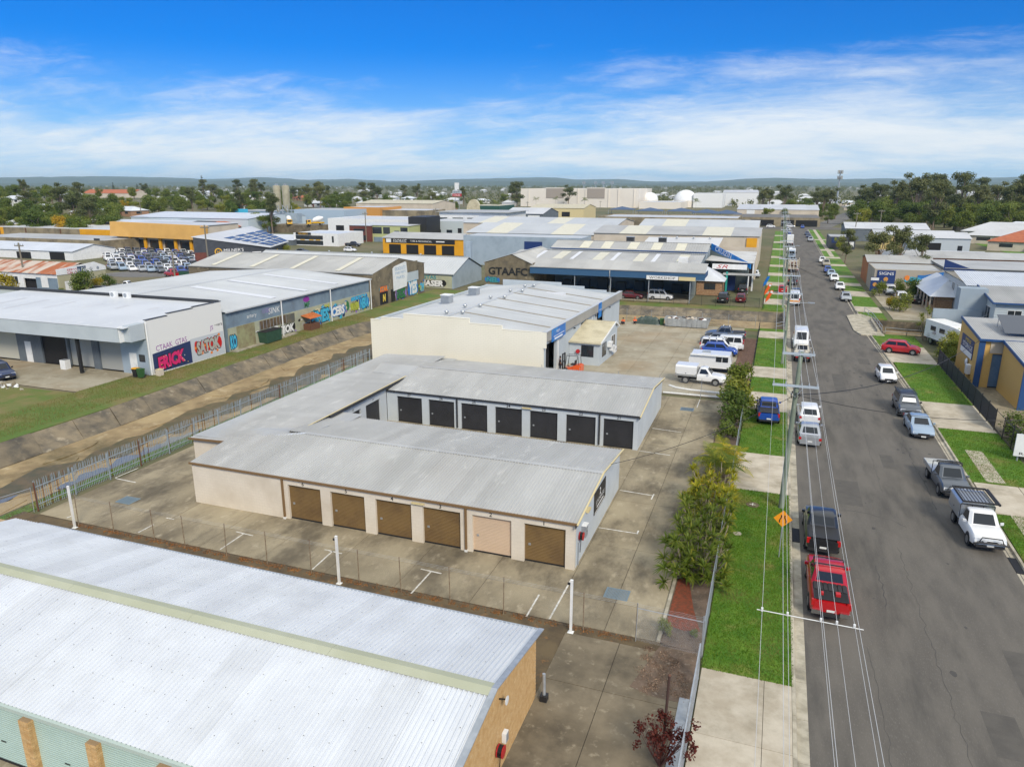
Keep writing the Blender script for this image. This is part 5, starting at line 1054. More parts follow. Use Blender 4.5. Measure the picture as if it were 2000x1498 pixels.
    if lod == 0:
        MB().box(f-.07,-Wd*.24,fz-.10,f+.012,Wd*.24,fz+.06).build('grille', M_BPLAST, t); MB().box(f-.10,-Wd*.40,z0+.02,f+.02,Wd*.40,z0+.2).build('front_bumper', M_BPLAST, t)
        MB().box(f+.021,-.18,fz-.26,f+.03,.18,fz-.15).build('number_plate', M_PLATE, t)
        if kind != 'trayute':
            MB().box(-f-.02,-Wd*.42,z0+.04,-f+.1,Wd*.42,z0+.2).build('rear_bumper', M_BPLAST if kind in ('ute','suv','hivan') else M_PAINT, t); MB().box(-f-.03,-.18,z0+.24,-f-.005,.18,z0+.35).build('number_plate', M_PLATE, t)
        for sy in (-1, 1):
            MB().loft([[(cab[0]-.40+dx, sy*(Wd/2-.02), zb+dz) for dx, dz in ((0,0),(.12,0),(.14,.14),(0,.14))], [(cab[0]-.42+dx, sy*(Wd/2+.16), zb+.02+dz) for dx, dz in ((0,0),(.10,0),(.12,.14),(0,.15))]]).build('mirror', M_PAINT if kind != 'suv' else M_BPLAST, t)
            for k in range(min(2, nwin)): x = lerp3(cab[0]-.75, cab[3]+.2, k*.5); MB().box(x-.1, sy*Wd/2*.985-.012, zb-.13, x+.08, sy*Wd/2*.985+.012, zb-.10).build('door_handle', M_PAINT, t)
    if kind == 'ute':
        m = MB(); x0, x1 = -f+.07, cab[3]-.06
        m.box(x0,-Wd*.42,zb+.03,x1,Wd*.42,zb+.075); m.build('tonneau_cover', M_BPLAST, t)
        MB().box(-f-.012,-Wd*.40,zb-.42,-f+.05,Wd*.40,zb-.06).build('tailgate', M_PAINT, t)
    if kind == 'trayute':
        tray = MB().box(-f,-Wd*.53,.80,cab[3]-.08,Wd*.53,.88).build('tray', M_ALU, t); x1 = cab[3]-.08
        for a in ((-f,-Wd*.53,.885,x1,-Wd*.53+.03,1.12),(-f,Wd*.53-.03,.885,x1,Wd*.53,1.12),(-f,-Wd*.53+.032,.885,-f+.03,Wd*.53-.032,1.12)): MB().box(*a).build('side_board', M_ALU, tray)
        hb = MB(); [hb.cyl((x1-.03,y,.88),(x1-.03,y,1.72),.025,None,6) for y in (-Wd*.5,-.3,.3,Wd*.5)]; hb.cyl((x1-.03,-Wd*.5,1.72),(x1-.03,Wd*.5,1.72),.03,None,6); hb.build('headboard', M_BPLAST, tray)
        ch = MB().box(-f+.2,-.42,.42,cab[3]+.2,.42,.78).build('chassis', M_BPLAST, t)
        for sy in (-1,1): MB().box(-f-.03,sy*.62-.14,.66,-f+.02,sy*.62+.14,.78).build('tail_light', M_TAIL, tray)
    return t
PROTO = {}
def car(kind, colour, loc, rz, label, lod=0, group=None, cat='car', extra=None):
    k = (kind, lod)
    if k not in PROTO: PROTO[k] = make_car(kind, lod); first = True
    else: first = False
    src = PROTO[k]
    t = copy_tree(src, None, {'car_paint': PAINT[colour]})
    t.location = (loc[0], loc[1], loc[2] if len(loc) > 2 else 0); t.rotation_euler = (0,0,rz); tag(t, label, cat, group)
    if extra: extra(t)
    return t
def P_(t, name, mb, m, smooth=None, parent=None): return mb.build(name, m, parent or t, smooth)
# add-ons
def bars(m=None, xs=(.1,-.5), w=.72, z=1.86):
    def f(t):
        for x in xs: P_(t, 'roof_bar', MB().box(x-.03,-w,z,x+.03,w,z+.04), m or M_BPLAST); [P_(t, 'bar_foot', MB().box(x-.05,s*w-.04,z-.1,x+.05,s*w+.04,z-.002), M_BPLAST) for s in (-1,1)]
    return f
def ribcover(t):
    for k in range(7): y = -.66+k*.22; P_(t, 'cover_slat', MB().box(-1.75,y-.085,1.225,-1.02,y+.085,1.26), M_BPLAST)
    P_(t, 'tub_liner', MB().box(-2.52,-.74,1.216,-1.8,.74,1.224), M_DARK); P_(t, 'canister', MB().box(-2.2,-.42,1.225,-1.95,-.2,1.36), M_RED); P_(t, 'canister', MB().box(-2.25,.35,1.225,-2.05,.46,1.34), M_RED)
    P_(t, 'chrome_bumper', MB().box(-2.74,-.86,.45,-2.66,-.42,.66), M_CHROME); P_(t, 'chrome_bumper', MB().box(-2.74,.42,.45,-2.66,.86,.66), M_CHROME); P_(t, 'tow_step', MB().box(-2.78,-.41,.40,-2.66,.41,.56), M_BPLAST)
def bullbar(t, f=2.65):
    m = MB(); m.tube([(f+.02,-.9,.62),(f+.12,-.62,.74),(f+.14,0,.76),(f+.12,.62,.74),(f+.02,.9,.62)], .05, 6); m.tube([(f+.04,-.62,.74),(f+.06,-.5,1.04),(f+.07,.5,1.04),(f+.04,.62,.74)], .035, 6); P_(t, 'bull_bar', m, M_BPLAST, 50)
    for y in (-.36,.36): P_(t, 'driving_light', MB().lathe([(.1,0),(.12,.05),(.02,.08)], 12, (f+.1,y,.92), 'X'), M_HEAD, 40)
def canopy(x0, x1, z0, z1, m, w=.92, rack=False, nm='canopy'):
    def f(t):
        ch = .14; c = P_(t, nm, MB().ext([(x0,-w,z0),(x0,w,z0),(x0,w,z1-ch),(x0,w-ch,z1),(x0,-w+ch,z1),(x0,-w,z1-ch)][::-1], (x1-x0,0,0)), m)
        for s in (-1,1): P_(t, 'side_hatch', MB().box(x0+.12,s*w-.008 if s > 0 else -w-.012,z0+.1,x1-.12,w+.012 if s > 0 else -w+.008,z1-.22), m, parent=c); P_(t, 'hatch_latch', MB().box((x0+x1)/2-.05,s*(w+.014)-.006,z0+.2,(x0+x1)/2+.05,s*(w+.014)+.006,z0+.28), M_BPLAST, parent=c)
        if rack:
            r = P_(t, 'rack_frame', MB().box(x0+.02,-w+.02,z1+.10,x1+.3,-w+.08,z1+.2).box(x0+.02,w-.08,z1+.10,x1+.3,w-.02,z1+.2).box(x0+.02,-w+.082,z1+.1,x0+.08,w-.082,z1+.2).box(x1+.24,-w+.082,z1+.1,x1+.3,w-.082,z1+.2), M_BPLAST)
            for k in range(9): y = -w+.2+k*(2*w-.4)/8; P_(t, 'rack_slat', MB().box(x0+.085,y-.02,z1+.12,x1+.235,y+.02,z1+.14), M_BPLAST, parent=r)
            P_(t, 'awning_roll', MB().cyl((x0,w+.1,z1+.1),(x1+.25,w+.1,z1+.1),.08,None,8), M_BPLAST, 50)
    return f
def seq(*fs): return lambda t: [f(t) for f in fs]
def suvrack(t):
    m = MB(); [m.box(-1.7,s*.68-.03,1.86,.5,s*.68+.03,1.90) for s in (-1,1)]; [m.box(-1.7+k*.44-.02,-.645,1.862,-1.7+k*.44+.02,.645,1.895) for k in range(6)]; P_(t, 'roof_rack', m, M_BPLAST); P_(t, 'awning_roll', MB().cyl((-1.7,-.84,1.9),(.5,-.84,1.9),.07,None,8), M_BPLAST, 50)
    P_(t, 'sun_shade', MB().ext([(1.02,-.58,1.22),(1.02,.58,1.22),(.78,.5,1.56),(.78,-.5,1.56)], (.03,0,.02)), M_ALU)
def spoiler(t): P_(t, 'rear_spoiler', MB().box(-2.25,-.72,1.10,-2.02,.72,1.14).box(-2.2,-.6,.98,-2.1,-.54,1.1).box(-2.2,.54,.98,-2.1,.6,1.1), M_PAINT)
U, Dn = R(90), R(-90)
LX = 3.98
car('ute','red',(LX,36.7),U+.01,'red dual-cab ute with black slatted tub cover at the near left kerb', cat='pickup', extra=seq(bars(xs=(.45,-.25)), ribcover))
car('ute','black',(LX,43.4),U,'black dual-cab ute parked ahead of the red ute', cat='pickup')
car('sedan','silver',(LX-.1,62.0),U,'silver sedan with boot spoiler parked beside the green timber pole', extra=spoiler)
car('crossover','white',(LX,67.4),U+.02,'white crossover parked in front of the silver sedan on the left kerb')
car('ute','blue',(.55,66.6,.11),U+.04,'blue dual-cab ute standing on the grass verge', cat='pickup', extra=lambda t: P_(t, 'sports_bar', MB().tube([(-1.0,-.8,1.2),(-1.15,-.7,1.7),(-1.15,.7,1.7),(-1.0,.8,1.2)], .04, 6), M_BPLAST, 50))
car('trayute','cream',(LX,92.6),U,'cream tray ute with tail to the camera below the tall pole', cat='pickup')
car('hivan','white',(LX,100.4),Dn,'white high roof van facing the camera at the left kerb', cat='van')
car('hivan','white',(LX-.3,137.0),U,'white van with orange rear stripe past the drain on the left kerb', cat='van', extra=lambda t: P_(t, 'rear_stripe', MB().box(-2.675,-.85,.75,-2.66,.85,.98), M_AMBER))
car('suv','black',(LX,145.2),U,'dark four-wheel drive parked past the striped van on the left kerb')
car('hatch','red',(1.7,150.5,.11),U,'red hatchback half on the grass at the left kerb')
car('ute','grey',(LX-.3,165),U,'grey ute parked behind the stake truck on the left kerb', cat='pickup')
for i, (y, k, c) in enumerate(((243,'crossover','white'),(300,'hatch','silver'),(309,'sedan','white'),(318,'suv','blue'),(328,'hatch','white'),(338,'sedan','grey'),(350,'suv','white'))):
    car(k, c, (LX-.2,y), U, '%s %s far along the left kerb, %s of the distant row' % ({'white':'white','silver':'silver','blue':'blue','grey':'grey'}[c], {'crossover':'crossover','hatch':'hatchback','sedan':'sedan','suv':'wagon'}[k], ordn(i)), 1, 'cars far along the left kerb')
# right kerb, facing the camera
RXC = 12.75
car('trayute','white',(RXC+.15,47.1),Dn+.05,'white ute with aluminium canopy, roof rack and black bull bar at the right kerb', cat='pickup', extra=seq(bullbar, canopy(-2.55,-.40,.89,1.86,M_ALU,.95,True)))
car('trayute','grey',(RXC-.1,54.6),Dn+.06,'dark grey tray ute with black bull bar behind the white canopy ute', cat='pickup', extra=seq(bars(xs=(.2,-.2),z=1.84), lambda t: bullbar(t, 2.55)))
car('sedan','paleblue',(RXC+.05,67.2),Dn+.02,'pale blue sedan facing the camera on the right kerb')
car('suv','grey',(RXC-.1,73.1),Dn+.02,'dark four-wheel drive with roof rack and silver sunshade on the right kerb', extra=suvrack)
car('hatch','white',(RXC-.4,85.2),Dn+.05,'small white hatchback facing the camera on the right kerb')
g = gp(1759,692); car('crossover','red',(g.x,g.y+.3,.12),R(-12),'red crossover parked across the right-hand driveway')
for i, (px, py, k, c, lab) in enumerate(((1653,590,'sedan','silver','silver sedan nearest beyond the drain on the right kerb'),(1641,568,'sedan','white','white sedan behind the silver sedan on the right kerb'),(1630,551,'wagon','white','white wagon third beyond the drain on the right kerb'),(1624,541,'sedan','paleblue','pale blue sedan behind the white wagon on the right kerb'),(1617,534,'hatch','blue','blue hatchback tucked behind the pale blue sedan'),(1614,522,'ute','gold','beige ute in the middle distance on the right kerb'),(1606,514,'hatch','white','white hatchback behind the beige ute on the right kerb'),(1583,473,'ute','silver','silver ute far along the right kerb'),(1579,465,'sedan','navy','navy sedan far along the right kerb'),(1576,460,'hatch','navy','navy hatchback at the far end of the right kerb'))):
    g = gp(px, py); car(k, c, (g.x, g.y+KIND[k][0]/2), Dn, lab, 0 if i < 5 else 1, 'cars on the right kerb beyond the drain')
# far end of the street
for px, py, k, c, lab, rz in ((1543,445,'suv','white','white wagon crossing the far end of the street',0),(1567,446,'hatch','blue','blue hatchback at the far end of the street',Dn),(1505,445,'crossover','white','white car left of the far street end',0)):
    g = gp(px, py); car(k, c, (g.x, g.y), rz, lab, 1)
# yard of the cream workshop
car('trayute','white',(-6.4,77.0,.02),R(-3),'white extra-cab ute with tall white canopy in the workshop yard', cat='pickup', extra=canopy(-2.6,-.38,.9,1.95,PAINT['white'],.96))
def van_windows(t): pass
g = gp(1405,693); car('van','white',(g.x-.2,g.y+1.4,.02),R(-2),'white small van with roof bars between the caravan and blue wagon', cat='van', extra=bars(m=M_WHITE, xs=(.5,-.3,-1.2), w=.72, z=1.93))
car('crossover','blue',(-5.6,91.2,.02),R(2),'blue wagon between the two white vans in the workshop yard')
car('van','white',(-5.2,94.8,.02),R(180),'white van with coloured rear stripes in the workshop yard', cat='van', extra=lambda t: [P_(t, 'colour_stripe', MB().box(-2.1+.12*i,-.91,.5,-1.99+.12*i,-.898,1.1), m) for i, m in enumerate((M_SIGNB, GC['cyan'], GC['lime'], M_RED))])
car('hatch','grey',(-6.6,97.8,.02),R(183),'grey hatchback nose showing behind the striped white van')
car('ute','grey',(-5.6,101.0,.02),R(180),'dark grey ute with ladder rack at the far end of the workshop yard', cat='pickup', extra=bars(m=M_WHITE, xs=(.3,-.5), z=1.9))
# across the drain
for px, py, k, c, rz, lab, ex in ((1232,583,'sedan','darkred',R(0),'maroon sedan parked under the open workshop awning',None),(1290,585,'van','white',R(0),'white van with ladder rack under the open workshop awning',bars(m=M_SIGNB, xs=(.4,-.5,-1.4), z=1.93)),(1411,592,'suv','black',U,'black wagon nose-in outside the brick office, left of two',None),(1446,591,'wagon','darkred',U,'maroon wagon nose-in outside the brick office, right of two',None),(1450,573,'suv','black',U,'black wagon behind the nose-in pair by the brick office',None),(1436,548,'suv','white',Dn,'white wagon facing the camera in the blue workshop driveway',None),(1459,543,'ute','white',Dn+.2,'white ute beside the canopy of the blue workshop',None),(1474,543,'hatch','white',Dn,'white hatchback by the black fence of the blue workshop',None)):
    g = gp(px, py); car(k, c, (g.x, g.y+(0 if rz == 0 else 1.8)), rz, lab, 0, extra=ex)
# right-hand yards
for px, py, k, c, rz, lab in ((1740,577,'suv','white',Dn,'white wagon behind the hedge in the right-hand car park'),(1762,592,'suv','white',Dn,'white wagon at the front of the right-hand car park'),(1793,594,'sedan','black',U,'black sedan with its tail to the camera in the right-hand car park')):
    g = gp(px, py); car(k, c, (g.x, g.y+1.6), rz, lab, 0)
# left side street and yard
for px, py, k, c, rz, lab in ((201,573,'wagon','black',R(20),'black wagon kerbside below the service centre shrubs'),(247,566,'trayute','white',R(15),'white tray ute behind the black wagon on the left side street'),(305,568,'sedan','white',R(195),'white sedan driving on the left side street'),(362,560,'suv','white',R(20),'white four-wheel drive towing a trailer on the left side street'),(92,566,'sedan','white',R(10),'white sedan beside the service centre door'),(430,540,'ute','white',R(200),'white ute parked by the tool truck'),(338,541,'ute','red',R(160),'red ute at the front edge of the car lot'),(2,738,'suv','navy',R(-20),'navy four-wheel drive cut by the left picture edge'),(676,477,'suv','white',R(10),'white wagon on the grass near the dark showroom'),(690,482,'ute','black',R(10),'black ute beside the white wagon near the dark showroom'),(684,492,'hatch','white',R(10),'white hatchback in front of the dark showroom'),(590,495,'sedan','black',R(0),'black sedan beside the dark showroom')):
    g = gp(px, py); car(k, c, (g.x, g.y), rz, lab, 0 if px < 300 else 1)
# the crowded car lot
lot = random.Random(21); rows = []
y = 135.5; ri = 0
while y < 176:
    xs = []; x = yp(208 if y > 150 else 216, 500, y).x; xe = yp(428, 500, y).x-1.5
    while x < xe: xs.append(x); x += 3.0+lot.uniform(-.1,.2)
    rows.append((y, xs)); y += 5.3
names = {'hatch':'hatchback','sedan':'sedan','suv':'wagon','ute':'ute','crossover':'crossover','van':'van','wagon':'estate'}
for r, (y, xs) in enumerate(rows):
    for i, x in enumerate(xs):
        k = lot.choice(('hatch','sedan','sedan','suv','ute','crossover','van','wagon')); c = lot.choice(('white','white','white','silver','silver','paleblue','grey','black','grey','navy','blue','darkred' if lot.random() < .5 else 'white'))
        car(k, c, (x, y+lot.uniform(-.4,.4)), R(-32)+lot.gauss(0,.06), '%s %s, %s from left in %s row of the crowded car lot' % (c.replace('paleblue','pale blue').replace('darkred','maroon'), names[k], ordn(i), ('front','second','third','fourth','fifth','sixth','back')[min(r,6)]), 1, 'cars crowded in the dealer lot')
# ---------------------------------------------------------------- trucks and special vehicles
def truck(loc, rz, label, cab_m, length=6.5, body='box', body_m=None, h=2.4, cat='truck', name='truck', lod=0):
    t = thing(name, label, cat, loc, rz); f = length/2; W2 = 1.15
    c = MB().loft([[(f-1.75,y,z) for y, z in ((-W2,.6),(W2,.6),(W2,1.5),(W2*.9,2.35),(-W2*.9,2.35),(-W2,1.5))], [(f-.15,y,z) for y, z in ((-W2,.6),(W2,.6),(W2,1.45),(W2*.88,2.3),(-W2*.88,2.3),(-W2,1.45))], [(f,y,z) for y, z in ((-W2*.97,.62),(W2*.97,.62),(W2*.97,1.4),(W2*.85,2.2),(-W2*.85,2.2),(-W2*.97,1.4))]]); c.build('cab', cab_m, t, 35)
    MB().ext([(f+.01,-.95,1.42),(f+.01,.95,1.42),(f-.0,.86,2.12),(f-.0,-.86,2.12)], (.02,0,0)).build('windscreen', M_CGLASS, t)
    for s in (-1,1):
        MB().ext([(f-1.35,s*1.16,1.45),(f-.35,s*1.16,1.45),(f-.45,s*1.07,2.1),(f-1.3,s*1.07,2.1)], (0,s*.015,0)).build('side_window', M_CGLASS, t); MB().box(f-.01,s*.8-.16,.85,f+.03,s*.8+.16,1.05).build('headlight', M_HEAD, t); MB().box(f-.3,s*1.32-.1,1.5,f-.2,s*1.32+.1,2.0).build('mirror', M_BPLAST, t)
    MB().box(f-.06,-1.1,.42,f+.06,1.1,.72).build('front_bumper', cab_m, t); MB().box(f+.012,-.55,1.1,f+.03,.55,1.3).build('grille', M_BPLAST, t)
    MB().box(-f,-.42,.55,f-1.0,.42,.82).build('chassis', M_BPLAST, t)
    wt_, rm = wheel_mesh(.45)
    for x in (f-1.0,-f+1.5):
        for s in (-1,1): w = obj('wheel', wt_, t, loc=(x,s*(W2-.12),.45), rot=(0,0,0 if s > 0 else math.pi)); obj('rim', rm, w)
    for s in (-1,1): MB().box(-f-.02,s*.95-.14,.7,-f+.04,s*.95+.14,.84).build('tail_light', M_TAIL, t)
    if body == 'box':
        MB().box(-f,-1.2,.85,f-1.85,1.2,.85+h).build('cargo_box', body_m, t); MB().box(-f-.03,-1.15,.9,-f-.001,-.01,.8+h).build('rear_door', body_m, t); MB().box(-f-.03,.01,.9,-f-.001,1.15,.8+h).build('rear_door', body_m, t)
    elif body == 'stake':
        MB().box(-f,-1.22,.85,f-1.9,1.22,1.0).build('tray', body_m, t)
        for s in (-1,1):
            for k in range(6): x = -f+.1+k*(length-2.2)/5; MB().box(x-.04,s*1.18-.03,1.0,x+.04,s*1.18+.03,1.0+h).build('stake', body_m, t)
            for z in range(4): MB().box(-f,s*1.22-.02+s*.03,1.15+z*h/4,f-1.95,s*1.22+.02+s*.03,1.4+z*h/4).build('side_rail', body_m, t)
        for y in (-.8,0,.8): MB().box(-f-.03,y-.14,1.0,-f+.02,y+.14,1.0+h).build('rear_gate_board', body_m, t)
        for z in (1.2,1.9,2.6): MB().box(-f-.06,-1.2,z,-f-.032,1.2,z+.16).build('rear_gate_rail', body_m, t)
        MB().box(-f+.4,-.9,1.01,f-2.4,.9,2.2).build('load', M_RUST, t)
    return t
truck((LX+.15,190.5,0), U, 'white stake-sided truck loaded with scrap on the left kerb', PAINT['white'], 7.5, 'stake', mat('dirty_white_paint', (.58,.55,.46), .6, (.45,.38,.28), 2), 2.2)
truck((LX-.1,226,0), Dn, 'pale blue truck facing the camera on the left kerb', PAINT['paleblue'], 7, 'box', M_WHITE, 1.6)
truck((LX-.1,275,0), U, 'white box truck far along the left kerb', PAINT['white'], 7, 'box', M_WHITE, 2.6)
g = gp(466,533); t = truck((g.x,g.y+1,0), R(14), 'white tool van truck with red lettering and red rear doors', PAINT['white'], 7.2, 'box', M_WHITE, 2.5, name='tool_truck')
text('Snap-on', t, M_RED, (-.9,-1.21,2.4), .62, 'S', width=3.0, off=.02); MB().box(-3.6,-1.215,1.3,1.7,-1.202,1.5).build('red_stripe', M_RED, t)
for y in (-.9,-.3,.3,.9): MB().box(-3.645,y-.16,1.3,-3.632,y+.16,2.7).build('rear_red_panel', M_RED, t)
def mixer(loc, rz, label):
    t = truck(loc, rz, label, PAINT['yellow'], 7.5, 'none', None, cat='truck', name='concrete_mixer_truck')
    M = Matrix.Translation((-1.2,0,2.5)) @ Matrix.Rotation(R(-76), 4, 'Y'); MB().lathe([(.4,-2.4),(.95,-1.6),(1.2,-.2),(1.15,.8),(.6,2.0),(.45,2.3)], 18).xf(M).build('mixer_drum', M_WHITE, t, 40); MB().box(-3.6,-.9,.83,1.6,.9,1.3).build('drum_frame', PAINT['yellow'], t); MB().ext([(-3.4,-.3,2.6),(-3.4,.3,2.6),(-4.3,.2,1.5),(-4.3,-.2,1.5)], (.06,0,.05)).build('chute', M_GALV, t)
M_W2 = M_WHITE
mixer((*tuple(yp(566,450,268))[:2], 3.6), R(-50), 'yellow concrete mixer truck with white drum beside the silos, left of two')
mixer((*tuple(yp(617,450,268))[:2], 3.6), R(-130), 'yellow concrete mixer truck with white drum, right of two')
# motorhome on the right
g = gp(1850,688); t = truck((g.x+.6,g.y+3,0), Dn+.35, 'white motorhome with over-cab bulge parked in the right-hand yard', PAINT['white'], 7.4, 'box', M_WHITE, 2.3, cat='motorhome', name='motorhome')
MB().loft([[(1.7,y,z) for y, z in ((-1.2,2.36),(1.2,2.36),(1.15,3.15),(-1.15,3.15))], [(3.4,y,z) for y, z in ((-1.15,2.4),(1.15,2.4),(1.05,3.0),(-1.05,3.0))], [(4.0,y,z) for y, z in ((-1.05,2.5),(1.05,2.5),(.95,2.7),(-.95,2.7))]]).build('over_cab_bunk', M_WHITE, t, 40)
for x in (-2.4,-.4): MB().box(x,-1.215,1.9,x+1.2,-1.2,2.5).build('side_window', M_CGLASS, t)
# caravan-like white site cabin in the yard
b = Bld('caravan', 'white flat-sided caravan with two dark windows between the white utes', 'caravan', (-5.6,82.6,.02), 0)
b.mb('shell', MB().ext([(-8.2,81.6,.6),(-3.8,81.6,.6),(-3.6,81.6,1.3),(-3.8,81.6,2.15),(-8.0,81.6,2.15),(-8.3,81.6,1.5)][::-1], (0,2.2,0)), PAINT['white']); b.box('awning_case', M_WHITE, -8.1,81.35,1.98,-4.0,81.58,2.14); b.box('roof_hatch', M_GALV, -6.9,82.4,2.16,-6.0,83,2.26)
for x in (-5.3,-4.6): b.box('window', M_CGLASS, x,81.56,1.35,x+.6,81.598,1.95)
b.box('chassis', M_BPLAST, -8,81.9,.35,-3,83.5,.58)
wt_, rm = wheel_mesh(.34)
for y in (81.72,83.68): w = obj('wheel', wt_, b.o, loc=(-.3,y-82.6,.34), rot=(0,0,math.pi if y < 82.6 else 0)); obj('rim', rm, w)
# forklift
def forklift():
    g = Vector((-20.4,76.3,.02)); t = thing('forklift', 'orange forklift carrying a yellow pallet outside the workshop annexe', 'forklift', g, R(176))
    MB().loft([[(-1.15,y,z) for y, z in ((-.5,.35),(.5,.35),(.5,1.0),(-.5,1.0))],[(-.8,y,z) for y, z in ((-.56,.25),(.56,.25),(.56,1.12),(-.56,1.12))],[(-.2,y,z) for y, z in ((-.56,.25),(.56,.25),(.56,.95),(-.56,.95))]]).build('counterweight', PAINT['orange'], t, 40)
    MB().ext([(-.2,-.52,.25),(.85,-.52,.25),(.85,-.52,.6),(.3,-.52,.72),(-.2,-.52,.94)][::-1], (0,1.04,0)).build('body', PAINT['orange'], t); MB().box(-.35,-.28,.96,.15,.28,1.1).build('seat', M_BPLAST, t); MB().box(-.4,-.28,1.1,-.3,.28,1.5).build('seat_back', M_BPLAST, t)
    m = MB(); [m.tube([(.75,s*.48,.6),(.55,s*.48,2.05),(-.75,s*.46,2.1),(-.85,s*.46,1.05)], .035, 6) for s in (-1,1)]; m.build('overhead_guard', M_BPLAST, t, 50); g2 = MB(); [g2.box(-.7+k*.25,-.46,2.08,-.62+k*.25,.46,2.12) for k in range(6)]; g2.build('guard_roof', M_GALV, t)
    m = MB(); [m.box(1.0,s*.35-.05,.1,1.14,s*.35+.05,2.2) for s in (-1,1)]; [m.box(1.02,-.299,z,1.12,.299,z+.1) for z in (.3,1.2,2.08)]; m.build('mast', M_BPLAST, t)
    for s in (-1,1): MB().box(1.15,s*.3-.05,.08,2.2,s*.3+.05,.12).build('fork', M_BPLAST, t)
    wt_, rm = wheel_mesh(.34)
    for x, r in ((.65,1),(-.75,.8)):
        for s in (-1,1): w = obj('wheel', wt_, t, loc=(x,s*.55,.34*r), rot=(0,0,0 if s > 0 else math.pi), scale=(r,1,r)); obj('rim', rm, w)
    p = thing('pallet', 'yellow pallet lifted on the forklift tines', 'pallet', g+Vector((-1.7,-.1,.14)), R(176))
    for k in range(5): MB().box(-.5,-.55+k*.25,.1,.5,-.37+k*.25,.13).build('deck_board', M_YELB, p)
    for y in (-.5,0,.45): MB().box(-.5,y,0,.5,y+.09,.098).build('bearer', M_YELB, p)
forklift()
for k, o in list(PROTO.items()):                                   # the pattern cars themselves are not part of the place
    def kill(o):
        for c in list(o.children): kill(c)
        bpy.data.objects.remove(o)
    kill(o)
KIDS.clear()
# ---------------------------------------------------------------- buildings further off, each stood on its own plot
def fb(name, label, Y, px0, px1, ytop, depth, wm, rm, rise=0.0, ops=(), over=.3, xs=None, z=None, parapet=0, sky=0, cat='building', side=None):
    x0, x1 = xs or (yp(px0, ytop, Y).x, yp(px1, ytop, Y).x); zt = z or yp((px0+px1)/2, ytop, Y).z
    B = Bld(name, label, cat, ((x0+x1)/2, Y+depth/2, 0)); B.x0, B.x1, B.z, B.Y = x0, x1, zt, Y
    B.box('front_wall', wm, x0, Y, -.3, x1, Y+.25, zt); B.box('rear_wall', wm, x0, Y+depth-.25, -.3, x1, Y+depth, zt); B.box('side_wall', side or wm, x0, Y+.252, -.3, x0+.25, Y+depth-.252, zt); B.box('side_wall', side or wm, x1-.25, Y+.252, -.3, x1, Y+depth-.252, zt)
    if parapet: B.mb('roof', MB().ext([(x0+.26,Y+.26,zt-parapet),(x1-.26,Y+.26,zt-parapet),(x1-.26,Y+depth-.26,zt-parapet+.2),(x0+.26,Y+depth-.26,zt-parapet+.2)], (0,0,.06)), rm)
    elif rise > 0:
        ym = Y+depth/2
        n = max(3, int((x1-x0)/6))
        for k in range(n):
            a = x0-over+(x1-x0+2*over)*k/n; c = x0-over+(x1-x0+2*over)*(k+1)/n-.02
            B.mb('roof_panel', MB().ext([(a,Y-over,zt+.003),(c,Y-over,zt+.003),(c,ym,zt+rise),(a,ym,zt+rise)], (0,0,.07)), M_SKYL if (sky and k % sky == 1) else rm); B.mb('roof_panel', MB().ext([(a,ym,zt+rise),(c,ym,zt+rise),(c,Y+depth+over,zt+.003),(a,Y+depth+over,zt+.003)], (0,0,.07)), rm)
        for x in (x0+.02, x1-.22): B.mb('gable_wall', MB().ext([(x,Y+.26,zt-.01),(x,Y+depth-.26,zt-.01),(x,ym,zt+rise-.04)], (.2,0,0)), wm)
    else: B.mb('roof', MB().ext([(x0-over,Y-over,zt+.004),(x1+over,Y-over,zt+.004),(x1+over,Y+depth+over,zt-rise+.1),(x0-over,Y+depth+over,zt-rise+.1)], (0,0,.1)), rm)
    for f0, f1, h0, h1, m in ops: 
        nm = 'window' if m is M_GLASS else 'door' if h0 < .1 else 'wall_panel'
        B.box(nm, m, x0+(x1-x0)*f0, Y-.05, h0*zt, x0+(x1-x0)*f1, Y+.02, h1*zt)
    return B
M_CONCW = mat('long_concrete_wall', (.30,.25,.16), .9, (.18,.15,.10), .25, grime=(.09,.08,.06,.6), gscale=.25)
M_RUSTR = mat('rust_streaked_roof', (.36,.12,.05), .8, (.50,.44,.38), .45, lo=.42, hi=.58, stretch=(1.2,.12,1), third=(.26,.075,.03), tscale=.5)
M_NAVYW = mat('navy_wall', (.05,.08,.13), .6); M_DKSHOW = mat('charcoal_showroom', (.045,.05,.06), .5, (.06,.065,.075), 1)
M_ORW = mat('orange_wall', (.52,.25,.06), .7); M_BRKD = mat('dark_red_brick', (.17,.05,.035), .85, (.12,.04,.03), 2); M_LIME = mat('lime_panel', (.44,.47,.22), .6)
M_MALL = mat('mall_wall', (.74,.69,.61), .75, (.70,.65,.57), .05); M_SAIL = mat('blue_shade_sail', (.06,.10,.18), .7)
M_TERRA = mat('terracotta_roof', (.42,.13,.055), .8, (.34,.10,.045), .8)
B = fb('yellow_end_building', 'long building with yellow end walls and weathered middle behind the car lot', 192, -40, 221, 446, 26, M_CONCW, M_ROOFP, parapet=.5)
for a, b_ in ((-40,6),(155,221)): B.box('yellow_panel', M_YELB, yp(a,446,192).x, 191.9, 0, yp(b_,446,192).x, 191.98, B.z+.03)
for f in (.16,.36,.62): B.box('wall_rib', M_RUST, B.x0+(B.x1-B.x0)*f, 191.85, 0, B.x0+(B.x1-B.x0)*f+.4, 191.99, B.z)
fb('concrete_flat_building', 'low flat concrete building with stained walls left of the car lot', 168, -60, 203, 466, 18, M_CONCW, M_ROOFM, parapet=.3, ops=((.93,.97,1.0,1.16,M_CHTRIM),))
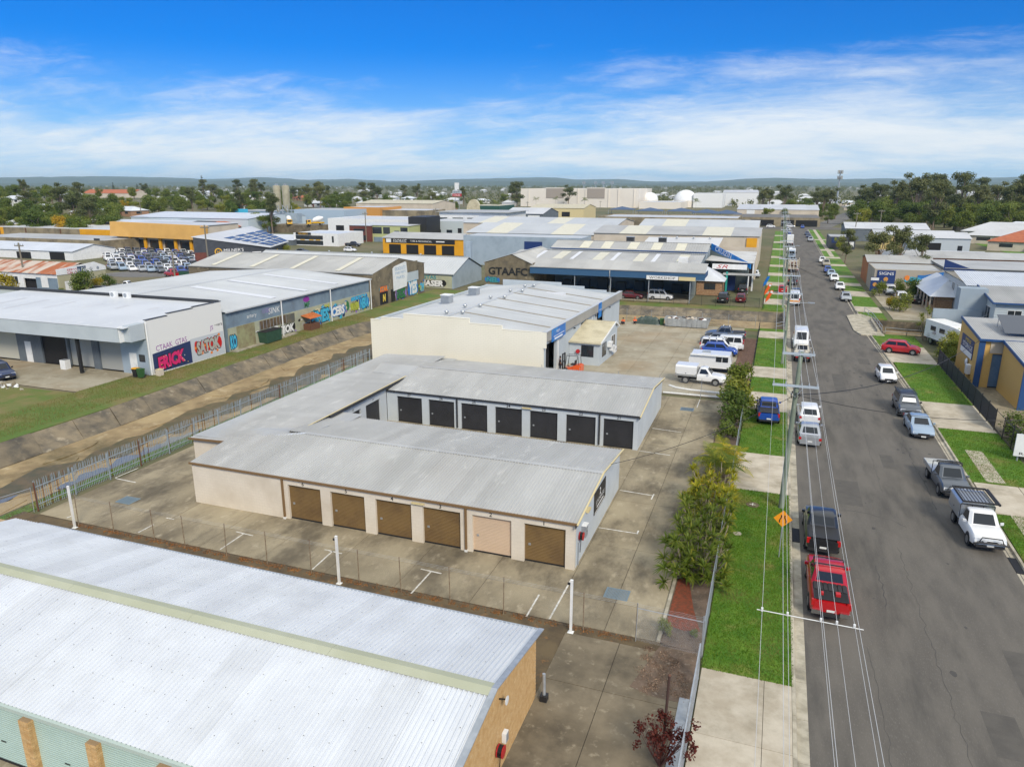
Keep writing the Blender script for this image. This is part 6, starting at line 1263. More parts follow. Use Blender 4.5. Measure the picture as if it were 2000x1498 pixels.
B = fb('white_arched_shed', 'white shed with low curved roof and dark doorways on the far left', 148, -70, 140, 488, 14, M_WHITE, M_ROOFW, rise=1.6, ops=((.50,.63,0,.8,M_DARK),(.80,.93,0,.9,M_DARK)))
# service centre
g0, g1 = gp(112,573), gp(217,560); ex = (g0.x+g1.x)/2; ya, yb = g0.y, g1.y
B = Bld('service_centre', 'service centre with rust streaked roof, white parapet sign wall and cream side', 'building', (ex-12,(ya+yb)/2,0))
wall(B, 'sign_wall', mat('sage_cream_wall', (.42,.40,.26), .7, (.37,.35,.23), .3), 'E', ex, ya, yb, 0, 3.5, .25, [(ya+1.2,ya+2.6,0,2.2),(ya+4,ya+6.5,1,2.2),(yb-8,yb-5.5,1,2.2),(yb-3.6,yb-2.4,0,2.3)])
for a, b_ in ((ya+4,ya+6.5),(yb-8,yb-5.5)): window(B, 'E', ex-.06, a, b_, 1, 2.2, M_FRAMEW, 1)
door(B, 'E', ex-.05, ya+1.2, ya+2.6, 2.2, M_WHITE); door(B, 'E', ex-.05, yb-3.6, yb-2.4, 2.3, M_GALV)
B.mb('parapet', MB().ext([(ex-.1,ya-.2,3.52),(ex-.1,yb+.1,3.52),(ex-.1,yb+.1,4.3),(ex-.1,(ya+yb)/2+3,5.3),(ex-.1,ya-.2,4.6)], (.2,0,0)), M_WHITE)
B.box('sign_panel', M_NAVYW, ex+.11, ya+6.2, 3.6, ex+.16, yb-6.5, 4.75); text('auto Nazzir', B.o, M_LETTERW, Vector((ex+.165,(ya+yb)/2,4.15))+B.off, .8, 'E', width=4.6, shear=.2)
for i, s in enumerate(('SERVICE','CENTRE')): text(s, B.o, M_RED, Vector((ex+.105,ya+3.6,4.3-.55*i))+B.off, .4, 'E', width=3.2, off=.02)
for i, y in enumerate((yb-5,yb-3.4,yb-1.8)): B.mb('round_emblem', MB().lathe([(.32,0),(.32,.02)], 12, (ex+.105,y,4.05), 'X'), M_GALV)
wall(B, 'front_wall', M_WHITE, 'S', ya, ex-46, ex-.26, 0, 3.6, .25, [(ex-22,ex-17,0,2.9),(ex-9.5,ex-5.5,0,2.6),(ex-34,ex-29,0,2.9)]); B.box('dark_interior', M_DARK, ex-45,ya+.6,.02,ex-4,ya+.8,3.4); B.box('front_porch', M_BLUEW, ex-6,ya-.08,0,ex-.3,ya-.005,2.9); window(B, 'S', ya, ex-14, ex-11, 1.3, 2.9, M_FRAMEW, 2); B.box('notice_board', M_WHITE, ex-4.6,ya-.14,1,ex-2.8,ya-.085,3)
slope(B, M_RUSTR, (ex-46,ya-.3,3.65), (45.8,0,0), (0,(yb-ya)/2+.3,1.7), w=1.6, n=6, h=.04, parent=B.o); slope(B, M_RUSTR, (ex-.2,yb+.3,3.65), (-45.8,0,0), (0,-(yb-ya)/2-.3,1.7), w=1.6, n=6, h=.04)
sheet('road', [(-260,84),(-134,93.5),(-126,98.5),(-110,112),(-100,122),(-92,152),(-84,190),(-92,192),(-103,156),(-110,128),(-118,119),(-131,106),(-140,98.5),(-260,90)], -.2, .0, M_ASPH2)
sheet('car_lot', [(-215,132),(-140,125.5),(-128,131),(-122,142),(-130,160),(-140,184),(-215,184)], -.2, -.004, M_ASPH2)
# yellow canopied showroom
Y = 181; B = fb('yellow_canopy_showroom', 'showroom with a long slanting yellow canopy behind the car lot', Y, 228, 406, 457, 14, M_CREAM2, M_ROOFP, rise=0, z=8.2)
B.mb('yellow_canopy', MB().ext([(B.x0-.5,Y-2.2,4.4),(B.x1+.5,Y-2.2,3.9),(B.x1+.5,Y-1.6,8.2),(B.x0-.5,Y-1.6,8.9)], (0,1.4,0)), M_YELL)
for k in range(5): f = .2+k*.165; B.box('shop_window', M_GLASS, B.x0+(B.x1-B.x0)*f, Y-.06, .3, B.x0+(B.x1-B.x0)*(f+.12), Y-.002, 3.4); B.box('yellow_column', M_YELB, B.x0+(B.x1-B.x0)*(f-.035), Y-1.2, 0, B.x0+(B.x1-B.x0)*(f-.01), Y-.7, 4.2)
# charcoal showroom with solar roof
c0, c1, c2 = gp(424,520), gp(532,512), gp(562,500)
B = Bld('charcoal_showroom', 'charcoal showroom with gold ring emblems and solar panels on its roof', 'building', c0)
zs = 4.6; a, b_ = yp(405,455,c0.y+2), c1
B.mb('long_wall', MB().ext([(c0.x-5,c0.y-2,0),(c1.x,c1.y,0),(c1.x,c1.y,4.0),(c0.x-5,c0.y-2,7.4)], (-.2,.2,0)), M_DKSHOW); B.mb('end_wall', MB().ext([(c1.x+.01,c1.y,0),(c2.x,c2.y,0),(c2.x,c2.y,4.2),(c1.x+.01,c1.y,4.0)], (-.2,.2,0)), M_DKSHOW)
B.mb('roof', MB().add([(c0.x-5.2,c0.y-2.4,7.5),(c1.x+.3,c1.y-.6,4.05),(c2.x+1,c2.y-.2,4.3),(c2.x-22,c2.y+12,7.6),(c0.x-5.2,c0.y-2.4,7.4),(c1.x+.3,c1.y-.6,3.9),(c2.x+1,c2.y-.2,4.15),(c2.x-22,c2.y+12,7.45)], [(0,1,2,3),(7,6,5,4),(0,4,5,1),(1,5,6,2),(2,6,7,3)]), M_ROOFP)
def rp(u, v): A0 = Vector((c0.x-5.2,c0.y-2.4,7.5)); A1 = Vector((c1.x+.3,c1.y-.6,4.05)); A2 = Vector((c2.x+1,c2.y-.2,4.3)); A3 = Vector((c2.x-22,c2.y+12,7.6)); return A0.lerp(A1,u).lerp(A3.lerp(A2,u),v)
M_SOLAR = mat('solar_panel', (.07,.08,.10), .25)
for u in (.3,.42,.54,.66,.78,.88):
    for v in (.15,.38,.61,.82): B.mb('solar_panel', MB().ext([rp(u,v),rp(u+.09,v),rp(u+.09,v+.17),rp(u,v+.17)], (0,0,.12)), M_SOLAR)
dl = (c1-Vector((c0.x-5,c0.y-2,0))); al = math.atan2(dl.y, dl.x); nv = Vector((dl.y,-dl.x,0)).normalized()
def onwall(f, z, d=.05): p = Vector((c0.x-5,c0.y-2,0)).lerp(c1, f); return Vector((p.x+nv.x*d, p.y+nv.y*d, z))
M_GOLD = mat('gold_emblem', (.72,.40,.02), .5)
def wtxt(s, f, z, h, m, w=None):
    o = text(s, B.o, m, onwall(f, z)+B.off, h, 'S', width=w); o.rotation_euler = (Matrix.Rotation(al, 4, 'Z') @ Matrix.Rotation(R(90), 4, 'X')).to_euler()
wtxt("MILNER'S", .50, 3.7, .8, M_LETTERW, 5.0); B.mb('lettering_line', MB().ext([onwall(.40,2.9,.03),onwall(.60,2.9,.03),onwall(.60,3.1,.03),onwall(.40,3.1,.03)], nv*.03), M_GOLD); B.mb('lettering_line', MB().ext([onwall(.74,2.8,.03),onwall(.86,2.8,.03),onwall(.86,3.0,.03),onwall(.74,3.0,.03)], nv*.03), M_LETTERW)
def ringm(c, r, ang):
    m = MB(); k = 16; vs = []
    for q in range(k): t = 2*math.pi*q/k; vs += [(r*math.cos(t),r*math.sin(t),0),(r*.72*math.cos(t),r*.72*math.sin(t),0)]
    m.add(vs, [(2*q,(2*q+2)%(2*k),(2*q+3)%(2*k),2*q+1) for q in range(k) if q not in (11,12)]); return obj('gold_ring', m.mesh('gold_ring', M_GOLD), B.o, loc=Vector(c)+B.off, rot=(Matrix.Rotation(ang, 4, 'Z') @ Matrix.Rotation(R(90), 4, 'X')).to_euler())
ringm(onwall(.30,3.4), .95, al); wtxt('M', .30, 3.3, .7, M_GOLD)
p = c1.lerp(c2,.35); ae = math.atan2(c2.y-c1.y, c2.x-c1.x); ne = Vector((math.sin(ae),-math.cos(ae),0))*.06; ringm((p.x+ne.x,p.y+ne.y,2.2), .9, ae)
B.mb('shop_window', MB().ext([onwall(.62,1.0,.03),onwall(.76,1.0,.03),onwall(.76,2.4,.03),onwall(.62,2.4,.03)], nv*.04), M_GLASS); B.mb('dark_entrance', MB().ext([onwall(.18,.1,.03),onwall(.36,.1,.03),onwall(.36,2.6,.03),onwall(.18,2.6,.03)], nv*.04), M_DARK)
B.mb('brick_base', MB().ext([onwall(.0,.1,.03),onwall(.17,.1,.03),onwall(.17,3.4,.03),onwall(.0,3.4,.03)], nv*.05), M_BRKD)
# second dealer building
Y = 214; B = fb('glass_front_dealer', 'white two-storey dealer office with black glass corner and yellow signs', Y, 573, 660, 456, 16, M_WHITE, M_ROOFW, parapet=.4, ops=((.05,.66,.08,.42,M_GLASS),(.05,.66,.5,.82,M_GLASS),(.86,.9,.3,.8,M_GLASS)))
B.box('sign_band', M_BLACK, B.x0+1, Y-.12, B.z*.86, B.x0+(B.x1-B.x0)*.4, Y-.06, B.z*1.05); B.text("MILNER'S", M_GOLD, (B.x0+(B.x1-B.x0)*.22, Y-.13, B.z*.95), .7, 'S')
for f in (.2,.4,.55): B.box('yellow_decal', M_GOLD, B.x0+(B.x1-B.x0)*(f-.05), Y-.07, B.z*.44, B.x0+(B.x1-B.x0)*(f+.05), Y-.052, B.z*.5)
fb('long_white_roof_shed', 'long shed with broad white roof behind the charcoal showroom', 212, 385, 572, 467, 16, M_BLG, M_ROOFW, rise=1.3, ops=((.75,.88,0,.9,M_NAVYW),))
fb('navy_wall_building', 'navy walled building with white roof behind the yellow canopy', 226, 140, 345, 436, 22, M_NAVYW, M_ROOFW, rise=.8, ops=((.9,.99,0,1.15,M_BLUEW2),))
fb('pale_blue_hall', 'tall pale blue hall with white ribbed roof and small vents', 252, 256, 484, 426, 40, mat('ice_blue_wall', (.50,.58,.63), .7), M_ROOFW, rise=1.6, ops=((.80,.85,.0,.35,M_WHITE),(.88,.91,.3,.45,M_DARK),(.93,.96,.3,.45,M_DARK)))
fb('billboard_building', 'grey building carrying a green and blue billboard', 300, 448, 540, 412, 20, M_BLUEW, M_ROOFM, parapet=.4, ops=((.04,.4,.62,1.1,GC['cyan']),(.02,.12,.62,1.1,GC['lime']),(.5,.56,.4,.6,M_WHITE),(.62,.68,.4,.6,M_WHITE)))
fb('blue_flank_building', 'plain pale blue flank wall behind the concrete plant', 300, 574, 672, 410, 24, mat('sky_blue_wall', (.36,.46,.56), .7), M_ROOFM, parapet=.3)
fb('orange_panel_building', 'building with an orange upper wall beside weathered concrete', 320, 671, 742, 405, 22, M_ORW, M_ROOFP, parapet=.3); fb('concrete_panel_building', 'weathered concrete flank right of the orange wall', 322, 742, 832, 411, 22, M_CONCW, M_ROOFP, parapet=.3)
fb('cream_gable_hall', 'cream hall with wide shallow roof behind the orange wall', 370, 700, 845, 398, 30, M_CREAM2, M_CRR, rise=1.6)
fb('white_depot', 'white depot building with a stair on its flank', 262, 640, 800, 428, 26, M_WHITE, M_ROOFP, parapet=.4, ops=((.1,.2,.1,.6,M_DARK),))
B = fb('brown_brick_office', 'dark brick two-storey office with lime window bays', 236, 682, 724, 441, 18, M_BRKD, M_ROOFP, rise=0, ops=((.2,.7,.62,.8,M_GLASS),(.2,.75,.1,.4,M_GLASS))); B = fb('lime_window_office', 'office wing with lime panels and wide windows', 237, 725, 798, 441, 18, M_LIME, M_ROOFP, rise=0, ops=((.03,.28,.5,.9,M_GLASS),(.32,.5,.5,.9,M_GLASS),(.62,.75,.3,.7,M_NAVYW),(.78,.97,.5,.9,M_GLASS),(.05,.6,0,.3,M_BLUEW)))
fb('black_clad_block', 'black clad block beside the lime windowed office', 246, 797, 832, 424, 12, M_BLACK, M_BLACK, parapet=.2)
fb('pale_street_shops', 'row of pale blue shops with small windows', 262, 832, 905, 432, 20, mat('shop_pale_blue', (.46,.52,.54), .7), M_ROOFP, parapet=.3, ops=((.1,.4,.2,.5,M_GLASS),(.55,.7,.2,.5,M_GLASS),(.85,.95,0,.6,M_DARK)))
B = fb('curved_roof_office', 'white office with long dark windows and a blue entrance bay', 285, 858, 990, 415, 24, M_WHITE, M_ROOFM, rise=0, over=1.2, ops=((.0,.12,.4,.75,M_GLASS),(.2,.36,.4,.75,M_GLASS),(.42,.56,.4,.75,M_GLASS),(.6,.82,.0,.85,mat('cobalt_wall', (.03,.14,.36), .6)),(.9,.94,.2,.7,M_GLASS)))
# tyre shop
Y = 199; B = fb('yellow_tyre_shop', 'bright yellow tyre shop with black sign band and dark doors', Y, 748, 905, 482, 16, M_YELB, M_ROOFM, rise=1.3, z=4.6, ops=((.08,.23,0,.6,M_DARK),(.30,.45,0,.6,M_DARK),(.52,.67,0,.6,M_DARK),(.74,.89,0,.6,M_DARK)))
B.box('sign_band', M_BLACK, B.x0+1, Y-.14, 3.2, B.x0+(B.x1-B.x0)*.90, Y-.06, 4.5); B.box('logo_panel', M_WHITE, B.x0+1.3, Y-.2, 3.3, B.x0+3, Y-.142, 4.4); B.text('DUNLOP', M_LETTERW, (B.x0+6.0, Y-.15, 4.05), .6, 'S', width=4.6, shear=.25); B.text('SUPER DEALER', M_LETTERW, (B.x0+6.0, Y-.15, 3.5), .3, 'S', width=4.6); B.text('TYRE & MECHANICAL', M_LETTERW, (B.x0+13.2, Y-.15, 3.85), .5, 'S', width=7.2); B.box('lettering_line', M_LETTERW, B.x0+18.2, Y-.16, 3.7, B.x0+21.0, Y-.142, 4.0)
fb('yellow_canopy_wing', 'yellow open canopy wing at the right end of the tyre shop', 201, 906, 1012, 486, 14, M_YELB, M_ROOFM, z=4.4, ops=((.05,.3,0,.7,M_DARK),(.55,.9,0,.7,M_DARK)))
B = Bld('blue_exhaust_stack', 'square pale blue duct rising before the tyre shop', 'duct', (yp(914,490,150.5).x,150.5,0)); B.box('duct', M_BLUEW2, yp(912,490,150.5).x,150,0,yp(917,490,150.5).x+.5,151,yp(914,472,150.5).z)
# warehouses beyond the workshops
fb('blue_wall_depot', 'pale blue depot wall with a deep blue roller door', 178, 905, 1136, 463, 10, M_BLUEW2, M_ROOFB, parapet=.3, ops=((.53,.68,0,.85,M_NAVY),))
fb('long_grey_warehouse', 'long grey ridged warehouse with cream skylights in the middle distance', 204, 912, 1162, 457, 30, M_CREAM2, M_ROOFB, rise=2.2, sky=3)
fb('rear_grey_warehouse', 'second grey ridged warehouse behind the long one', 240, 905, 1205, 438, 30, M_CREAM2, M_ROOFB, rise=1.6, sky=4)
B = fb('beige_warehouse', 'long beige warehouse with yellow sign on its street corner', 192, 1160, 1484, 459, 26, M_CREAM2, M_ROOFM, rise=1.4, sky=3); B.box('yellow_sign', M_YELB, B.x1-3.0, 191.7, B.z-3.4, B.x1-.5, 191.95, B.z-.4); B.box('lettering_line', M_LETTER, B.x1-2.6, 191.66, B.z-3.1, B.x1-.9, 191.69, B.z-2.9)
fb('back_beige_warehouse', 'pale roofed warehouse behind the beige one', 232, 1247, 1480, 446, 26, M_CREAM2, M_ROOFB, rise=2.0, sky=4)
fb('long_concrete_flank', 'long weathered concrete flank below the shopping centre', 285, 1168, 1442, 425, 30, M_CONCW, M_ROOFP, parapet=.6)
fb('market_roof_row', 'row of yellow fronted shops with cream roof', 420, 1035, 1140, 407, 30, M_YTRIM, M_CRR, rise=2.0, ops=((.1,.2,.3,.7,M_DARK),(.3,.4,.3,.7,M_DARK),(.6,.75,.3,.7,M_DARK)))
fb('dark_gable_store', 'dark fronted gable store with white sign left of the shops', 330, 985, 1060, 418, 26, M_BLG, M_ROOFP, rise=2.4, ops=((.62,.92,.5,.9,M_WHITE),))
B = fb('shopping_centre', 'huge beige shopping centre box with recessed wall panels', 660, 1017, 1248, 369, 70, M_MALL, M_ROOFP, parapet=.6)
for a, b_ in ((1067,1101),(1147,1181)):
    x0, x1 = yp(a,380,660).x, yp(b_,380,660).x; B.box('recess_panel', mat('recess_panel', (.33,.29,.25), .8), x0,659.6,8.2,x1,659.98,16.6); B.box('panel_frame', M_MALL, x0-.6,659.5,16.6,x1+.6,659.99,17.4)
for px in (1032,1108,1128,1143,1188,1207,1238): x = yp(px,380,660).x; B.box('wall_pilaster', M_MALL, x,659.4,0,x+.6,659.98,B.z)
for i, px in enumerate((1140,1163,1178,1195)):
    x = yp(px,370,680).x; t = thing('roof_antenna', 'lattice antenna cluster on the shopping centre roof, %s from left' % ordn(i), 'antenna', (x,680,B.z-.5), 0, 'shopping centre antennas'); MB().cyl((0,0,0),(0,0,7),.25,.2,6).build('mast', M_GALV, t)
    for k in range(5): a = k*1.26; MB().box(1.2*math.cos(a)-.2,1.2*math.sin(a)-.2,4.5,1.2*math.cos(a)+.2,1.2*math.sin(a)+.2,7).build('panel_antenna', M_GALV, t)
for i, (px, py, r) in enumerate(((1268,404,8),(1338,405,10.5))):
    c = yp(px, py, 700); t = thing('white_dome', ('smaller white dome beside the shopping centre', 'larger white dome right of the shopping centre')[i], 'dome', (c.x,700,0)); MB().lathe([(r*math.cos(a),6+(r*.9)*math.sin(a)) for a in [R(q) for q in (0,15,30,45,60,75,88)]], 24).build('dome_shell', M_WHITE, t, 60); MB().lathe([(r,0),(r,5.98)], 24).build('drum_wall', M_MALL, t, 60)
fb('mall_wing', 'low pale wing of the shopping centre between the domes', 640, 1248, 1330, 395, 50, M_MALL, M_ROOFP, parapet=.4); fb('mall_block', 'pale block with stepped roof right of the domes', 690, 1355, 1412, 378, 40, M_WHITE, M_ROOFP, parapet=.4); fb('mall_block', 'low white block far right of the domes', 760, 1412, 1480, 376, 40, M_WHITE, M_ROOFP, rise=2)
fb('hardware_store', 'wide pale roofed store with blue logo at the head of the street', 470, 1440, 1600, 410, 60, M_CREAM2, M_ROOFP, rise=2.2, ops=((.12,.22,.55,.95,M_WHITE),(.04,.3,0,.5,M_DARK),(.5,.75,0,.5,M_DARK)))
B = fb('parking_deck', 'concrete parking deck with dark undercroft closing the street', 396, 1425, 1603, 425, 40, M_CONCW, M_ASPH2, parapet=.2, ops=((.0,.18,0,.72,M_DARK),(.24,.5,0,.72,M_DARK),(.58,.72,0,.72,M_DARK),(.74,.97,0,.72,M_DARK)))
for i, (px, Y) in enumerate(((1215,520),(1270,500),(1330,500),(1380,480),(1420,470))):
    t = thing('shade_sail', 'blue shade sail over the shopping centre car park, %s from left' % ordn(i), 'shade sail', (*tuple(yp(px,410,Y))[:2],0), 0, 'car park shade sails'); MB().add([(-9,-5,3.2),(9,-5,3.2),(9,6,3.4),(-9,6,3.4),(0,0,5.4),(-9,-5,3.1),(9,-5,3.1),(9,6,3.3),(-9,6,3.3)], [(0,1,4),(1,2,4),(2,3,4),(3,0,4),(8,7,6,5)]).build('canopy', M_SAIL, t)
    for x in (-8.8,8.8):
        for y in (-4.8,5.8): MB().cyl((x,y,0),(x,y,3.3),.14,None,6).build('post', M_GALV, t)
# concrete plant silos
for i, px in enumerate((547,564)):
    c = yp(px,450,282); t = thing('cement_silo', ('tall cream cement silo on a lattice stand, left of two','tall cream cement silo on a lattice stand, right of two')[i], 'silo', (c.x,282,0), 0, 'concrete plant silos')
    MB().lathe([(.5,8.2),(1.62,11),(1.62,19.6),(1.4,19.9)], 20).build('drum', mat('silo_cream', (.36,.34,.25), .8, (.28,.26,.18), .4, grime=(.2,.18,.12,.5), gscale=.5), t, 50); m = MB(); [m.box(-.5,-.5,19.9,.5,.5,20.6)]; m.build('filter_house', M_GALV, t)
    for sx in (-1,1):
        for sy in (-1,1): MB().cyl((sx*1.5,sy*1.5,0),(sx*1.4,sy*1.4,11),.14,None,6).build('leg', M_GALV, t)
    for z in (3,6,9): MB().cyl((-1.5,-1.5,z),(1.5,-1.5,z+2.4),.08,None,5).build('brace', M_GALV, t); MB().cyl((1.5,-1.5,z),(-1.5,-1.5,z+2.4),.08,None,5).build('brace', M_GALV, t)
B = Bld('batching_plant', 'grey concrete batching shed and ramp under the silos', 'building', (yp(590,450,272).x,272,0)); x = yp(590,450,272).x; B.box('ramp_deck', M_OLDC, x-14,266,0,x+12,276,3.55); B.box('control_cabin', M_BLUEW2, x-12,277,3.56,x-6,281,8)
# shop pylon sign
c = yp(893,400,520); t = thing('pylon_sign', 'tall pylon sign with white top, grey band and red lettered band', 'sign', (c.x,520,0)); 
for x in (-1.6,1.6): MB().cyl((x,0,0),(x,0,20),.25,None,8).build('leg', M_GALV, t)
MB().box(-1.7,-.4,16.5,1.7,.4,21.5).build('top_panel', M_WHITE, t); MB().box(-3.6,-.45,13.6,3.6,.45,15.6).build('middle_panel', mat('grey_panel', (.40,.44,.48), .6), t); MB().box(-3.6,-.45,11.4,3.6,.45,13.5).build('red_panel', M_RED, t); text('COLES', t, M_LETTERW, (0,-.47,12.4), 1.3, 'S', width=5.5); text('BIGW', t, M_LETTER, (0,-.47,14.6), 1.1, 'S', width=5.0)
B = fb('green_arch_store', 'green walled store with cream arched entrance', 400, 912, 975, 402, 26, mat('dark_green_wall', (.02,.08,.06), .6), M_CRR, parapet=.3); B.mb('entrance_arch', MB().ext([(B.x0+2,399.5,6)]+[(B.x0+4.2+4.2*math.cos(R(180-k*18)),399.5,6+6.0*math.sin(R(k*18))) for k in range(0,11)], (0,2,0)), M_CRR)
# telecom tower
c = gp(1633,405); t = thing('telecom_tower', 'tall grey monopole telecom tower by the far road', 'tower', (c.x,c.y,0)); H = yp(1638,333,c.y).z
MB().cyl((0,0,0),(.3,0,H),.9,.45,12).build('mast', M_GALV, t, 50); 
for z in (H-1.5,H-6.5):
    MB().cyl((.3,0,z-.2),(.3,0,z+.2),1.6,None,12).build('headframe', M_GALV, t)
    for k in range(6): a = k*1.047; MB().box(.3+2*math.cos(a)-.25,2*math.sin(a)-.25,z-1.6,.3+2*math.cos(a)+.25,2*math.sin(a)+.25,z+1.6).build('panel_antenna', M_CONCW, t)
# ---------------------------------------------------------------- suburb houses
hr = random.Random(9)
def house(x, y, w, d, rz, wm, rm, label, group, h=2.9, pitch=.42, two=False):
    z = terr(x, y); t = thing('house', label, 'house', (x,y,z), rz, group)
    if two: h = 5.2
    MB().box(-w/2,-d/2,-.5,w/2,d/2,h).build('walls', wm, t); o = .5; r = min(w, d)/2; rl = max(w, d)/2-r; zr = h+r*pitch
    e = [(-w/2-o,-d/2-o,h),(w/2+o,-d/2-o,h),(w/2+o,d/2+o,h),(-w/2-o,d/2+o,h)]
    q = [(-rl,0,zr),(rl,0,zr)] if w >= d else [(0,-rl,zr),(0,rl,zr)]
    roof = MB().add(e+q, [(0,1,5,4),(1,2,5),(2,3,4,5),(3,0,4)] if w >= d else [(0,1,4),(1,2,5,4),(2,3,5),(3,0,4,5)]); roof.add([(a,b,c-.05) for a,b,c in e], [(3,2,1,0)]); roof.build('roof', rm, t)
    for k in range(3): 
        xx = -w/2+w*(.12+.3*k); MB().box(xx,-d/2-.04,h-1.7,xx+w*.14,-d/2-.005,h-.6).build('window', M_GLASS, t); 
    MB().box(w/2+.005,-d*.2,h-1.7,w/2+.04,d*.1,h-.6).build('window', M_GLASS, t); MB().box(-w*.03,-d/2-.05,.05,w*.06,-d/2-.006,2.1).build('door', M_BRKD, t)
    return t
HW = [M_WHITE, M_CREAM2, mat('weatherboard', (.55,.56,.54), .7), mat('tan_house_brick', (.34,.20,.12), .85)]; HR = [M_ROOFW, M_ROOFP, M_ROOFM, M_TERRA, mat('dark_tile_roof', (.06,.055,.055), .8)]
HS = [(255,420,5,0,0,1),(40,415,0,0,1,0),(20,400,0,1,0,0),(165,390,0,0,0,0),(185,430,1,0,1,0),(330,440,0,1,0,1),(385,440,1,4,0,0),(430,445,1,3,0,0),(90,420,0,0,0,0),(150,408,2,0,1,0),(470,408,0,3,0,0),(520,420,0,2,0,0),(620,400,2,0,0,0),(650,398,0,1,0,0),(720,396,1,0,0,0),(770,392,0,1,0,0),(800,388,0,0,1,0),(835,395,2,3,0,0),(870,398,3,3,0,0),(590,388,3,3,0,0),(545,392,3,3,0,0),(940,384,0,0,0,0),(480,392,0,0,0,0),(700,385,2,1,0,0),(600,380,0,0,0,0),(345,400,0,2,0,0),(400,392,0,0,1,0),(60,440,0,1,0,0),
      (1520,392,1,1,0,0),(1560,388,0,0,0,0),(1605,392,0,1,0,0),(1580,400,0,0,0,0),(1675,397,1,1,0,1),(1690,392,0,0,0,0),(1655,388,1,0,0,0),(1760,388,1,1,0,0),(1850,388,2,3,0,0),(1930,392,2,3,0,0),(1985,388,0,1,0,0),(1705,385,2,0,0,0)]
for i, (px, py, wi, ri, tw, big) in enumerate(HS):
    p = None
    for it in range(1): p = gp(px, py+14)
    if p.y > 1200: p = gp(px, 398)
    col = {0:'white',1:'pale',2:'grey',3:'terracotta',4:'dark'}[ri]; wcol = ('white','cream','weatherboard','tan brick')[min(wi,3)]
    house(p.x, p.y, hr.uniform(12,18)*(1.5 if big else 1), hr.uniform(9,12), hr.uniform(-.35,.35), HW[min(wi,3)], HR[ri], '%s house with %s roof among the trees, %s suburb house from left' % (wcol, col, ordn(sorted(range(len(HS)), key=lambda q: HS[q][0]).index(i))), 'houses among the trees', two=bool(tw))
B = fb('long_red_roof_school', 'long building with red tiled roof among the hillside trees', 540, 160, 258, 377, 20, M_CREAM2, M_TERRA, rise=3.4, z=12)
# right-hand retirement units
for i, (px, py, w, d, ri) in enumerate(((1935,452,26,16,1),(1985,448,24,14,0),(1960,462,30,16,1),(2000,475,26,18,3),(2030,455,24,14,0))):
    p = gp(px, py+14); house(p.x+4, p.y, w, d, R(-20), HW[1], HR[ri], ('pale roofed villa behind the right-hand fence','white roofed villa at the far right','large pale roofed villa nearest the fence','orange tiled villa at the right picture edge','white roofed villa cut by the right picture edge')[i], 'villas at the far right')
# ---------------------------------------------------------------- right side of the street
M_YG = mat('garage_yellow', (.66,.42,.13), .75, (.60,.37,.105), .5, brick=(.4,.2,.006,(R(90),0,R(90)))); M_BTRIM = mat('royal_blue_trim', (.018,.07,.20), .45); M_BDOOR = mat('faded_blue_door', (.10,.18,.28), .5, (.16,.25,.36), .8)
sheet('garage_forecourt', rect(19.3,36,68,93.5), -.2, .02, M_CONC)
def garage(name, label, x0, x1, y0, y1, ze, zr, doors):
    B = Bld(name, label, 'building', (x0,y0,0)); ym = y1
    B.mb('side_wall', MB().ext([(x0,y0+.3,0),(x0,y1,0),(x0,y1,zr),(x0,y0+.3,ze)], (.25,0,0)), M_YG); wall(B, 'front_wall', M_YG, 'S', y0, x0, x1, 0, ze, .3, [(a,b,0,3.6) for a, b in doors])
    for a, b in doors: roller(B, M_BDOOR, 'S', y0, a, b, .03, 3.6, .18, pitch=.14, handle=False)
    B.box('fascia_panel', M_CREAM2, x0+1.0,y0-.06,3.7,x1,y0-.004,ze-.12)
    slope(B, M_ROOFM, (x0-.1,y0-.25,ze+.02), (x1-x0+.1,0,0), (0,y1-y0+.4,zr-ze), w=.8, n=4, h=.035)
    bar(B, 'gutter', M_BTRIM, (x0-.15,y0-.3,ze-.04), (x1,y0-.3,ze-.04), .14, .22); bar(B, 'barge', M_BTRIM, (x0-.1,y0-.25,ze-.02), (x0-.1,y1+.1,zr-.0), .08, .3)
    B.box('corner_downpipe', M_BTRIM, x0-.06,y0-.16,0,x0+.5,y0-.005,ze-.1)
    return B
g1 = garage('yellow_storage_unit', 'yellow storage unit with blue trim and blue roller doors on the right', 20.6, 38, 85.2, 94, 5.1, 5.9, [(21.9,24.9),(25.8,28.8)])
for k in range(2):
    for j in range(7): x = 23+k*5.5; g1.mb('skewed_solar_panel', MB().ext([(x,86.5+j*.01,5.6),(x+4,86.5+j*.01,5.6),(x+4,90.5,6.9),(x,90.5,6.9)], (0,0,.05)), M_SOLAR) if j == 0 else None
    for xx in (23.2+k*5.5,26.8+k*5.5): g1.mb('panel_strut', MB().cyl((xx,90.4,5.6),(xx,90.4,6.88),.03), M_GALV)
b = Bld('storage_banner', 'blue and white storage banner on the yellow side wall', 'sign', (20.55,89.5,2)); b.mb('banner_panel', MB().ext([(20.55,87.1,2.4),(20.55,92.6,2.4),(20.55,92.6,4.4),(20.55,87.1,4.4)], (.04,0,0)), M_NAVY); b.box('lower_panel', M_WHITE, 20.52,87.3,2.45,20.548,92.4,3.0)
b.text('MINI', mat('yellow_letter', (.72,.50,.05), .6), (20.54,89.6,4.05), .42, 'W', width=2.4); b.text('STORAGE', M_LETTERW, (20.54,89.6,3.45), .55, 'W', width=4.2)
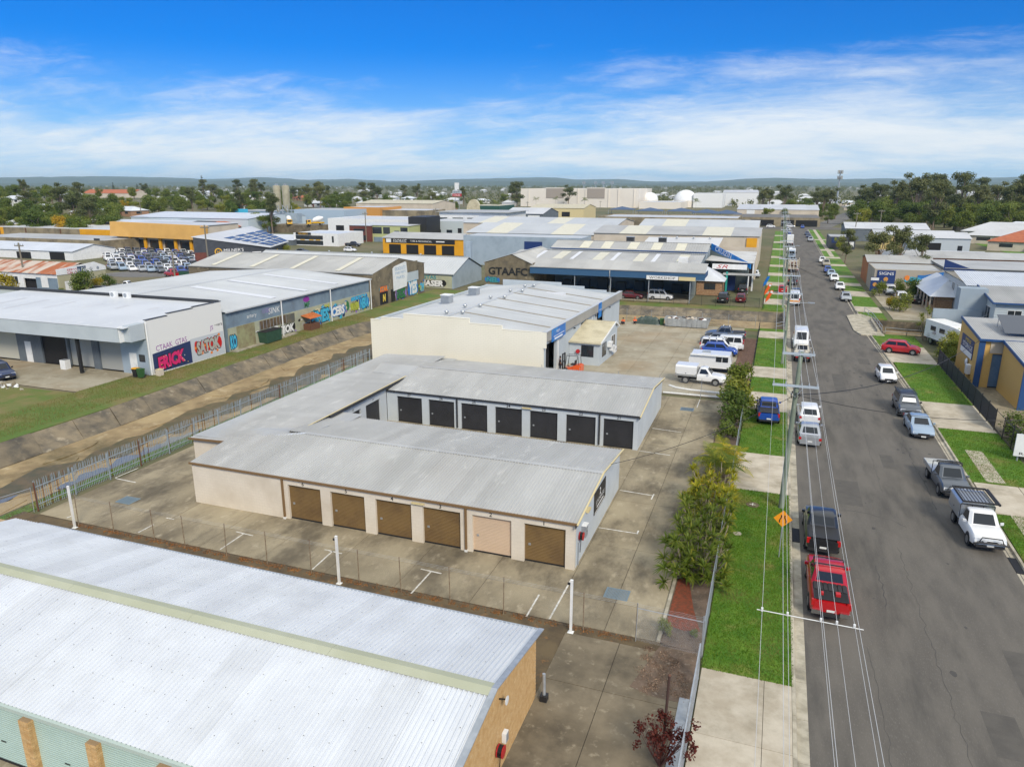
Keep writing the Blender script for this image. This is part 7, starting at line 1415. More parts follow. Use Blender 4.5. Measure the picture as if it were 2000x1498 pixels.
b = Bld('wall_box', 'white utility box and dish on the yellow side wall', 'meter box', (20.5,88,1)); b.box('case', M_WHITE, 20.2,86.9,.9,20.59,87.7,1.9); b.mb('dish', MB().lathe([(.02,0),(.3,.06),(.42,.16)], 14, (20.3,88.6,1.9), 'X'), M_WHITE, smooth=40); b.mb('dish_arm', MB().cyl((20.58,88.3,1.7),(20.3,88.6,1.95),.03), M_BLACK)
garage('yellow_storage_unit', 'nearer yellow storage unit with concrete end wall at the right edge', 22.6, 40, 77.2, 84.6, 4.3, 5.1, [(24.5,27.5)]).box('concrete_end', M_CONCW, 23.2,77.12,0,40,77.19,4.0)
# black panel fence and hedge
t = thing('black_mesh_fence', 'black steel panel fence along the right-hand storage units', 'fence', (18.95,62,.1)); 
for k in range(14): y = k*2.5; MB().box(-.03,y-.03,0,.03,y+.03,1.95).build('post', M_BLACK, t)
for k in range(13):
    y = k*2.5
    for z in (.15,1.75): MB().box(-.015,y+.035,z,.015,y+2.465,z+.04).build('rail', M_BLACK, t)
    if k < 3: continue
    MB().box(-.006,y+.04,.2,.006,y+2.46,1.74).build('mesh_panel', mat('black_mesh', (.022,.022,.024), .7), t)
b = Bld('office_sign', 'white sign board with round blue logo by the driveway at the right edge', 'sign', (18.9,61.6,0)); 
for x in (18.7,21.6): b.mb('leg', MB().cyl((x,61.75,0),(x,61.75,2.3),.06), M_GALV)
b.box('board', M_WHITE, 18.35,61.55,.55,22.4,61.65,2.3); b.mb('round_logo', MB().lathe([(.62,0),(.62,.02)], 22, (20.0,61.52,1.55), 'Y'), M_NAVY)
for q in ((19.8,1.75,20.5,1.87),(19.8,1.5,20.2,1.62),(19.8,1.1,19.92,1.5)): b.box('logo_bar', M_WHITE, q[0],61.505,q[1],q[2],61.515,q[3])
b.text('RAINFOREST', M_LETTER, (20.3,61.54,.78), .2, 'S', width=3.2)
# blue-grey two storey office with outside stair
B = Bld('blue_grey_office', 'blue-grey two-storey office with parapet wall and outside stair', 'building', (30,112,0))
M_BGW = mat('blue_grey_render', (.30,.36,.41), .75, (.27,.33,.38), .4); M_BGB = mat('blue_grey_boards', (.42,.48,.51), .7, wave=('Z',.3), bdist=.02)
B.box('boundary_wall', M_BGW, 20.5,109.8,0,26.2,110.1,4.4); B.box('parapet_wall', M_BGW, 23.4,110.12,0,26.6,112.5,7.2); B.box('front_wall', M_BGB, 26.62,106,0,48,106.3,6.0); B.box('side_wall', M_BGB, 26.62,106.31,0,26.9,122,6.0); B.box('rear_wall', M_BGB, 26.92,121.7,0,48,122,6)
slope(B, M_ROOFM, (26.2,105.6,6.1), (22,0,0), (0,9,1.1), w=1.2, n=5, h=.04); bar(B, 'gutter', M_BTRIM, (26.2,105.55,6.05), (48,105.55,6.05), .14, .2); bar(B, 'barge', M_BTRIM, (26.2,105.6,6.05), (26.2,114.6,7.2), .1, .24)
window(B, 'S', 106, 31, 36, 3.6, 5.2, M_FRAMEW, 3); window(B, 'S', 106, 28, 29.6, 3.2, 5.2, M_FRAMEW, 1); window(B, 'W', 26.62, 108, 110.5, 3.4, 5.2, M_FRAMEW, 1)
for k in range(12): B.box('stair_tread', M_CONCW, 21.8+k*.38,107.3,.25+k*.27,22.2+k*.38,109.0,.31+k*.27)
bar(B, 'stair_handrail', M_GALV, (21.8,107.25,1.2), (26.3,107.25,4.4), .05, .05)
B = Bld('ribbed_white_hall', 'pale ribbed hall with white roof and small windows on the right', 'building', (40,130,0)); B.box('front_wall', M_BGB, 28,127,0,60,127.3,5.6); B.box('side_wall', mat('pale_hall_side', (.50,.53,.54), .7), 28,127.31,0,28.3,146,5.6); slope(B, M_ROOFW, (27.6,126.7,5.65), (32,0,0), (0,10,1.2), w=1.6, n=5, h=.05); slope(B, M_ROOFW, (59.6,146.4,5.65), (-32,0,0), (0,-9.7,1.2), w=1.6, n=5, h=.05)
for k in range(4): window(B, 'W', 28, 129+k*3.6, 131+k*3.6, 3.6, 4.9, M_FRAMEW, 1)
B = Bld('veranda_house', 'low white-roofed office with brick veranda posts facing the right-hand car park', 'building', (26,140,0)); B.box('front_wall', br, 25.6,135.5,0,27.9,135.7,2.6); B.box('side_wall', br, 25.4,135.72,0,25.6,150,2.6); B.mb('roof', MB().add([(24.3,134.6,2.7),(28,134.6,2.7),(28,152,2.7),(24.3,152,2.7),(28,141,4.9),(28,152,4.9)], [(0,1,4),(0,4,5,3)]), M_ROOFW)
for k in range(4): window(B, 'W', 25.4, 137+k*3, 138.8+k*3, .9, 2.2, M_BLACK, 0)
for k in range(6): B.box('veranda_post', M_CREAM2, 24.5,135.2+k*3,0,24.7,135.4+k*3,2.7)
# orange brick sheds and the signwriter's wall
M_OBR = mat('orange_brick', (.45,.17,.055), .85, (.36,.13,.045), .6, brick=(.5,.17,.012))
sheet('right_car_park', rect(18.2,25.3,126,157.5), -.2, .02, M_CONC_I)
B = fb('signwriter_shop', "signwriter's long beige wall with blue SIGNS board and mural", 158, 0, 0, 0, 12, mat('beige_render', (.38,.34,.27), .8, (.34,.30,.24), .4), M_ROOFM, xs=(18.4,30.5), z=4.5, parapet=.3)
B.box('signs_board', M_NAVY, 18.9,157.86,1.6,22.1,157.95,4.3); B.text('SIGNS', M_LETTERW, (20.5,157.85,3.7), .55, 'S', width=2.6); B.mb('orange_figure', MB().lathe([(.42,0),(.42,.02)], 10, (20.5,157.85,2.6), 'Y'), M_ORW); B.box('blue_mural', GC['blue'], 26,157.9,1.2,30.4,157.96,3.6); splat(B, 'S', 158, 25.2, 2.6, 1.6, .8, GC['cyan'], .11); splat(B, 'S', 158, 24.2, 3.0, .5, .6, GC['orange'], .12); B.mb('mural_top', MB().ext([(27,157.88,3.6),(30.4,157.88,3.6),(30.4,157.88,4.4)], (0,.05,0)), GC['blue'])
b = Bld('standing_sign', 'blue standing sign with orange dot at the signwriter gate', 'sign', (18.3,155.4,0)); b.box('panel', M_NAVY, 17.6,155.3,.5,19,155.4,3.2); b.box('header', M_WHITE, 17.6,155.28,2.6,19,155.298,3.1); b.mb('dot', MB().lathe([(.4,0),(.4,.02)], 10, (18.4,155.27,1.8), 'Y'), M_ORW)
fb('orange_brick_shed', 'long low orange brick shed with grey roof behind the signwriter', 172, 0, 0, 0, 12, M_OBR, M_ROOFM, xs=(18.6,31), z=4.5, rise=1.0)
fb('orange_brick_shed', 'second long orange brick shed running off to the right', 190, 0, 0, 0, 13, M_OBR, M_ROOFM, xs=(23.5,70), z=4.2, rise=1.0)
B = fb('grey_roof_annexe', 'grey flat roofed annexe with navy gable sign on the right', 160, 0, 0, 0, 16, M_FASC, M_ROOFM, xs=(31,70), z=4.9, rise=0); B.mb('navy_gable', MB().ext([(30.5,159.8,4.6),(36,159.8,4.6),(30.5,159.8,6.6)], (0,.1,0)), M_NAVY)
fb('yellow_metal_shed', 'pale yellow metal shed in the middle distance on the right', 262, 1710, 1872, 461, 18, mat('pale_yellow_metal', (.62,.48,.19), .6), M_ROOFP, rise=1.2); fb('white_open_shed', 'white open-sided shed with blue car inside on the right', 228, 1780, 1897, 466, 14, mat('ice_grey', (.46,.51,.54), .6), M_ROOFP, rise=1.3, ops=((.12,.52,.1,.8,M_DARK),(.8,.88,.4,.7,M_GLASS)))
fb('arched_depot', 'long pale depot with curved end and solar strips', 302, 1652, 1816, 448, 22, M_BLG, M_ROOFP, rise=1.8); fb('low_grey_shed', 'low grey shed below the open white one', 206, 1785, 1930, 497, 10, mat('khaki_wall', (.26,.25,.19), .8), M_ROOFP, rise=.4)
fb('dark_block_office', 'small dark office with billboards on the right verge', 262, 1620, 1672, 463, 14, M_DKSHOW, M_ROOFM, parapet=.3, ops=((.1,.5,.5,.9,M_NAVY),(.6,.95,.2,.6,M_WHITE)))
# far right paling fence beside a mown strip
t = thing('paling_fence', 'long weathered timber paling fence round the villas', 'fence', (76,275,0)); A0, A1 = gp(2010,494), gp(1862,449)
for k in range(60):
    p = A0.lerp(A1, k/60); q = A0.lerp(A1, (k+.96)/60); MB().ext([Vector((p.x-76,p.y-275,0)),Vector((q.x-76,q.y-275,0)),Vector((q.x-76,q.y-275,1.9)),Vector((p.x-76,p.y-275,1.9))], (.05,.05,0)).build('fence_panel', M_CONCW, t)
p = [gp(1900,475),gp(2040,515),gp(2040,497),gp(1865,452)]; sheet('mown_strip', [(q.x,q.y) for q in p], -.2, .0, M_GRASS)
# guard rails round the pit, road narrows sign, manholes
def railing(pts, label):
    t = thing('guard_rail', label, 'railing', (pts[0][0],pts[0][1],0)); O = Vector((pts[0][0],pts[0][1],0))
    for a, b in zip(pts, pts[1:]):
        a = Vector((*a,0))-O; b = Vector((*b,0))-O
        for z in (.55,1.05): MB().cyl(a+Vector((0,0,z)), b+Vector((0,0,z)), .035, None, 6).build('rail', M_GALV, t, 50)
        n = max(1, int((b-a).length/2.2))
        for k in range(n+1): MB().cyl(a.lerp(b,k/n), a.lerp(b,k/n)+Vector((0,0,1.07)), .035, None, 6).build('post', M_GALV, t, 50)
railing([(14.3,129.5),(15.0,124.2),(15.1,113.4)], 'galvanised guard rail along the culvert footpath on the right'); railing([(15.4,112.2),(18,111.4),(21.5,111.2)], 'low galvanised rail on the near side of the drain pit'); railing([(.9,110.4),(2.0,112),(2.0,125)], 'galvanised guard rail over the drain on the left of the street')
b = Bld('low_wall', 'low white concrete barrier beside the culvert path', 'barrier', (14.6,118,0)); b.box('barrier', M_KERB, 14.5,113,.1,14.75,123,.5)
t = thing('palisade_gate', 'blue-grey steel palisade panel beside the drain pit', 'fence', (21.8,106,0)); 
for k in range(30): obj('pale', pl2, t, loc=(-.3*math.sin(k*.0),k*.16,0), rot=(0,0,R(90)))
for z in (.42,1.62): MB().box(.015,0,z,.05,4.7,z+.05).build('rail', M_PALI, t)
def sign_narrow():
    g = gp(1521,1088,.11); t = thing('road_narrows_sign', 'orange diamond road narrows sign on the left verge', 'sign', g); MB().cyl((0,0,0),(0,0,2.0),.03,None,8).build('post', M_GALV, t, 50); s = .50
    MB().ext([(-s,-.04,2.0+s-.1),(0,-.04,1.9),(s,-.04,2.0+s-.1),(0,-.04,1.9+2*s)], (0,.01,0)).build('diamond', mat('sign_orange', (.80,.30,.01), .5), t)
    for sgn in (-1,1): m = MB(); P = [(sgn*.17,-.046,2.15),(sgn*.17,-.046,2.30),(sgn*.09,-.046,2.48),(sgn*.09,-.046,2.62)]; [m.ext([(a[0]-.03,a[1],a[2]),(a[0]+.03,a[1],a[2]),(b_[0]+.03,b_[1],b_[2]),(b_[0]-.03,b_[1],b_[2])], (0,.004,0)) for a, b_ in zip(P, P[1:])]; m.build('arrow_line', M_LETTER, t)
sign_narrow()
for i, (p, r) in enumerate(((gp(1470,986,.11),.42),(gp(1440,1042,.11),.25),(gp(1523,660,.11),.3))):
    t = thing('manhole_cover', ('round concrete manhole cover with a white cross on the left verge','small pale service lid in the left verge grass','small service lid on the verge near the far drain')[i], 'manhole', p); MB().lathe([(r,0),(r,.03),(r*.9,.035)], 20).build('rim', M_KERB if i else M_SOIL, t); MB().lathe([(r*.88,.02),(r*.88,.034)], 20).build('lid', M_SOIL if i == 0 else M_PATH, t)
    if i == 0: MB().box(-.2,-.035,.036,.2,.035,.04).build('cross_bar', M_LINE, t, None); MB().box(-.035,-.2,.041,.035,.2,.045).build('cross_bar', M_LINE, t)
for i, p in enumerate(((1554,1045),(1985,1105))):
    g = gp(*p); t = thing('gully_grate', ('steel gully grate in the left gutter beside the black ute','steel gully grate in the right gutter by the white ute')[i], 'drain grate', (g.x,g.y,.0)); m = MB(); [m.box(-.2,-.9+k*.12,.012,.2,-.84+k*.12,.03) for k in range(15)]; m.build('bars', M_BLACK, t); MB().box(-.22,-.95,.004,.22,.95,.011).build('sump', M_DARK, t)
t = thing('boundary_fence', 'black tubular fence along the workshop frontage', 'fence', (-1.35,71.5,0))
for k in range(26): MB().box(-.03,k*2.4-.03,0,.03,k*2.4+.03,1.85).build('post', M_BLACK, t) if not 9 < k*2.4 < 12.4 and not 37 < k*2.4 < 56 else None
for k in range(25):
    if 8 < k*2.4 < 12.4 or 36 < k*2.4 < 56: continue
    for z in (.15,1.7): MB().box(-.016,k*2.4+.035,z,.016,k*2.4+2.365,z+.04).build('rail', M_BLACK, t)
    m = MB(); [m.box(-.008,k*2.4+.16*j-.008,.2,.008,k*2.4+.16*j+.008,1.69) for j in range(1,15)]; m.build('infill_bars', M_BLACK, t)
t = thing('boundary_fence', 'black tubular fence along the far side of the drain', 'fence', (-26,129.4,0))
for k in range(11): MB().box(k*2.4-.03,-.03,0,k*2.4+.03,.03,1.85).build('post', M_BLACK, t)
for k in range(10):
    for z in (.15,1.7): MB().box(k*2.4+.035,-.016,z,k*2.4+2.365,.016,z+.04).build('rail', M_BLACK, t)
    m = MB(); [m.box(k*2.4+.2*j-.01,-.01,.2,k*2.4+.2*j+.01,.01,1.69) for j in range(1,12)]; m.build('infill_bars', M_BLACK, t)
chainlink('chainlink_fence', 'thin wire fence on the near bank of the drain behind the skip', (-21,110.2,0), (-2,110.2,0), 1.7, step=4.2, rails=False, wires=.2, strands=2)
chainlink('chainlink_fence', 'wire fence between the storage drive and the workshop yard', (-22.4,71.2,.02), (-1.7,71.2,.02), 1.7, step=4.1, rails=False, wires=.12, strands=1)
b = Bld('bollard_rail', 'white concrete edge kerb curving round the canopy ute', 'kerb', (-6,74,0)); b.mb('kerb_run', MB().tube([(-9.4,74.6,.08),(-8.6,73.9,.08),(-7,73.5,.08),(-5,73.4,.08),(-3.2,73.3,.08)], .11, 6), M_WHITE, smooth=50); b.mb('kerb_run', MB().tube([(-9.6,71.7,.08),(-6.5,71.75,.08),(-2,71.8,.08)], .1, 6), M_WHITE, smooth=50)
# ---------------------------------------------------------------- vegetation
def leafmat(name, a, b, c=None, trans=.38, patch=None):
    m = bpy.data.materials.new(name); m.use_nodes = True; nt = m.node_tree; N = nt.nodes; L = nt.links; P = N['Principled BSDF']; P.inputs['Roughness'].default_value = .55; P.inputs['Specular IOR Level'].default_value = .25
    g = N.new('ShaderNodeNewGeometry'); r = N.new('ShaderNodeValToRGB'); L.new(g.outputs['Random Per Island'], r.inputs[0]); r.color_ramp.elements[0].color = (*a,1); r.color_ramp.elements[1].color = (*b,1)
    if c: e = r.color_ramp.elements.new(.9); e.color = (*b,1); r.color_ramp.elements[-1].color = (*c,1)
    oi = N.new('ShaderNodeObjectInfo'); h = N.new('ShaderNodeHueSaturation'); mr = N.new('ShaderNodeMapRange'); L.new(oi.outputs['Random'], mr.inputs[0]); mr.inputs[3].default_value = .75; mr.inputs[4].default_value = 1.3; L.new(mr.outputs[0], h.inputs['Value']); m2 = N.new('ShaderNodeMapRange'); L.new(oi.outputs['Random'], m2.inputs[0]); m2.inputs[3].default_value = .515; m2.inputs[4].default_value = .475; L.new(m2.outputs[0], h.inputs['Hue']); L.new(r.outputs[0], h.inputs['Color'])
    out = h.outputs[0]
    if patch:
        nz = N.new('ShaderNodeTexNoise'); nz.inputs['Scale'].default_value = .45; nz.inputs['Detail'].default_value = 7; nz.inputs['Roughness'].default_value = .7; L.new(g.outputs['Position'], nz.inputs['Vector']); pr_ = N.new('ShaderNodeMapRange'); pr_.interpolation_type = 'SMOOTHSTEP'; L.new(nz.outputs['Fac'], pr_.inputs[0]); pr_.inputs[1].default_value = .47; pr_.inputs[2].default_value = .68; pr_.inputs[4].default_value = .8
        x = N.new('ShaderNodeMix'); x.data_type = 'RGBA'; L.new(pr_.outputs[0], x.inputs[0]); L.new(out, x.inputs[6]); x.inputs[7].default_value = (*patch,1); out = x.outputs[2]
    L.new(out, P.inputs['Base Color']); t = N.new('ShaderNodeBsdfTranslucent'); L.new(out, t.inputs[0]); mx = N.new('ShaderNodeMixShader'); mx.inputs[0].default_value = trans; L.new(P.outputs[0], mx.inputs[1]); L.new(t.outputs[0], mx.inputs[2]); L.new(mx.outputs[0], N['Material Output'].inputs[0]); m.diffuse_color = (*a,1); return m
LF_D = leafmat('foliage_dense', (.085,.135,.02), (.17,.22,.04), (.24,.25,.07)); LF_G = leafmat('foliage_gum', (.09,.115,.042), (.16,.18,.065), (.20,.20,.09)); LF_L = leafmat('foliage_light', (.13,.18,.02), (.23,.26,.04), (.32,.29,.06)); LF_Y = leafmat('foliage_yellow', (.30,.24,.015), (.52,.38,.02), (.18,.18,.02)); LF_P = leafmat('foliage_pine', (.045,.075,.04), (.08,.11,.05))
LF_C = leafmat('foliage_strap', (.10,.155,.015), (.21,.25,.03), (.36,.32,.04)); LF_CY = leafmat('foliage_strap_golden', (.20,.24,.018), (.42,.38,.025), (.62,.45,.035)); LF_M = leafmat('foliage_maroon', (.09,.015,.018), (.20,.03,.028), (.06,.025,.025)); LF_B = leafmat('grass_blades', (.055,.155,.008), (.11,.225,.014), (.19,.21,.04), patch=(.27,.23,.08)); LF_BD = leafmat('dry_blades', (.12,.15,.03), (.22,.19,.06), (.10,.15,.02), patch=(.28,.21,.09))
M_TRUNK = mat('tree_bark', (.14,.105,.075), .9, (.24,.19,.145), 3, bump=.6, bscale=12, bdist=.03); M_CANE = mat('pale_cane', (.33,.28,.20), .8, (.22,.18,.12), 5)
def leaf_cloud(lobes, n, size, seed, up=.35, squash=1.0, aspect=.6):
    """leaf-sized quads through the outer volume of several lobes (cx, cy, cz, r)"""
    g = np.random.default_rng(seed); lob = np.array(lobes, float); w = lob[:,3]**2.2; idx = g.choice(len(lob), n, p=w/w.sum())
    d = g.normal(size=(n,3)); d /= np.linalg.norm(d, axis=1)[:,None]; rr = (g.random(n)**.42)*lob[idx,3]*(.82+.36*g.random(n))
    c = lob[idx,:3]+d*rr[:,None]*np.array([1,1,squash]); nr = d*.8+g.normal(size=(n,3))*.55+np.array([0,0,up]); nr /= np.linalg.norm(nr, axis=1)[:,None]
    t = np.cross(nr, g.normal(size=(n,3))); t /= np.linalg.norm(t, axis=1)[:,None]; b = np.cross(nr, t); s = size*(.6+.8*g.random(n))[:,None]
    V = np.stack([c-t*s-b*s*aspect*.3, c-b*s*aspect, c+t*s+b*s*aspect*.2, c+b*s*aspect], 1).reshape(-1,3); return V, np.arange(4*n).reshape(n,4)
def limbs(h, tops, r, seed, fork=.4):
    q = random.Random(seed); m = MB(); b = Vector((q.uniform(-.1,.1)*h*.3, q.uniform(-.1,.1)*h*.3, h*fork)); m.tube([(0,0,-.4),(b.x*.4,b.y*.4,h*fork*.5),b], [r*1.25,r,r*.75], 7)
    for t in tops: t = Vector(t); k = b.lerp(t,.5)+Vector((q.uniform(-.05,.05)*h,q.uniform(-.05,.05)*h,.03*h)); m.tube([b,k,t], [r*.55,r*.35,r*.12], 5)
    return m
TP = {}
def tree_proto(kind, seed):
    q = random.Random(seed); L = []
    if kind == 'dense':
        for k in range(11): a = q.uniform(0,6.28); rr = q.uniform(.4,3.0); L.append((rr*math.cos(a), rr*math.sin(a), q.uniform(2.8,7.2)-.25*rr, q.uniform(1.3,2.2)))
        V, F = leaf_cloud(L, 3800, .22, seed, squash=.8); m = LF_D; tr = limbs(8, [l[:3] for l in L[:6]], .26, seed, .3)
    elif kind == 'gum':
        for k in range(13): a = q.uniform(0,6.28); z = q.uniform(5,15.5); rr = q.uniform(.3,4.2)*(1.15-abs(z-10)/12); L.append((rr*math.cos(a), rr*math.sin(a), z, q.uniform(1.3,2.3)))
        V, F = leaf_cloud(L, 3600, .27, seed, squash=.7); m = LF_G; tr = limbs(14, [l[:3] for l in L], .3, seed, .35)
    elif kind == 'light':
        for k in range(9): a = q.uniform(0,6.28); rr = q.uniform(.2,2.2); L.append((rr*math.cos(a), rr*math.sin(a), q.uniform(2.2,5.4)-.2*rr, q.uniform(.9,1.6)))
        V, F = leaf_cloud(L, 2400, .17, seed, squash=.85); m = LF_L; tr = limbs(6, [l[:3] for l in L[:6]], .17, seed, .3)
    elif kind == 'bush':
        for k in range(9): a = q.uniform(0,6.28); rr = q.uniform(0,.75); L.append((rr*math.cos(a), rr*math.sin(a), q.uniform(.45,1.5), q.uniform(.35,.6)))
        V, F = leaf_cloud(L, 1700, .075, seed); m = LF_D; tr = limbs(1.4, [l[:3] for l in L[:6]], .05, seed, .2)
    elif kind == 'pine':
        for k in range(13):
            z = 2+k*1.05
            for j in range(5): a = j*1.257+k*.6; rr = (15.5-z)*.17; L.append((rr*math.cos(a), rr*math.sin(a), z, .45+.02*(15-z)))
        V, F = leaf_cloud(L, 2000, .22, seed, squash=.35); m = LF_P; tr = MB().tube([(0,0,-.4),(0,0,8),(0,0,15.6)], [.28,.18,.04], 6)
    return V, F, m, tr
def tree(kind, x, y, s, label, group=None, seed=0, z=None, m=None, name=None, cat='tree', sx=1.0):
    k = (kind, seed % 3)
    if k not in TP:
        V, F, lm, tr = tree_proto(kind, 40+seed % 3*7+len(kind)); TP[k] = (fast_mesh('crown', V, F, lm), tr.mesh('trunk', M_TRUNK, 60))
    c, tr = TP[k]; t = thing(name or {'dense':'leafy_tree','gum':'gum_tree','light':'leafy_tree','bush':'bush','pine':'norfolk_pine'}[kind], label, cat, (x,y,terr(x,y) if z is None else z), rnd.uniform(0,6.28), group); t.scale = (s*sx,s*sx,s)
    o = obj('crown', c, t); obj('trunk', tr, t)
    if m: paint(o, m)
    return t
# --- strap-leaved plants and palms of the street hedge
def rosette(V, F, c, ax, n, ln, w, q, droop=.6):
    ax = Vector(ax).normalized(); e = ax.orthogonal().normalized(); f = ax.cross(e)
    for k in range(n):
        a = q.uniform(0,6.28); el = q.uniform(.15,1.25); d = (e*math.cos(a)+f*math.sin(a))*math.cos(el)+ax*math.sin(el); s = d.cross(ax); s = s.normalized() if s.length > 1e-3 else e; l = ln*q.uniform(.7,1.1)
        p0 = Vector(c); p1 = p0+d*l*.5; p2 = p1+(d*.5+Vector((0,0,-droop*.5*math.cos(el))))*l; b = len(V)
        V += [tuple(p0-s*w*.6), tuple(p0+s*w*.6), tuple(p1+s*w), tuple(p1-s*w), tuple(p2+s*w*.15), tuple(p2-s*w*.15)]; F += [(b,b+1,b+2,b+3),(b+3,b+2,b+4,b+5)]
def strap_clump(name, label, loc, spots, ln, w, m, seed, cane=M_CANE, nl=26, cat='plant'):
    q = random.Random(seed); t = thing(name, label, cat, loc); V = []; F = []; st = MB()
    for (x, y, h) in spots:
        top = Vector((x+q.uniform(-.2,.2), y+q.uniform(-.25,.25), h)); base = Vector((x*.45, y*.5, 0)); mid = base.lerp(top,.55)+Vector((q.uniform(-.2,.2),q.uniform(-.2,.2),0)); st.tube([base,mid,top], [.045,.035,.025], 5); rosette(V, F, top, (top-mid)+Vector((0,0,.5)), nl, ln, w, q)
    obj('foliage', fast_mesh('foliage', V, F, m), t, kind='stuff'); st.build('canes', cane, t, 60, kind='stuff'); return t
q = random.Random(31)
def spots(n, rx, ry, h0, h1): return [(q.uniform(-rx,rx), q.uniform(-ry,ry), q.uniform(h0,h1)) for _ in range(n)]
strap_clump('dracaena_clump', 'dense dark green strap-leaved clump at the near end of the hedge', (-2.55,37.2,.02), spots(105,1.5,2.8,.5,2.7)+spots(20,1.5,2.8,.15,.7), .62, .032, LF_C, 1)
strap_clump('dracaena_clump', 'golden tipped strap-leaved clump in the middle of the hedge', (-2.6,44.6,.02), spots(85,1.45,2.5,.4,2.8), .60, .036, LF_CY, 2)
strap_clump('dracaena_clump', 'green strap-leaved clump with bare canes between dark and golden clumps', (-2.5,40.8,.02), spots(44,1.4,1.5,.6,2.5), .66, .032, LF_C, 3)
def palm(name, label, loc, trunks, fr, ln, m, seed, fh=0):
    q = random.Random(seed); t = thing(name, label, 'palm', loc); V = []; F = []; n = 15
    for i in range(n):                                   # one feathered frond, shared by all
        s = (i+1)/n; x = ln*s; z = ln*(.55*s-.75*s*s); 
        for sd in (-1,1):
            l = ln*.34*(math.sin(math.pi*min(1,s*.9+.08))**.6); b = len(V); V += [(x-.03,0,z),(x+.03,0,z),(x+.25*l,sd*l*.9,z-.28*l),(x+.2*l,sd*l*.93,z-.30*l)]; F += [(b,b+1,b+2,b+3)]
    b = len(V); V += [(0,-.02,0),(0,.02,0),(ln*.5,.015,ln*.09),(ln*.5,-.015,ln*.09),(ln,.004,-.2*ln),(ln,-.004,-.2*ln)]; F += [(b,b+1,b+2,b+3),(b+3,b+2,b+4,b+5)]
    me = fast_mesh('frond', V, F, m)
    for (x, y, h) in trunks:
        if h > .3: MB().tube([(x*.5,y*.5,0),(x,y,h)], [.07,.05], 6).build('trunk', M_CANE, t, 60)
        for k in range(fr): obj('frond', me, t, loc=(x,y,h), rot=(q.uniform(-.3,.3), q.uniform(-.95,.25), 6.283*k/fr+q.uniform(-.3,.3)), scale=(q.uniform(.75,1.1),)*3)
    return t
palm('golden_cane_palm', 'bushy golden cane palm with yellow-green fronds at the hedge gap', (-2.3,51.2,.02), [(0,0,1.7),(-.5,.6,1.3),(.5,-.5,1.4),(-.4,-.9,1.2),(.4,.9,1.5),(-.9,0,.9),(.8,.2,.9)], 9, 1.5, LF_CY, 1)
palm('fan_palm', 'green palm with arching fronds rising above the golden clump', (-2.7,48.3,.02), [(0,0,2.4),(.5,.5,1.6)], 12, 1.6, LF_C, 2)
tree('bush', -2.4, 66.6, 2.0, 'feathery green bush at the far end of the storage hedge', None, 0, .02, name='shrub', cat='shrub', m=LF_L); tree('bush', -2.6, 63.2, 1.7, 'dark rounded shrub beside the fence opening', None, 1, .02, name='shrub', cat='shrub'); tree('bush', -2.5, 59.6, .95, 'low creeper covered shrub at the hedge gap', None, 2, .02, name='shrub', cat='shrub', sx=1.3)
tree('light', -2.4, 69.2, .72, 'young bright green tree at the storage drive end', None, 1, .02, m=LF_L)
tree('bush', -3.35, 30.4, .38, 'small green seedling bush in the garden bed', None, 1, .03, name='shrub', cat='shrub', m=LF_L); tree('bush', -2.1, 30.6, .25, 'tiny grassy tuft in the garden bed', None, 2, .03, name='shrub', cat='shrub', m=LF_L)
# maroon shrub at the bottom edge
g = gp(1290,1478); t = thing('maroon_shrub', 'maroon leafed shrub at the bottom beside the rusty pole', 'shrub', (g.x+.05,g.y-.5,0)); V, F = leaf_cloud([(q.uniform(-1.1,1.1),q.uniform(-.7,.7),q.uniform(.9,1.75),.2) for _ in range(38)], 1500, .05, 5, aspect=.8); obj('foliage', fast_mesh('foliage', V, F, LF_M), t, kind='stuff'); st = MB()
for k in range(38): a = q.uniform(0,6.28); st.tube([(0,0,0),(.4*math.cos(a),.35*math.sin(a),.7),(.85*math.cos(a),.75*math.sin(a),1.5+q.uniform(-.2,.3))], [.02,.012,.006], 4)
st.build('twigs', mat('maroon_twig', (.12,.05,.045), .9), t, kind='stuff')
# hedge on the right
t = thing('clipped_hedge', 'tall clipped dark green hedge behind the black fence at the right', 'hedge', (19.9,62.5,.1)); V, F = leaf_cloud([(q.uniform(-.3,.9),q.uniform(.3,7.2),q.uniform(.4,1.55),.62) for _ in range(60)], 5200, .09, 8); obj('foliage', fast_mesh('foliage', V, F, LF_D), t, kind='stuff'); MB().box(-.1,.2,0,.6,7.3,1.3).build('branches', M_TRUNK, t)
# --- right side gardens
RT = [('gum',22.0,183,.78,'tall loose gum tree by the right-hand footpath, left of three',2),('gum',26.5,190,.72,'tall loose gum tree behind the orange sheds, middle of three',0),('gum',29.5,178,.62,'tall loose gum tree behind the orange sheds, right of three',1),('light',22.6,152.5,.62,'yellow-green round shrub tree against the signwriter wall',0),('dense',24.4,150,.55,'dark glossy tree against the signwriter wall',0),('light',27.2,150.5,.5,'yellow-green shrub beside the dark glossy tree',2),('bush',19.0,152,1.5,'hedge shrub at the gate of the right car park',0),('bush',20.2,134.5,1.6,'dark shrub at the car park corner above the drain',1),('bush',18.9,136.6,1.35,'yellow croton shrub at the driveway of the right car park',2),('bush',21.4,102,1.5,'dry brushy shrub beside the motorhome',1),('bush',20.6,97.8,1.4,'dry brushy shrub inside the black fence, left',0),('bush',20.9,95.2,1.2,'dry brushy shrub inside the black fence, right',2),('dense',78,372,1.25,'round bright green tree standing alone before the grove',1),('gum',17.4,214,.55,'slender gum tree over the right footpath',1),('light',18.5,238,.7,'small tree over the far right footpath',1),('light',18.8,258,.8,'leafy tree by the far right gate',0)]
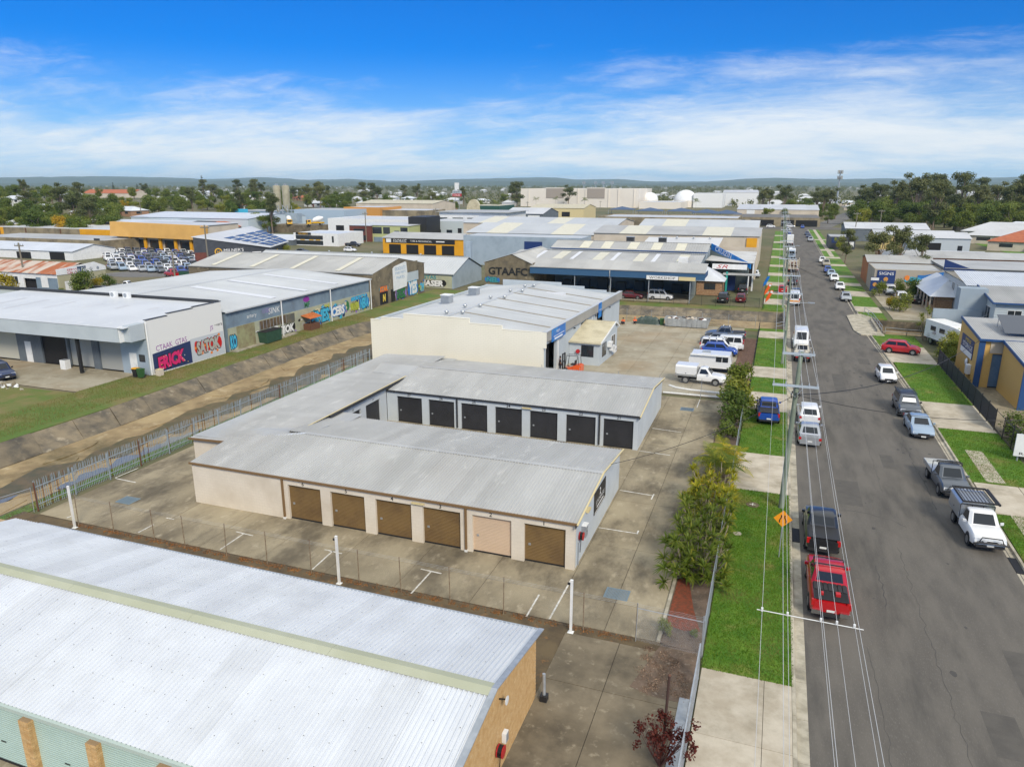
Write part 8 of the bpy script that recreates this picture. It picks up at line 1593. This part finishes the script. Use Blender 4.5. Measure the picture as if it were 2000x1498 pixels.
for k, x, y, s, lab, sd in RT: tree(k, x, y, s, lab, None, sd, m=LF_Y if 'yellow croton' in lab else LF_L if 'bright' in lab or 'dry' in lab else None, name='shrub' if k == 'bush' else None, cat='shrub' if k == 'bush' else 'tree')
strap_clump('yucca_clump', 'tall yucca clump with green heads above the drain pit', (20.4,110,0), spots(16,1.6,1.2,1.4,4.2), .75, .04, LF_C, 7); strap_clump('cordyline', 'maroon cordyline clump beside the yucca', (21.2,107,0), spots(16,.7,.8,1.0,2.9), .8, .04, LF_M, 8)
# --- service centre shrubs
for px, py, k, s, lab, m in ((165,574,'bush',2.4,'tall palm-like shrub before the service centre wall',None),(192,570,'bush',1.5,'yellow flowering shrub before the service centre',LF_Y),(214,566,'bush',1.6,'clipped round shrub at the service centre corner',None),(12,580,'bush',2.3,'yellow flowering shrub at the left picture edge',LF_Y),(124,578,'bush',.8,'low clipped shrub by the service centre door',None),(555,503,'bush',1.8,'leafy shrub beside the charcoal showroom',LF_L)):
    g = gp(px, py); tree(k, g.x, g.y, s, lab, None, 1, name='shrub', cat='shrub', m=m)
# --- woods and gardens further off, each tree by itself
def row_labels(items, fmt, group):
    items.sort(key=lambda a: a[0])
    for i, (px, k, x, y, s, m) in enumerate(items): tree(k, x, y, s, fmt % ({'dense':'dark leafy','gum':'tall open gum','light':'light green','pine':'narrow pine'}[k], ordn(i)), group, i, m=m)
tr = random.Random(17)
for Y0_, Y1_, n, a, b_, nm in ((202,240,40,-30,330,'front'),(240,305,52,-30,540,'middle'),(310,400,60,-40,600,'upper'),(410,600,64,-40,680,'back')):
    it = []
    for k in range(n):
        px = a+(b_-a)*(k+tr.uniform(-.3,.3))/n; y = tr.uniform(Y0_,Y1_); x = yp(px, 420, y).x
        if 205 < px < 260 and y > 400: continue
        if 225 < px < 500 and y < 300: continue
        kd = tr.choice(('dense','dense','gum','light','dense','light','dense')); it.append((px, kd, x, y, tr.uniform(.95,1.5)*(1.0 if kd != 'gum' else .8), LF_Y if tr.random() < .04 else None))
    row_labels(it, '%s tree on the left hillside, %s from left in the '+nm+' belt', 'hillside trees')
it = []
for k in range(230):
    px = 1640+tr.uniform(0,430); y = tr.uniform(385,640); it.append((px, tr.choice(('dense','dense','dense','light','gum')), yp(px, 420, y).x, y, tr.uniform(1.2,1.7)*(.75 if k % 5 == 4 else 1), None))
row_labels([i for i in it if i[2] > 30+(i[3]-385)*.13], '%s tree in the right-hand grove, %s from left', 'right-hand grove')
it = []
for px in (500,512,600,625,640,655,690,735,750,790,815,835,862,905,935,985,1000,1010,1110,1490,1505,1545,1572,1612,1625,1690,1770,1795,1835,1925):
    y = tr.uniform(480,760); it.append((px+tr.uniform(-4,4), tr.choice(('gum','dense','gum')), yp(px, 380, y).x, y, tr.uniform(1.0,1.5), None))
for k in range(58):
    px = tr.choice((tr.uniform(470,1010), tr.uniform(560,900), tr.uniform(1485,1640))); y = tr.uniform(430,720); it.append((px, tr.choice(('dense','light','dense','gum')), yp(px, 380, y).x, y, tr.uniform(.8,1.3), None))
row_labels(it, '%s tree standing above the distant roofs, %s from left', 'trees above the distant roofs')
for i, (px, Y) in enumerate(((220,560),(267,640),(287,640),(395,500))): tree('pine', yp(px,360,Y).x, Y, tr.uniform(1.0,1.4), 'narrow norfolk pine on the skyline, %s from left' % ordn(i), 'skyline pines', i)
for i, (px, Y) in enumerate(((1047,560),(1085,560),(1142,540),(970,420),(440,430),(1360,520))): palm('street_palm', 'tall palm near the shopping centre, %s from left' % ordn(sorted((1047,1085,1142,970,440,1360)).index(px)), (yp(px,390,Y).x,Y,0), [(0,0,9)], 14, 3.6, LF_D, i)
# far woods: one mass
g = np.random.default_rng(4); Vs = []; n = 0
def forest(n, d0, d1, a0, a1, s, keep=lambda x, y: True):
    out = []
    while len(out) < n:
        d = d0*(d1/d0)**g.random(); a = g.uniform(a0, a1); x, y = d*math.sin(a), d*math.cos(a)
        if keep(x, y): out.append((x, y, 3.2*s*g.uniform(.8,1.6), s*g.uniform(2.6,5.0)))
    return out
lob = forest(2300, 700, 2600, -1.0, .42, 1.0)+forest(1500, 2000, 6000, -1.05, .45, 1.9)
V, F = leaf_cloud(lob, 230000, 1.05, 3, squash=.9); V[:,2] = np.maximum(V[:,2], -.5)
obj('distant_woodland', fast_mesh('distant_woodland', V, F, LF_G), kind='stuff')['label'] = 'dark belt of far woodland under the hills'
m = MB()
for k in range(230):
    d = 700*(7000/700)**g.random(); a = g.uniform(-1.0,.42); x, y = d*math.sin(a), d*math.cos(a); w, l, h = g.uniform(8,18), g.uniform(8,14), g.uniform(3,5.5); m.box(x-w/2,y-l/2,-.2,x+w/2,y+l/2,h); m.add([(x-w*.55,y-l*.55,h+.01),(x+w*.55,y-l*.55,h+.01),(x+w*.55,y+l*.55,h+.01),(x-w*.55,y+l*.55,h+.01),(x-w*.2,y,h+2.4),(x+w*.2,y,h+2.4)], [(0,1,5,4),(1,2,5),(2,3,4,5),(3,0,4)])
m.build('distant_suburb', M_ROOFP, kind='stuff')['label'] = 'specks of far white roofs among the woods'
# hills on the skyline
def hills(name, d, prof, m, amp, seed):
    q = np.random.default_rng(seed); V = []; F = []; n = 160; rows = 7
    for j in range(rows):
        for i in range(n+1):
            px = -500+3100*i/n; h = .78*np.interp(px, [p[0] for p in prof], [p[1] for p in prof]); r = ray(px, 360); r.z = 0; r.normalize(); dd = d+(j-3)*d*.05; fall = max(0, 1-abs(j-3)/3.0)**.7
            z = (CAM_H+h/FPX*d*1.05)*fall*(1 if j == 3 else .8+.25*q.random())+amp*q.random()*fall-3; p = r*dd; V.append((p.x,p.y,z))
    for j in range(rows-1):
        for i in range(n): F.append((j*(n+1)+i, j*(n+1)+i+1, (j+1)*(n+1)+i+1, (j+1)*(n+1)+i))
    o = obj(name, fast_mesh(name, np.array(V), np.array(F), m)); struct(o); o.data.polygons.foreach_set('use_smooth', [True]*len(F))
M_HILL = mat('wooded_hill', (.045,.065,.03), .95, (.06,.075,.035), .004)
hills('hills', 11500, [(-500,6),(150,14),(215,15),(330,13),(400,10),(520,14),(600,9),(680,11),(780,6),(900,11),(1000,13),(1080,15),(1130,9),(1200,11),(1270,6),(1380,5),(1460,12),(1520,13),(1600,10),(1740,11),(1830,7),(1900,11),(2000,13),(2600,6)], M_HILL, 8, 1)
hills('hills', 7800, [(-500,2),(200,2),(400,5),(460,8),(520,4),(700,6),(800,2),(1000,7),(1100,3),(1300,1),(1450,6),(1550,5),(1700,2),(2000,3),(2600,2)], M_HILL, 5, 2)
# --- grass blades on the near lawns
g = np.random.default_rng(12)
def blades(rects, name, m, h, k):
    V = []
    for x0, x1, y0, y1, z in rects:
        d = k*min(1, (45/max(20, (y0+y1)/2))**1.6); n = int((x1-x0)*(y1-y0)*d)
        if n < 50: continue
        p = np.stack([g.uniform(x0,x1,n), g.uniform(y0,y1,n), np.full(n, z)], 1); a = g.uniform(0,6.28,n); w = .016*np.stack([np.cos(a),np.sin(a),0*a],1); l = g.normal(size=(n,3))*.035; l[:,2] = h*(.5+g.random(n)); V.append(np.stack([p-w,p+w,p+l],1).reshape(-1,3))
    V = np.concatenate(V); o = obj(name, fast_mesh(name, V, np.arange(len(V)).reshape(-1,3), m), kind='stuff'); o['label'] = 'short '+('green lawn grass on the street verges' if m is LF_B else 'rough half-dry grass on the drain bank')
blades([b for b in BLADES if b[0] > -10 and b[2] < 160], 'lawn_grass', LF_B, .07, 420)
blades([b for b in BLADES if b[0] < -10], 'bank_grass', LF_BD, .16, 90)
V = []
# ---------------------------------------------------------------- street poles and wires
M_POLE = mat('treated_timber_pole', (.24,.29,.22), .85, (.16,.19,.145), 1.5, stretch=(1,1,.15), third=(.30,.33,.27), tscale=2, bump=.4, bscale=14, bdist=.02); M_ARM = mat('crossarm_paint', (.40,.46,.52), .5); M_WIRE = mat('pale_conductor', (.58,.58,.57), .5); M_CABLE = mat('black_cable', (.02,.02,.022), .6); M_PORC = mat('insulator', (.32,.36,.40), .3)
PY_ = [4, 46.8, 88.6, 131, 173, 216, 258, 300, 343]; LOWX = (-1.22,-.5,.42,.85,1.32); UPX = (-.82,.1,.9)
for i, y in enumerate(PY_):
    t = thing('power_pole', ('green treated timber power pole behind the camera by the near driveway','green treated timber power pole beside the silver sedan','grey power pole beyond the cream tray ute')[i] if i < 3 else 'grey power pole along the left kerb, %s up the street' % ordn(i-1), 'power pole', (1.78,y,.1), 0, 'power poles along the left kerb'); lean = .2 if i == 1 else 0
    MB().tube([(0,0,-.3),(.05,0,4),(lean*.7,0,8),(lean,0,10.5)], [.185,.165,.14,.125], 12).build('shaft', M_POLE, t, 50); MB().lathe([(.128,0),(.135,.02),(.04,.07)], 12, (lean,0,10.5)).build('cap', M_GALV, t)
    MB().box(LOWX[0]-.06,-.22,8.24,LOWX[-1]+.1,-.12,8.38).build('lower_crossarm', M_ARM, t); MB().box(UPX[0]-.06,-.2,10.28,UPX[-1]+.1,-.11,10.41).build('upper_crossarm', M_ARM, t)
    for x in LOWX: MB().lathe([(.02,0),(.05,.04),(.03,.09),(.05,.12),(.02,.16)], 8, (x,-.17,8.38)).build('insulator', M_PORC, t)
    for x in UPX: MB().lathe([(.02,0),(.05,.04),(.03,.09),(.05,.12),(.02,.16)], 8, (x,-.155,10.41)).build('insulator', M_PORC, t)
    for s in (-1,1): MB().cyl((s*.6,-.17,8.3),(.1,-.17,7.6),.02,None,5).build('arm_brace', M_GALV, t)
    if i == 1:
        for k in range(5): a = k*1.25; MB().tube([(.1+.18*math.cos(a),.18*math.sin(a),7.9),(.1+.3*math.cos(a),.3*math.sin(a),7.65),(.1+.2*math.cos(a),.2*math.sin(a),7.5)], .03, 5).build('cable_loop', M_CABLE, t)
    if i in (2,4,6): MB().tube([(0,0,6.9),(1.2,-.1,7.3),(2.2,-.15,7.35)], .035, 6).build('lamp_arm', M_GALV, t, 50); MB().box(2.1,-.28,7.3,2.8,-.02,7.42).build('street_lamp_head', M_GALV, t)
def wire(name, label, a, b, sag, r, m, group=None, n=14, cat='wire'):
    a = Vector(a); b = Vector(b); t = MB().tube([a.lerp(b,k/n)-a-Vector((0,0,4*sag*(k/n)*(1-k/n))) for k in range(n+1)], r, 4).build(name, m, None); t.location = a; tag(t, label, cat, group)
side = ('leftmost','second','middle','fourth','rightmost')
for i, (a, b_) in enumerate(zip(PY_, PY_[1:])):
    r = .006 if i == 0 else .010 if i == 1 else .013
    for k, x in enumerate(LOWX): wire('power_line', 'pale %s conductor on the lower crossarms, %s span from the camera' % (side[k], ordn(i)), (1.78+x,a-.17,8.62), (1.78+x,b_-.17,8.62), .45, r, M_WIRE, 'street conductors')
    for k, x in enumerate(UPX): wire('power_line', 'pale %s conductor on the upper crossarms, %s span from the camera' % (('left','centre','right')[k], ordn(i)), (1.78+x,a-.155,10.65), (1.78+x,b_-.155,10.65), .5, r, M_WIRE, 'street conductors')
t = thing('line_spreader', 'thin pale spreader bar across the wires above the red ute', 'spreader', (1.78,20.6,8.12)); MB().cyl((LOWX[0]-.15,0,0),(LOWX[-1]+.25,.0,-.03),.013,None,6).build('rod', M_WHITE, t, 50)
for x in LOWX: MB().box(x-.03,-.03,-.02,x+.03,.03,.09).build('clip', M_WHITE, t)
p0 = (1.9,46.8,7.8)
wire('service_cable', 'black service cable from the timber pole to the storage end wall', p0, (-8.75,42.4,3.35), .5, .018, M_CABLE); wire('service_cable', 'heavy black service cable crossing the street to the yellow unit', p0, (20.6,85.4,4.9), 1.3, .03, M_CABLE); wire('service_cable', 'thin black service cable crossing the street towards the right sign', p0, (24,62,4.5), 1.1, .02, M_CABLE); wire('service_cable', 'black service cable crossing the street at the culvert', (1.9,131,7.8), (19.4,112,5), 1.2, .02, M_CABLE); wire('service_cable', 'second black cable crossing the street at the culvert', (1.9,131,7.8), (22,106.5,6), 1.4, .02, M_CABLE)
# other poles around the district
for i, (px, py, top) in enumerate(((52,565,475),(410,540,440),(344,560,492),(716,475,415),(852,455,408),(913,445,412),(1141,480,437),(1438,480,452),(280,450,378),(162,455,380),(415,420,365),(1668,470,415),(1716,460,410),(690,400,375),(1030,420,395),(1100,420,395),(1172,410,393),(735,405,377),(1828,395,370))):
    g = gp(px, py); h = max(7, min(12, yp(px, top, g.y).z)); t = thing('power_pole', 'timber power pole among the sheds and roofs, %s from left' % ordn(sorted((52,410,344,716,852,913,1141,1438,280,162,415,1668,1716,690,1030,1100,1172,735,1828)).index(px)), 'power pole', (g.x,g.y,terr(g.x,g.y)), 0, 'poles among the roofs')
    MB().cyl((0,0,-.3),(0,0,h),.2,.14,8).build('shaft', mat('weathered_pole', (.20,.18,.14), .9), t, 50); MB().box(-1.2,-.1,h-.7,1.2,.1,h-.5).build('crossarm', mat('weathered_pole', (.20,.18,.14)), t); [MB().cyl((x,0,h-.5),(x,0,h-.2),.06,None,6).build('insulator', M_PORC, t) for x in (-1.1,-.4,.4,1.1)]
# feather flags at the workshop frontage
for i, (px, py, m) in enumerate(((1488,571,M_SIGNB),(1490,588,M_ORANGE),(1492,603,M_ORANGE))):
    g = gp(px, py); t = thing('feather_flag', ('blue feather flag on the workshop frontage','orange and white feather flag, nearer of two' if i == 2 else 'orange and white feather flag, farther of two','orange and white feather flag, nearer of two')[i], 'flag', g, 0, 'feather flags'); MB().tube([(0,0,0),(.15,0,1.8),(.75,-.05,3.1)], [.025,.02,.012], 6).build('pole', M_BLACK, t, 50)
    MB().ext([(.12,0,1.1),(.62,-.02,1.6),(1.15,-.05,2.8),(1.25,-.06,3.2),(.78,-.05,3.15),(.2,-.0,1.9)], (0,.015,0)).build('sail', m, t)
    if i: MB().lathe([(.2,0),(.2,.03)], 12, (.98,-.085,2.9), 'Y').build('white_disc', M_WHITE, t)
# skip, tarpaulin heap, bins
g = gp(1300,640); t = thing('skip_bin', 'long grey steel skip by the drain fence in the workshop yard', 'skip', (-11.6,108.9,.02)); W_, D_, H_ = 3.3, 1.2, 1.25
M_SKIP = mat('grey_skip_steel', (.34,.36,.36), .6, (.26,.27,.27), 1.5)
for s in (-1,1): MB().ext([(-W_+.3,s*D_,.1),(W_-.3,s*D_,.1),(W_,s*D_,H_),(-W_,s*D_,H_)][::s], (0,-s*.05,0)).build('side_plate', M_SKIP, t); MB().ext([(s*(W_-.3),-D_+.055,.1),(s*(W_-.3),D_-.055,.1),(s*W_,D_-.055,H_),(s*W_,-D_+.055,H_)][::s], (-s*.05,0,0)).build('end_plate', M_SKIP, t)
MB().box(-W_+.3,-D_+.06,.08,W_-.3,D_-.06,.14).build('floor', M_SKIP, t)
for k in range(9): x = -W_+.5+k*.72; MB().box(x,-D_-.06,.12,x+.07,-D_-.001,H_-.02).build('rib', M_SKIP, t)
r_ = thing('rubbish_heap', 'mixed rubbish filling the long grey skip', 'rubbish', (-11.6,108.9,.2))
for k in range(26): m = MB().box(-.35,-.2,0,.35,.2,.12); o = m.build('scrap_board', (M_WHITE, M_RUST, M_CREAM2, M_BLACK)[k % 4], r_, loc=(rnd.uniform(-2.6,2.6),rnd.uniform(-.8,.8),.75+rnd.uniform(0,.3)), rot=(rnd.uniform(-.4,.4),rnd.uniform(-.4,.4),rnd.uniform(0,3)))
t = thing('tarpaulin_heap', 'dark green tarpaulin thrown over a heap beside the skip', 'tarpaulin', (-17.4,109.2,.02)); V = []; F = []; nx, ny = 14, 8
for j in range(ny+1):
    for i in range(nx+1): u, v = i/nx, j/ny; V.append((-2+4*u, -.8+1.6*v, 1.15*(math.sin(math.pi*u)**.4)*(math.sin(math.pi*v)**.4)*(.8+.35*rnd.random()) if 0 < u < 1 and 0 < v < 1 else 0))
for j in range(ny):
    for i in range(nx): F.append((j*(nx+1)+i, j*(nx+1)+i+1, (j+1)*(nx+1)+i+1, (j+1)*(nx+1)+i))
MB().add(V, F).build('sheet', mat('green_tarpaulin', (.035,.06,.05), .5, (.055,.08,.07), 3), t); MB().cyl((-1.9,-.7,.06),(1.9,-.75,.06),.04,None,6).build('weight_bar', M_GALV, t)
M_WB = mat('wheelie_green', (.03,.10,.03), .5)
def wheelie(loc, rz, lid, label, group=None, bm=None):
    t = thing('wheelie_bin', label, 'bin', loc, rz, group); MB().loft([[(x,y,.06) for x, y in ((-.22,-.24),(.22,-.24),(.22,.22),(-.22,.22))],[(x,y,.95) for x, y in ((-.29,-.32),(.29,-.32),(.29,.32),(-.29,.32))]]).build('body', bm or M_WB, t); MB().ext([(-.31,-.36,.96),(-.31,.34,.96),(-.31,.30,1.03),(-.31,-.2,1.07),(-.31,-.36,1.01)], (.62,0,0)).build('lid', lid, t); MB().cyl((-.25,.36,.98),(.25,.36,.98),.02,None,6).build('handle', M_BLACK, t)
    for s in (-1,1): MB().lathe([(.1,-.03),(.1,.03)], 10, (s*.25,.22,.1), 'X').build('wheel', M_TYRE, t)
wheelie((-15.3,108.6,.02), 0, M_WB, 'green wheelie bin between the tarpaulin heap and skip'); wheelie((-65.2,58.3,0), .1, M_YELB, 'dark wheelie bin with yellow lid at the graffiti corner', 'graffiti corner bins', M_BLACK); wheelie((-64.4,58.2,0), -.1, M_WB, 'green wheelie bin at the graffiti corner', 'graffiti corner bins'); wheelie((-79.5,51.2,0), .2, M_YELB, 'yellow lidded bin at the left picture edge', None, M_BLACK)
b = Bld('washing_machine', 'white washing machine dumped outside the grey shutter', 'appliance', (-75.7,58.3,.02)); b.box('cabinet', M_WHITE, -76.1,57.9,.03,-75.3,58.6,1.1); b.box('lid', M_GALV, -76.05,57.95,1.102,-75.35,58.55,1.13)
b = Bld('cardboard_carton', 'brown cardboard carton against the graffiti wall', 'carton', (-63.3,59.6,0)); b.box('carton', M_CREAM2, -63.6,59.4,0,-63.0,60,.7); b.box('flap', M_YTRIM, -63.6,59.38,.702,-63.0,60.02,.72)
t = thing('rubble_heap', 'low heap of rubble and litter at the left edge of the forecourt', 'rubble', (-76,50.6,0)); 
for k in range(40): s = rnd.uniform(.08,.3); MB().box(-s,-s,0,s,s,s).build('stone', (M_CONCW, M_WHITE, M_KERB, M_BLACK)[k % 4], t, loc=(rnd.gauss(0,2),rnd.gauss(0,.35),-.02), rot=(rnd.uniform(-.5,.5),rnd.uniform(-.5,.5),rnd.uniform(0,3)))
for i, (px, py) in enumerate(((363,545),(375,546),(388,545))): g = gp(px, py); b = Bld('front_load_bin', 'green steel bin at the car lot edge, %s from left' % ordn(i), 'bin', g, R(15), 'green bins at the car lot', local=True); b.mb('hull', MB().ext([(-1.1,-.8,.2),(-1.1,.8,.2),(-1.1,.8,1.3),(-1.1,-.8,1.8)], (2.2,0,0)), mat('bin_green', (.02,.075,.045), .6)); b.box('lid', M_BLACK, -1.12,-.82,1.82,1.12,0,1.88)
t = thing('log_mulch_heap', 'brown heap of bark and leaves in the corner bed by the gate', 'mulch', (-2.7,27.4,.03)); V, F = leaf_cloud([(rnd.uniform(-1.3,.8),rnd.uniform(-1.3,1.8),.01,.3) for _ in range(40)], 2600, .03, 9, squash=.05); obj('bark_litter', fast_mesh('bark_litter', V, F, leafmat('bark_litter', (.13,.09,.06), (.22,.16,.10), (.36,.28,.17), 0)), t, kind='stuff')
# litter of dry leaves along the front fence
V, F = leaf_cloud([(rnd.uniform(-40,-4.8),29.45,.03,.28) for _ in range(220)], 4200, .035, 10, squash=.12); obj('leaf_litter', fast_mesh('leaf_litter', V, F, leafmat('rust_litter', (.20,.075,.02), (.30,.13,.035), (.10,.05,.02), 0)), kind='stuff')['label'] = 'rusty line of fallen leaves along the front fence'
# ---------------------------------------------------------------- people
M_SKIN = mat('skin', (.42,.24,.16), .6); M_HIVIS = mat('hi_vis_orange', (.85,.12,.012), .7); M_TROUS = mat('dark_trousers', (.025,.028,.04), .8); M_HAIR = mat('dark_hair', (.02,.014,.01), .8); M_BOOT = mat('boot_leather', (.10,.06,.03), .8)
def skinned(name, verts, edges, radii, m, parent, sub=1):
    me = bpy.data.meshes.new(name); me.from_pydata(verts, edges, []); me.materials.append(m); o = obj(name, me, parent); sk = o.modifiers.new('skin', 'SKIN'); sk.use_smooth_shade = True; layer = me.skin_vertices[0] if me.skin_vertices else None
    if layer is None: me.attributes; 
    for i, r in enumerate(radii): d = me.skin_vertices[0].data[i]; d.radius = (r, r); d.use_root = i == 0
    s = o.modifiers.new('subdivision', 'SUBSURF'); s.levels = sub; s.render_levels = sub; return o
def person(loc, rz, label, pose, top, legs, cap=None):
    t = thing('person', label, 'person', loc, rz, None)
    if pose == 'sit': J = dict(pel=(0,0,.14), ch=(0,.06,.42), nk=(0,.02,.64), hd=(0,-.03,.80), hip=(.1,-.02,.13), kn=(.14,-.36,.46), an=(.14,-.42,.09), to=(.15,-.62,.04), sh=(.19,.05,.57), el=(.27,-.12,.38), wr=(.14,-.33,.45), ha=(.10,-.42,.46))
    else: J = dict(pel=(0,0,.94), ch=(0,.0,1.24), nk=(0,0,1.48), hd=(0,-.03,1.64), hip=(.1,0,.9), kn=(.11,-.03,.48), an=(.11,.02,.09), to=(.12,-.17,.04), sh=(.2,0,1.42), el=(.25,.03,1.14), wr=(.22,-.12,.92), ha=(.21,-.17,.84))
    V = [J['pel'],J['ch'],J['nk'],J['hd'],(J['hd'][0],J['hd'][1],J['hd'][2]+.12)]; E = [(0,1),(1,2),(2,3),(3,4)]; Rr = [.145,.15,.06,.095,.075]
    def arm(s, V, E, Rr, base):
        b = len(V); V += [(s*J[k][0],J[k][1],J[k][2]) for k in ('sh','el','wr','ha')]; E += [(base,b),(b,b+1),(b+1,b+2),(b+2,b+3)]; Rr += [.06,.045,.033,.04]
        for f in range(4): h = V[b+3]; V.append((h[0]+s*(-.02+.014*f),h[1]-.07-.006*(f % 2),h[2]-.02)); E.append((b+3,len(V)-1)); Rr.append(.009)
        h = V[b+3]; V.append((h[0]-s*.05,h[1]-.03,h[2]+.01)); E.append((b+3,len(V)-1)); Rr.append(.01)
    def leg(s, V, E, Rr, base): b = len(V); V += [(s*J[k][0],J[k][1],J[k][2]) for k in ('hip','kn','an','to')]; E += [(base,b),(b,b+1),(b+1,b+2),(b+2,b+3)]; Rr += [.088,.062,.045,.042]
    for s in (-1,1): arm(s, V, E, Rr, 1)
    for s in (-1,1): leg(s, V, E, Rr, 0)
    skinned('body', V, E, Rr, M_SKIN, t)
    V = [J['pel'],J['ch'],(J['nk'][0],J['nk'][1],J['nk'][2]-.06)]; E = [(0,1),(1,2)]; Rr = [.165,.172,.08]
    for s in (-1,1): b = len(V); V += [(s*J[k][0],J[k][1],J[k][2]) for k in ('sh','el')]; E += [(1,b),(b,b+1)]; Rr += [.078,.062]
    skinned('shirt', V, E, Rr, top, t); V = [J['pel']]; E = []; Rr = [.172]
    for s in (-1,1): b = len(V); V += [(s*J[k][0],J[k][1],J[k][2]) for k in ('hip','kn','an')]; E += [(0,b),(b,b+1),(b+1,b+2)]; Rr += [.103,.078,.062]
    skinned('trousers', V, E, Rr, legs, t)
    h = J['hd']; MB().lathe([(.108,0),(.112,.05),(.09,.11),(.03,.145)], 12, (h[0],h[1]+.012,h[2]+.04)).build('hair', cap or M_HAIR, t, 60)
    for s in (-1,1): MB().box(s*.038-.012,h[1]-.098,h[2]+.03,s*.038+.012,h[1]-.09,h[2]+.046).build('eye', M_BLACK, t); a = J['an']; f = J['to']; MB().box(s*a[0]-.05,f[1]-.05,0,s*a[0]+.05,a[1]+.07,.1).build('boot', M_BOOT, t)
    MB().ext([(-.014,h[1]-.09,h[2]),(.014,h[1]-.09,h[2]),(0,h[1]-.125,h[2]-.01),(0,h[1]-.09,h[2]+.05)], (0,.01,0)).build('nose', M_SKIN, t)
    if top is M_HIVIS: [MB().lathe([(.176,0),(.176,.04)], 14, (0,J['pel'][1]*.5+J['ch'][1]*.5,(J['pel'][2]+J['ch'][2])/2-.02+.1)).build('reflective_band', M_WHITE, t)]
person((-22.0,107.3,.02), .3, 'worker in orange hi-vis shirt sitting against the wall corner, left of three', 'sit', M_HIVIS, M_TROUS); person((-21.0,107.6,.02), -.2, 'worker in orange hi-vis shirt sitting cross-armed, middle of three', 'sit', M_HIVIS, M_TROUS); person((-19.4,108.6,.02), .1, 'worker in orange hi-vis shirt sitting by the tarpaulin heap', 'sit', M_HIVIS, M_TROUS, M_HIVIS)
person((-22.8,77.2,.02), 1.2, 'person in dark blue standing just inside the workshop doorway', 'stand', M_NAVYW, M_TROUS); person((-21.9,76.4,.02), 2.0, 'person in black standing outside the workshop doorway', 'stand', M_BLACK, M_TROUS)
# ---------------------------------------------------------------- air
def haze():
    m = bpy.data.materials.new('haze_air'); m.use_nodes = True; nt = m.node_tree; nt.nodes.clear(); o = nt.nodes.new('ShaderNodeOutputMaterial'); v = nt.nodes.new('ShaderNodeVolumePrincipled'); v.inputs['Color'].default_value = (.60,.82,1,1); v.inputs['Density'].default_value = 6e-5; v.inputs['Anisotropy'].default_value = .2; nt.links.new(v.outputs[0], o.inputs['Volume'])
    o = MB().box(-15900,-390,-4.4,15900,14500,165).build('haze', m); o['kind'] = 'stuff'; o['label'] = 'pale blue distance haze'
haze()
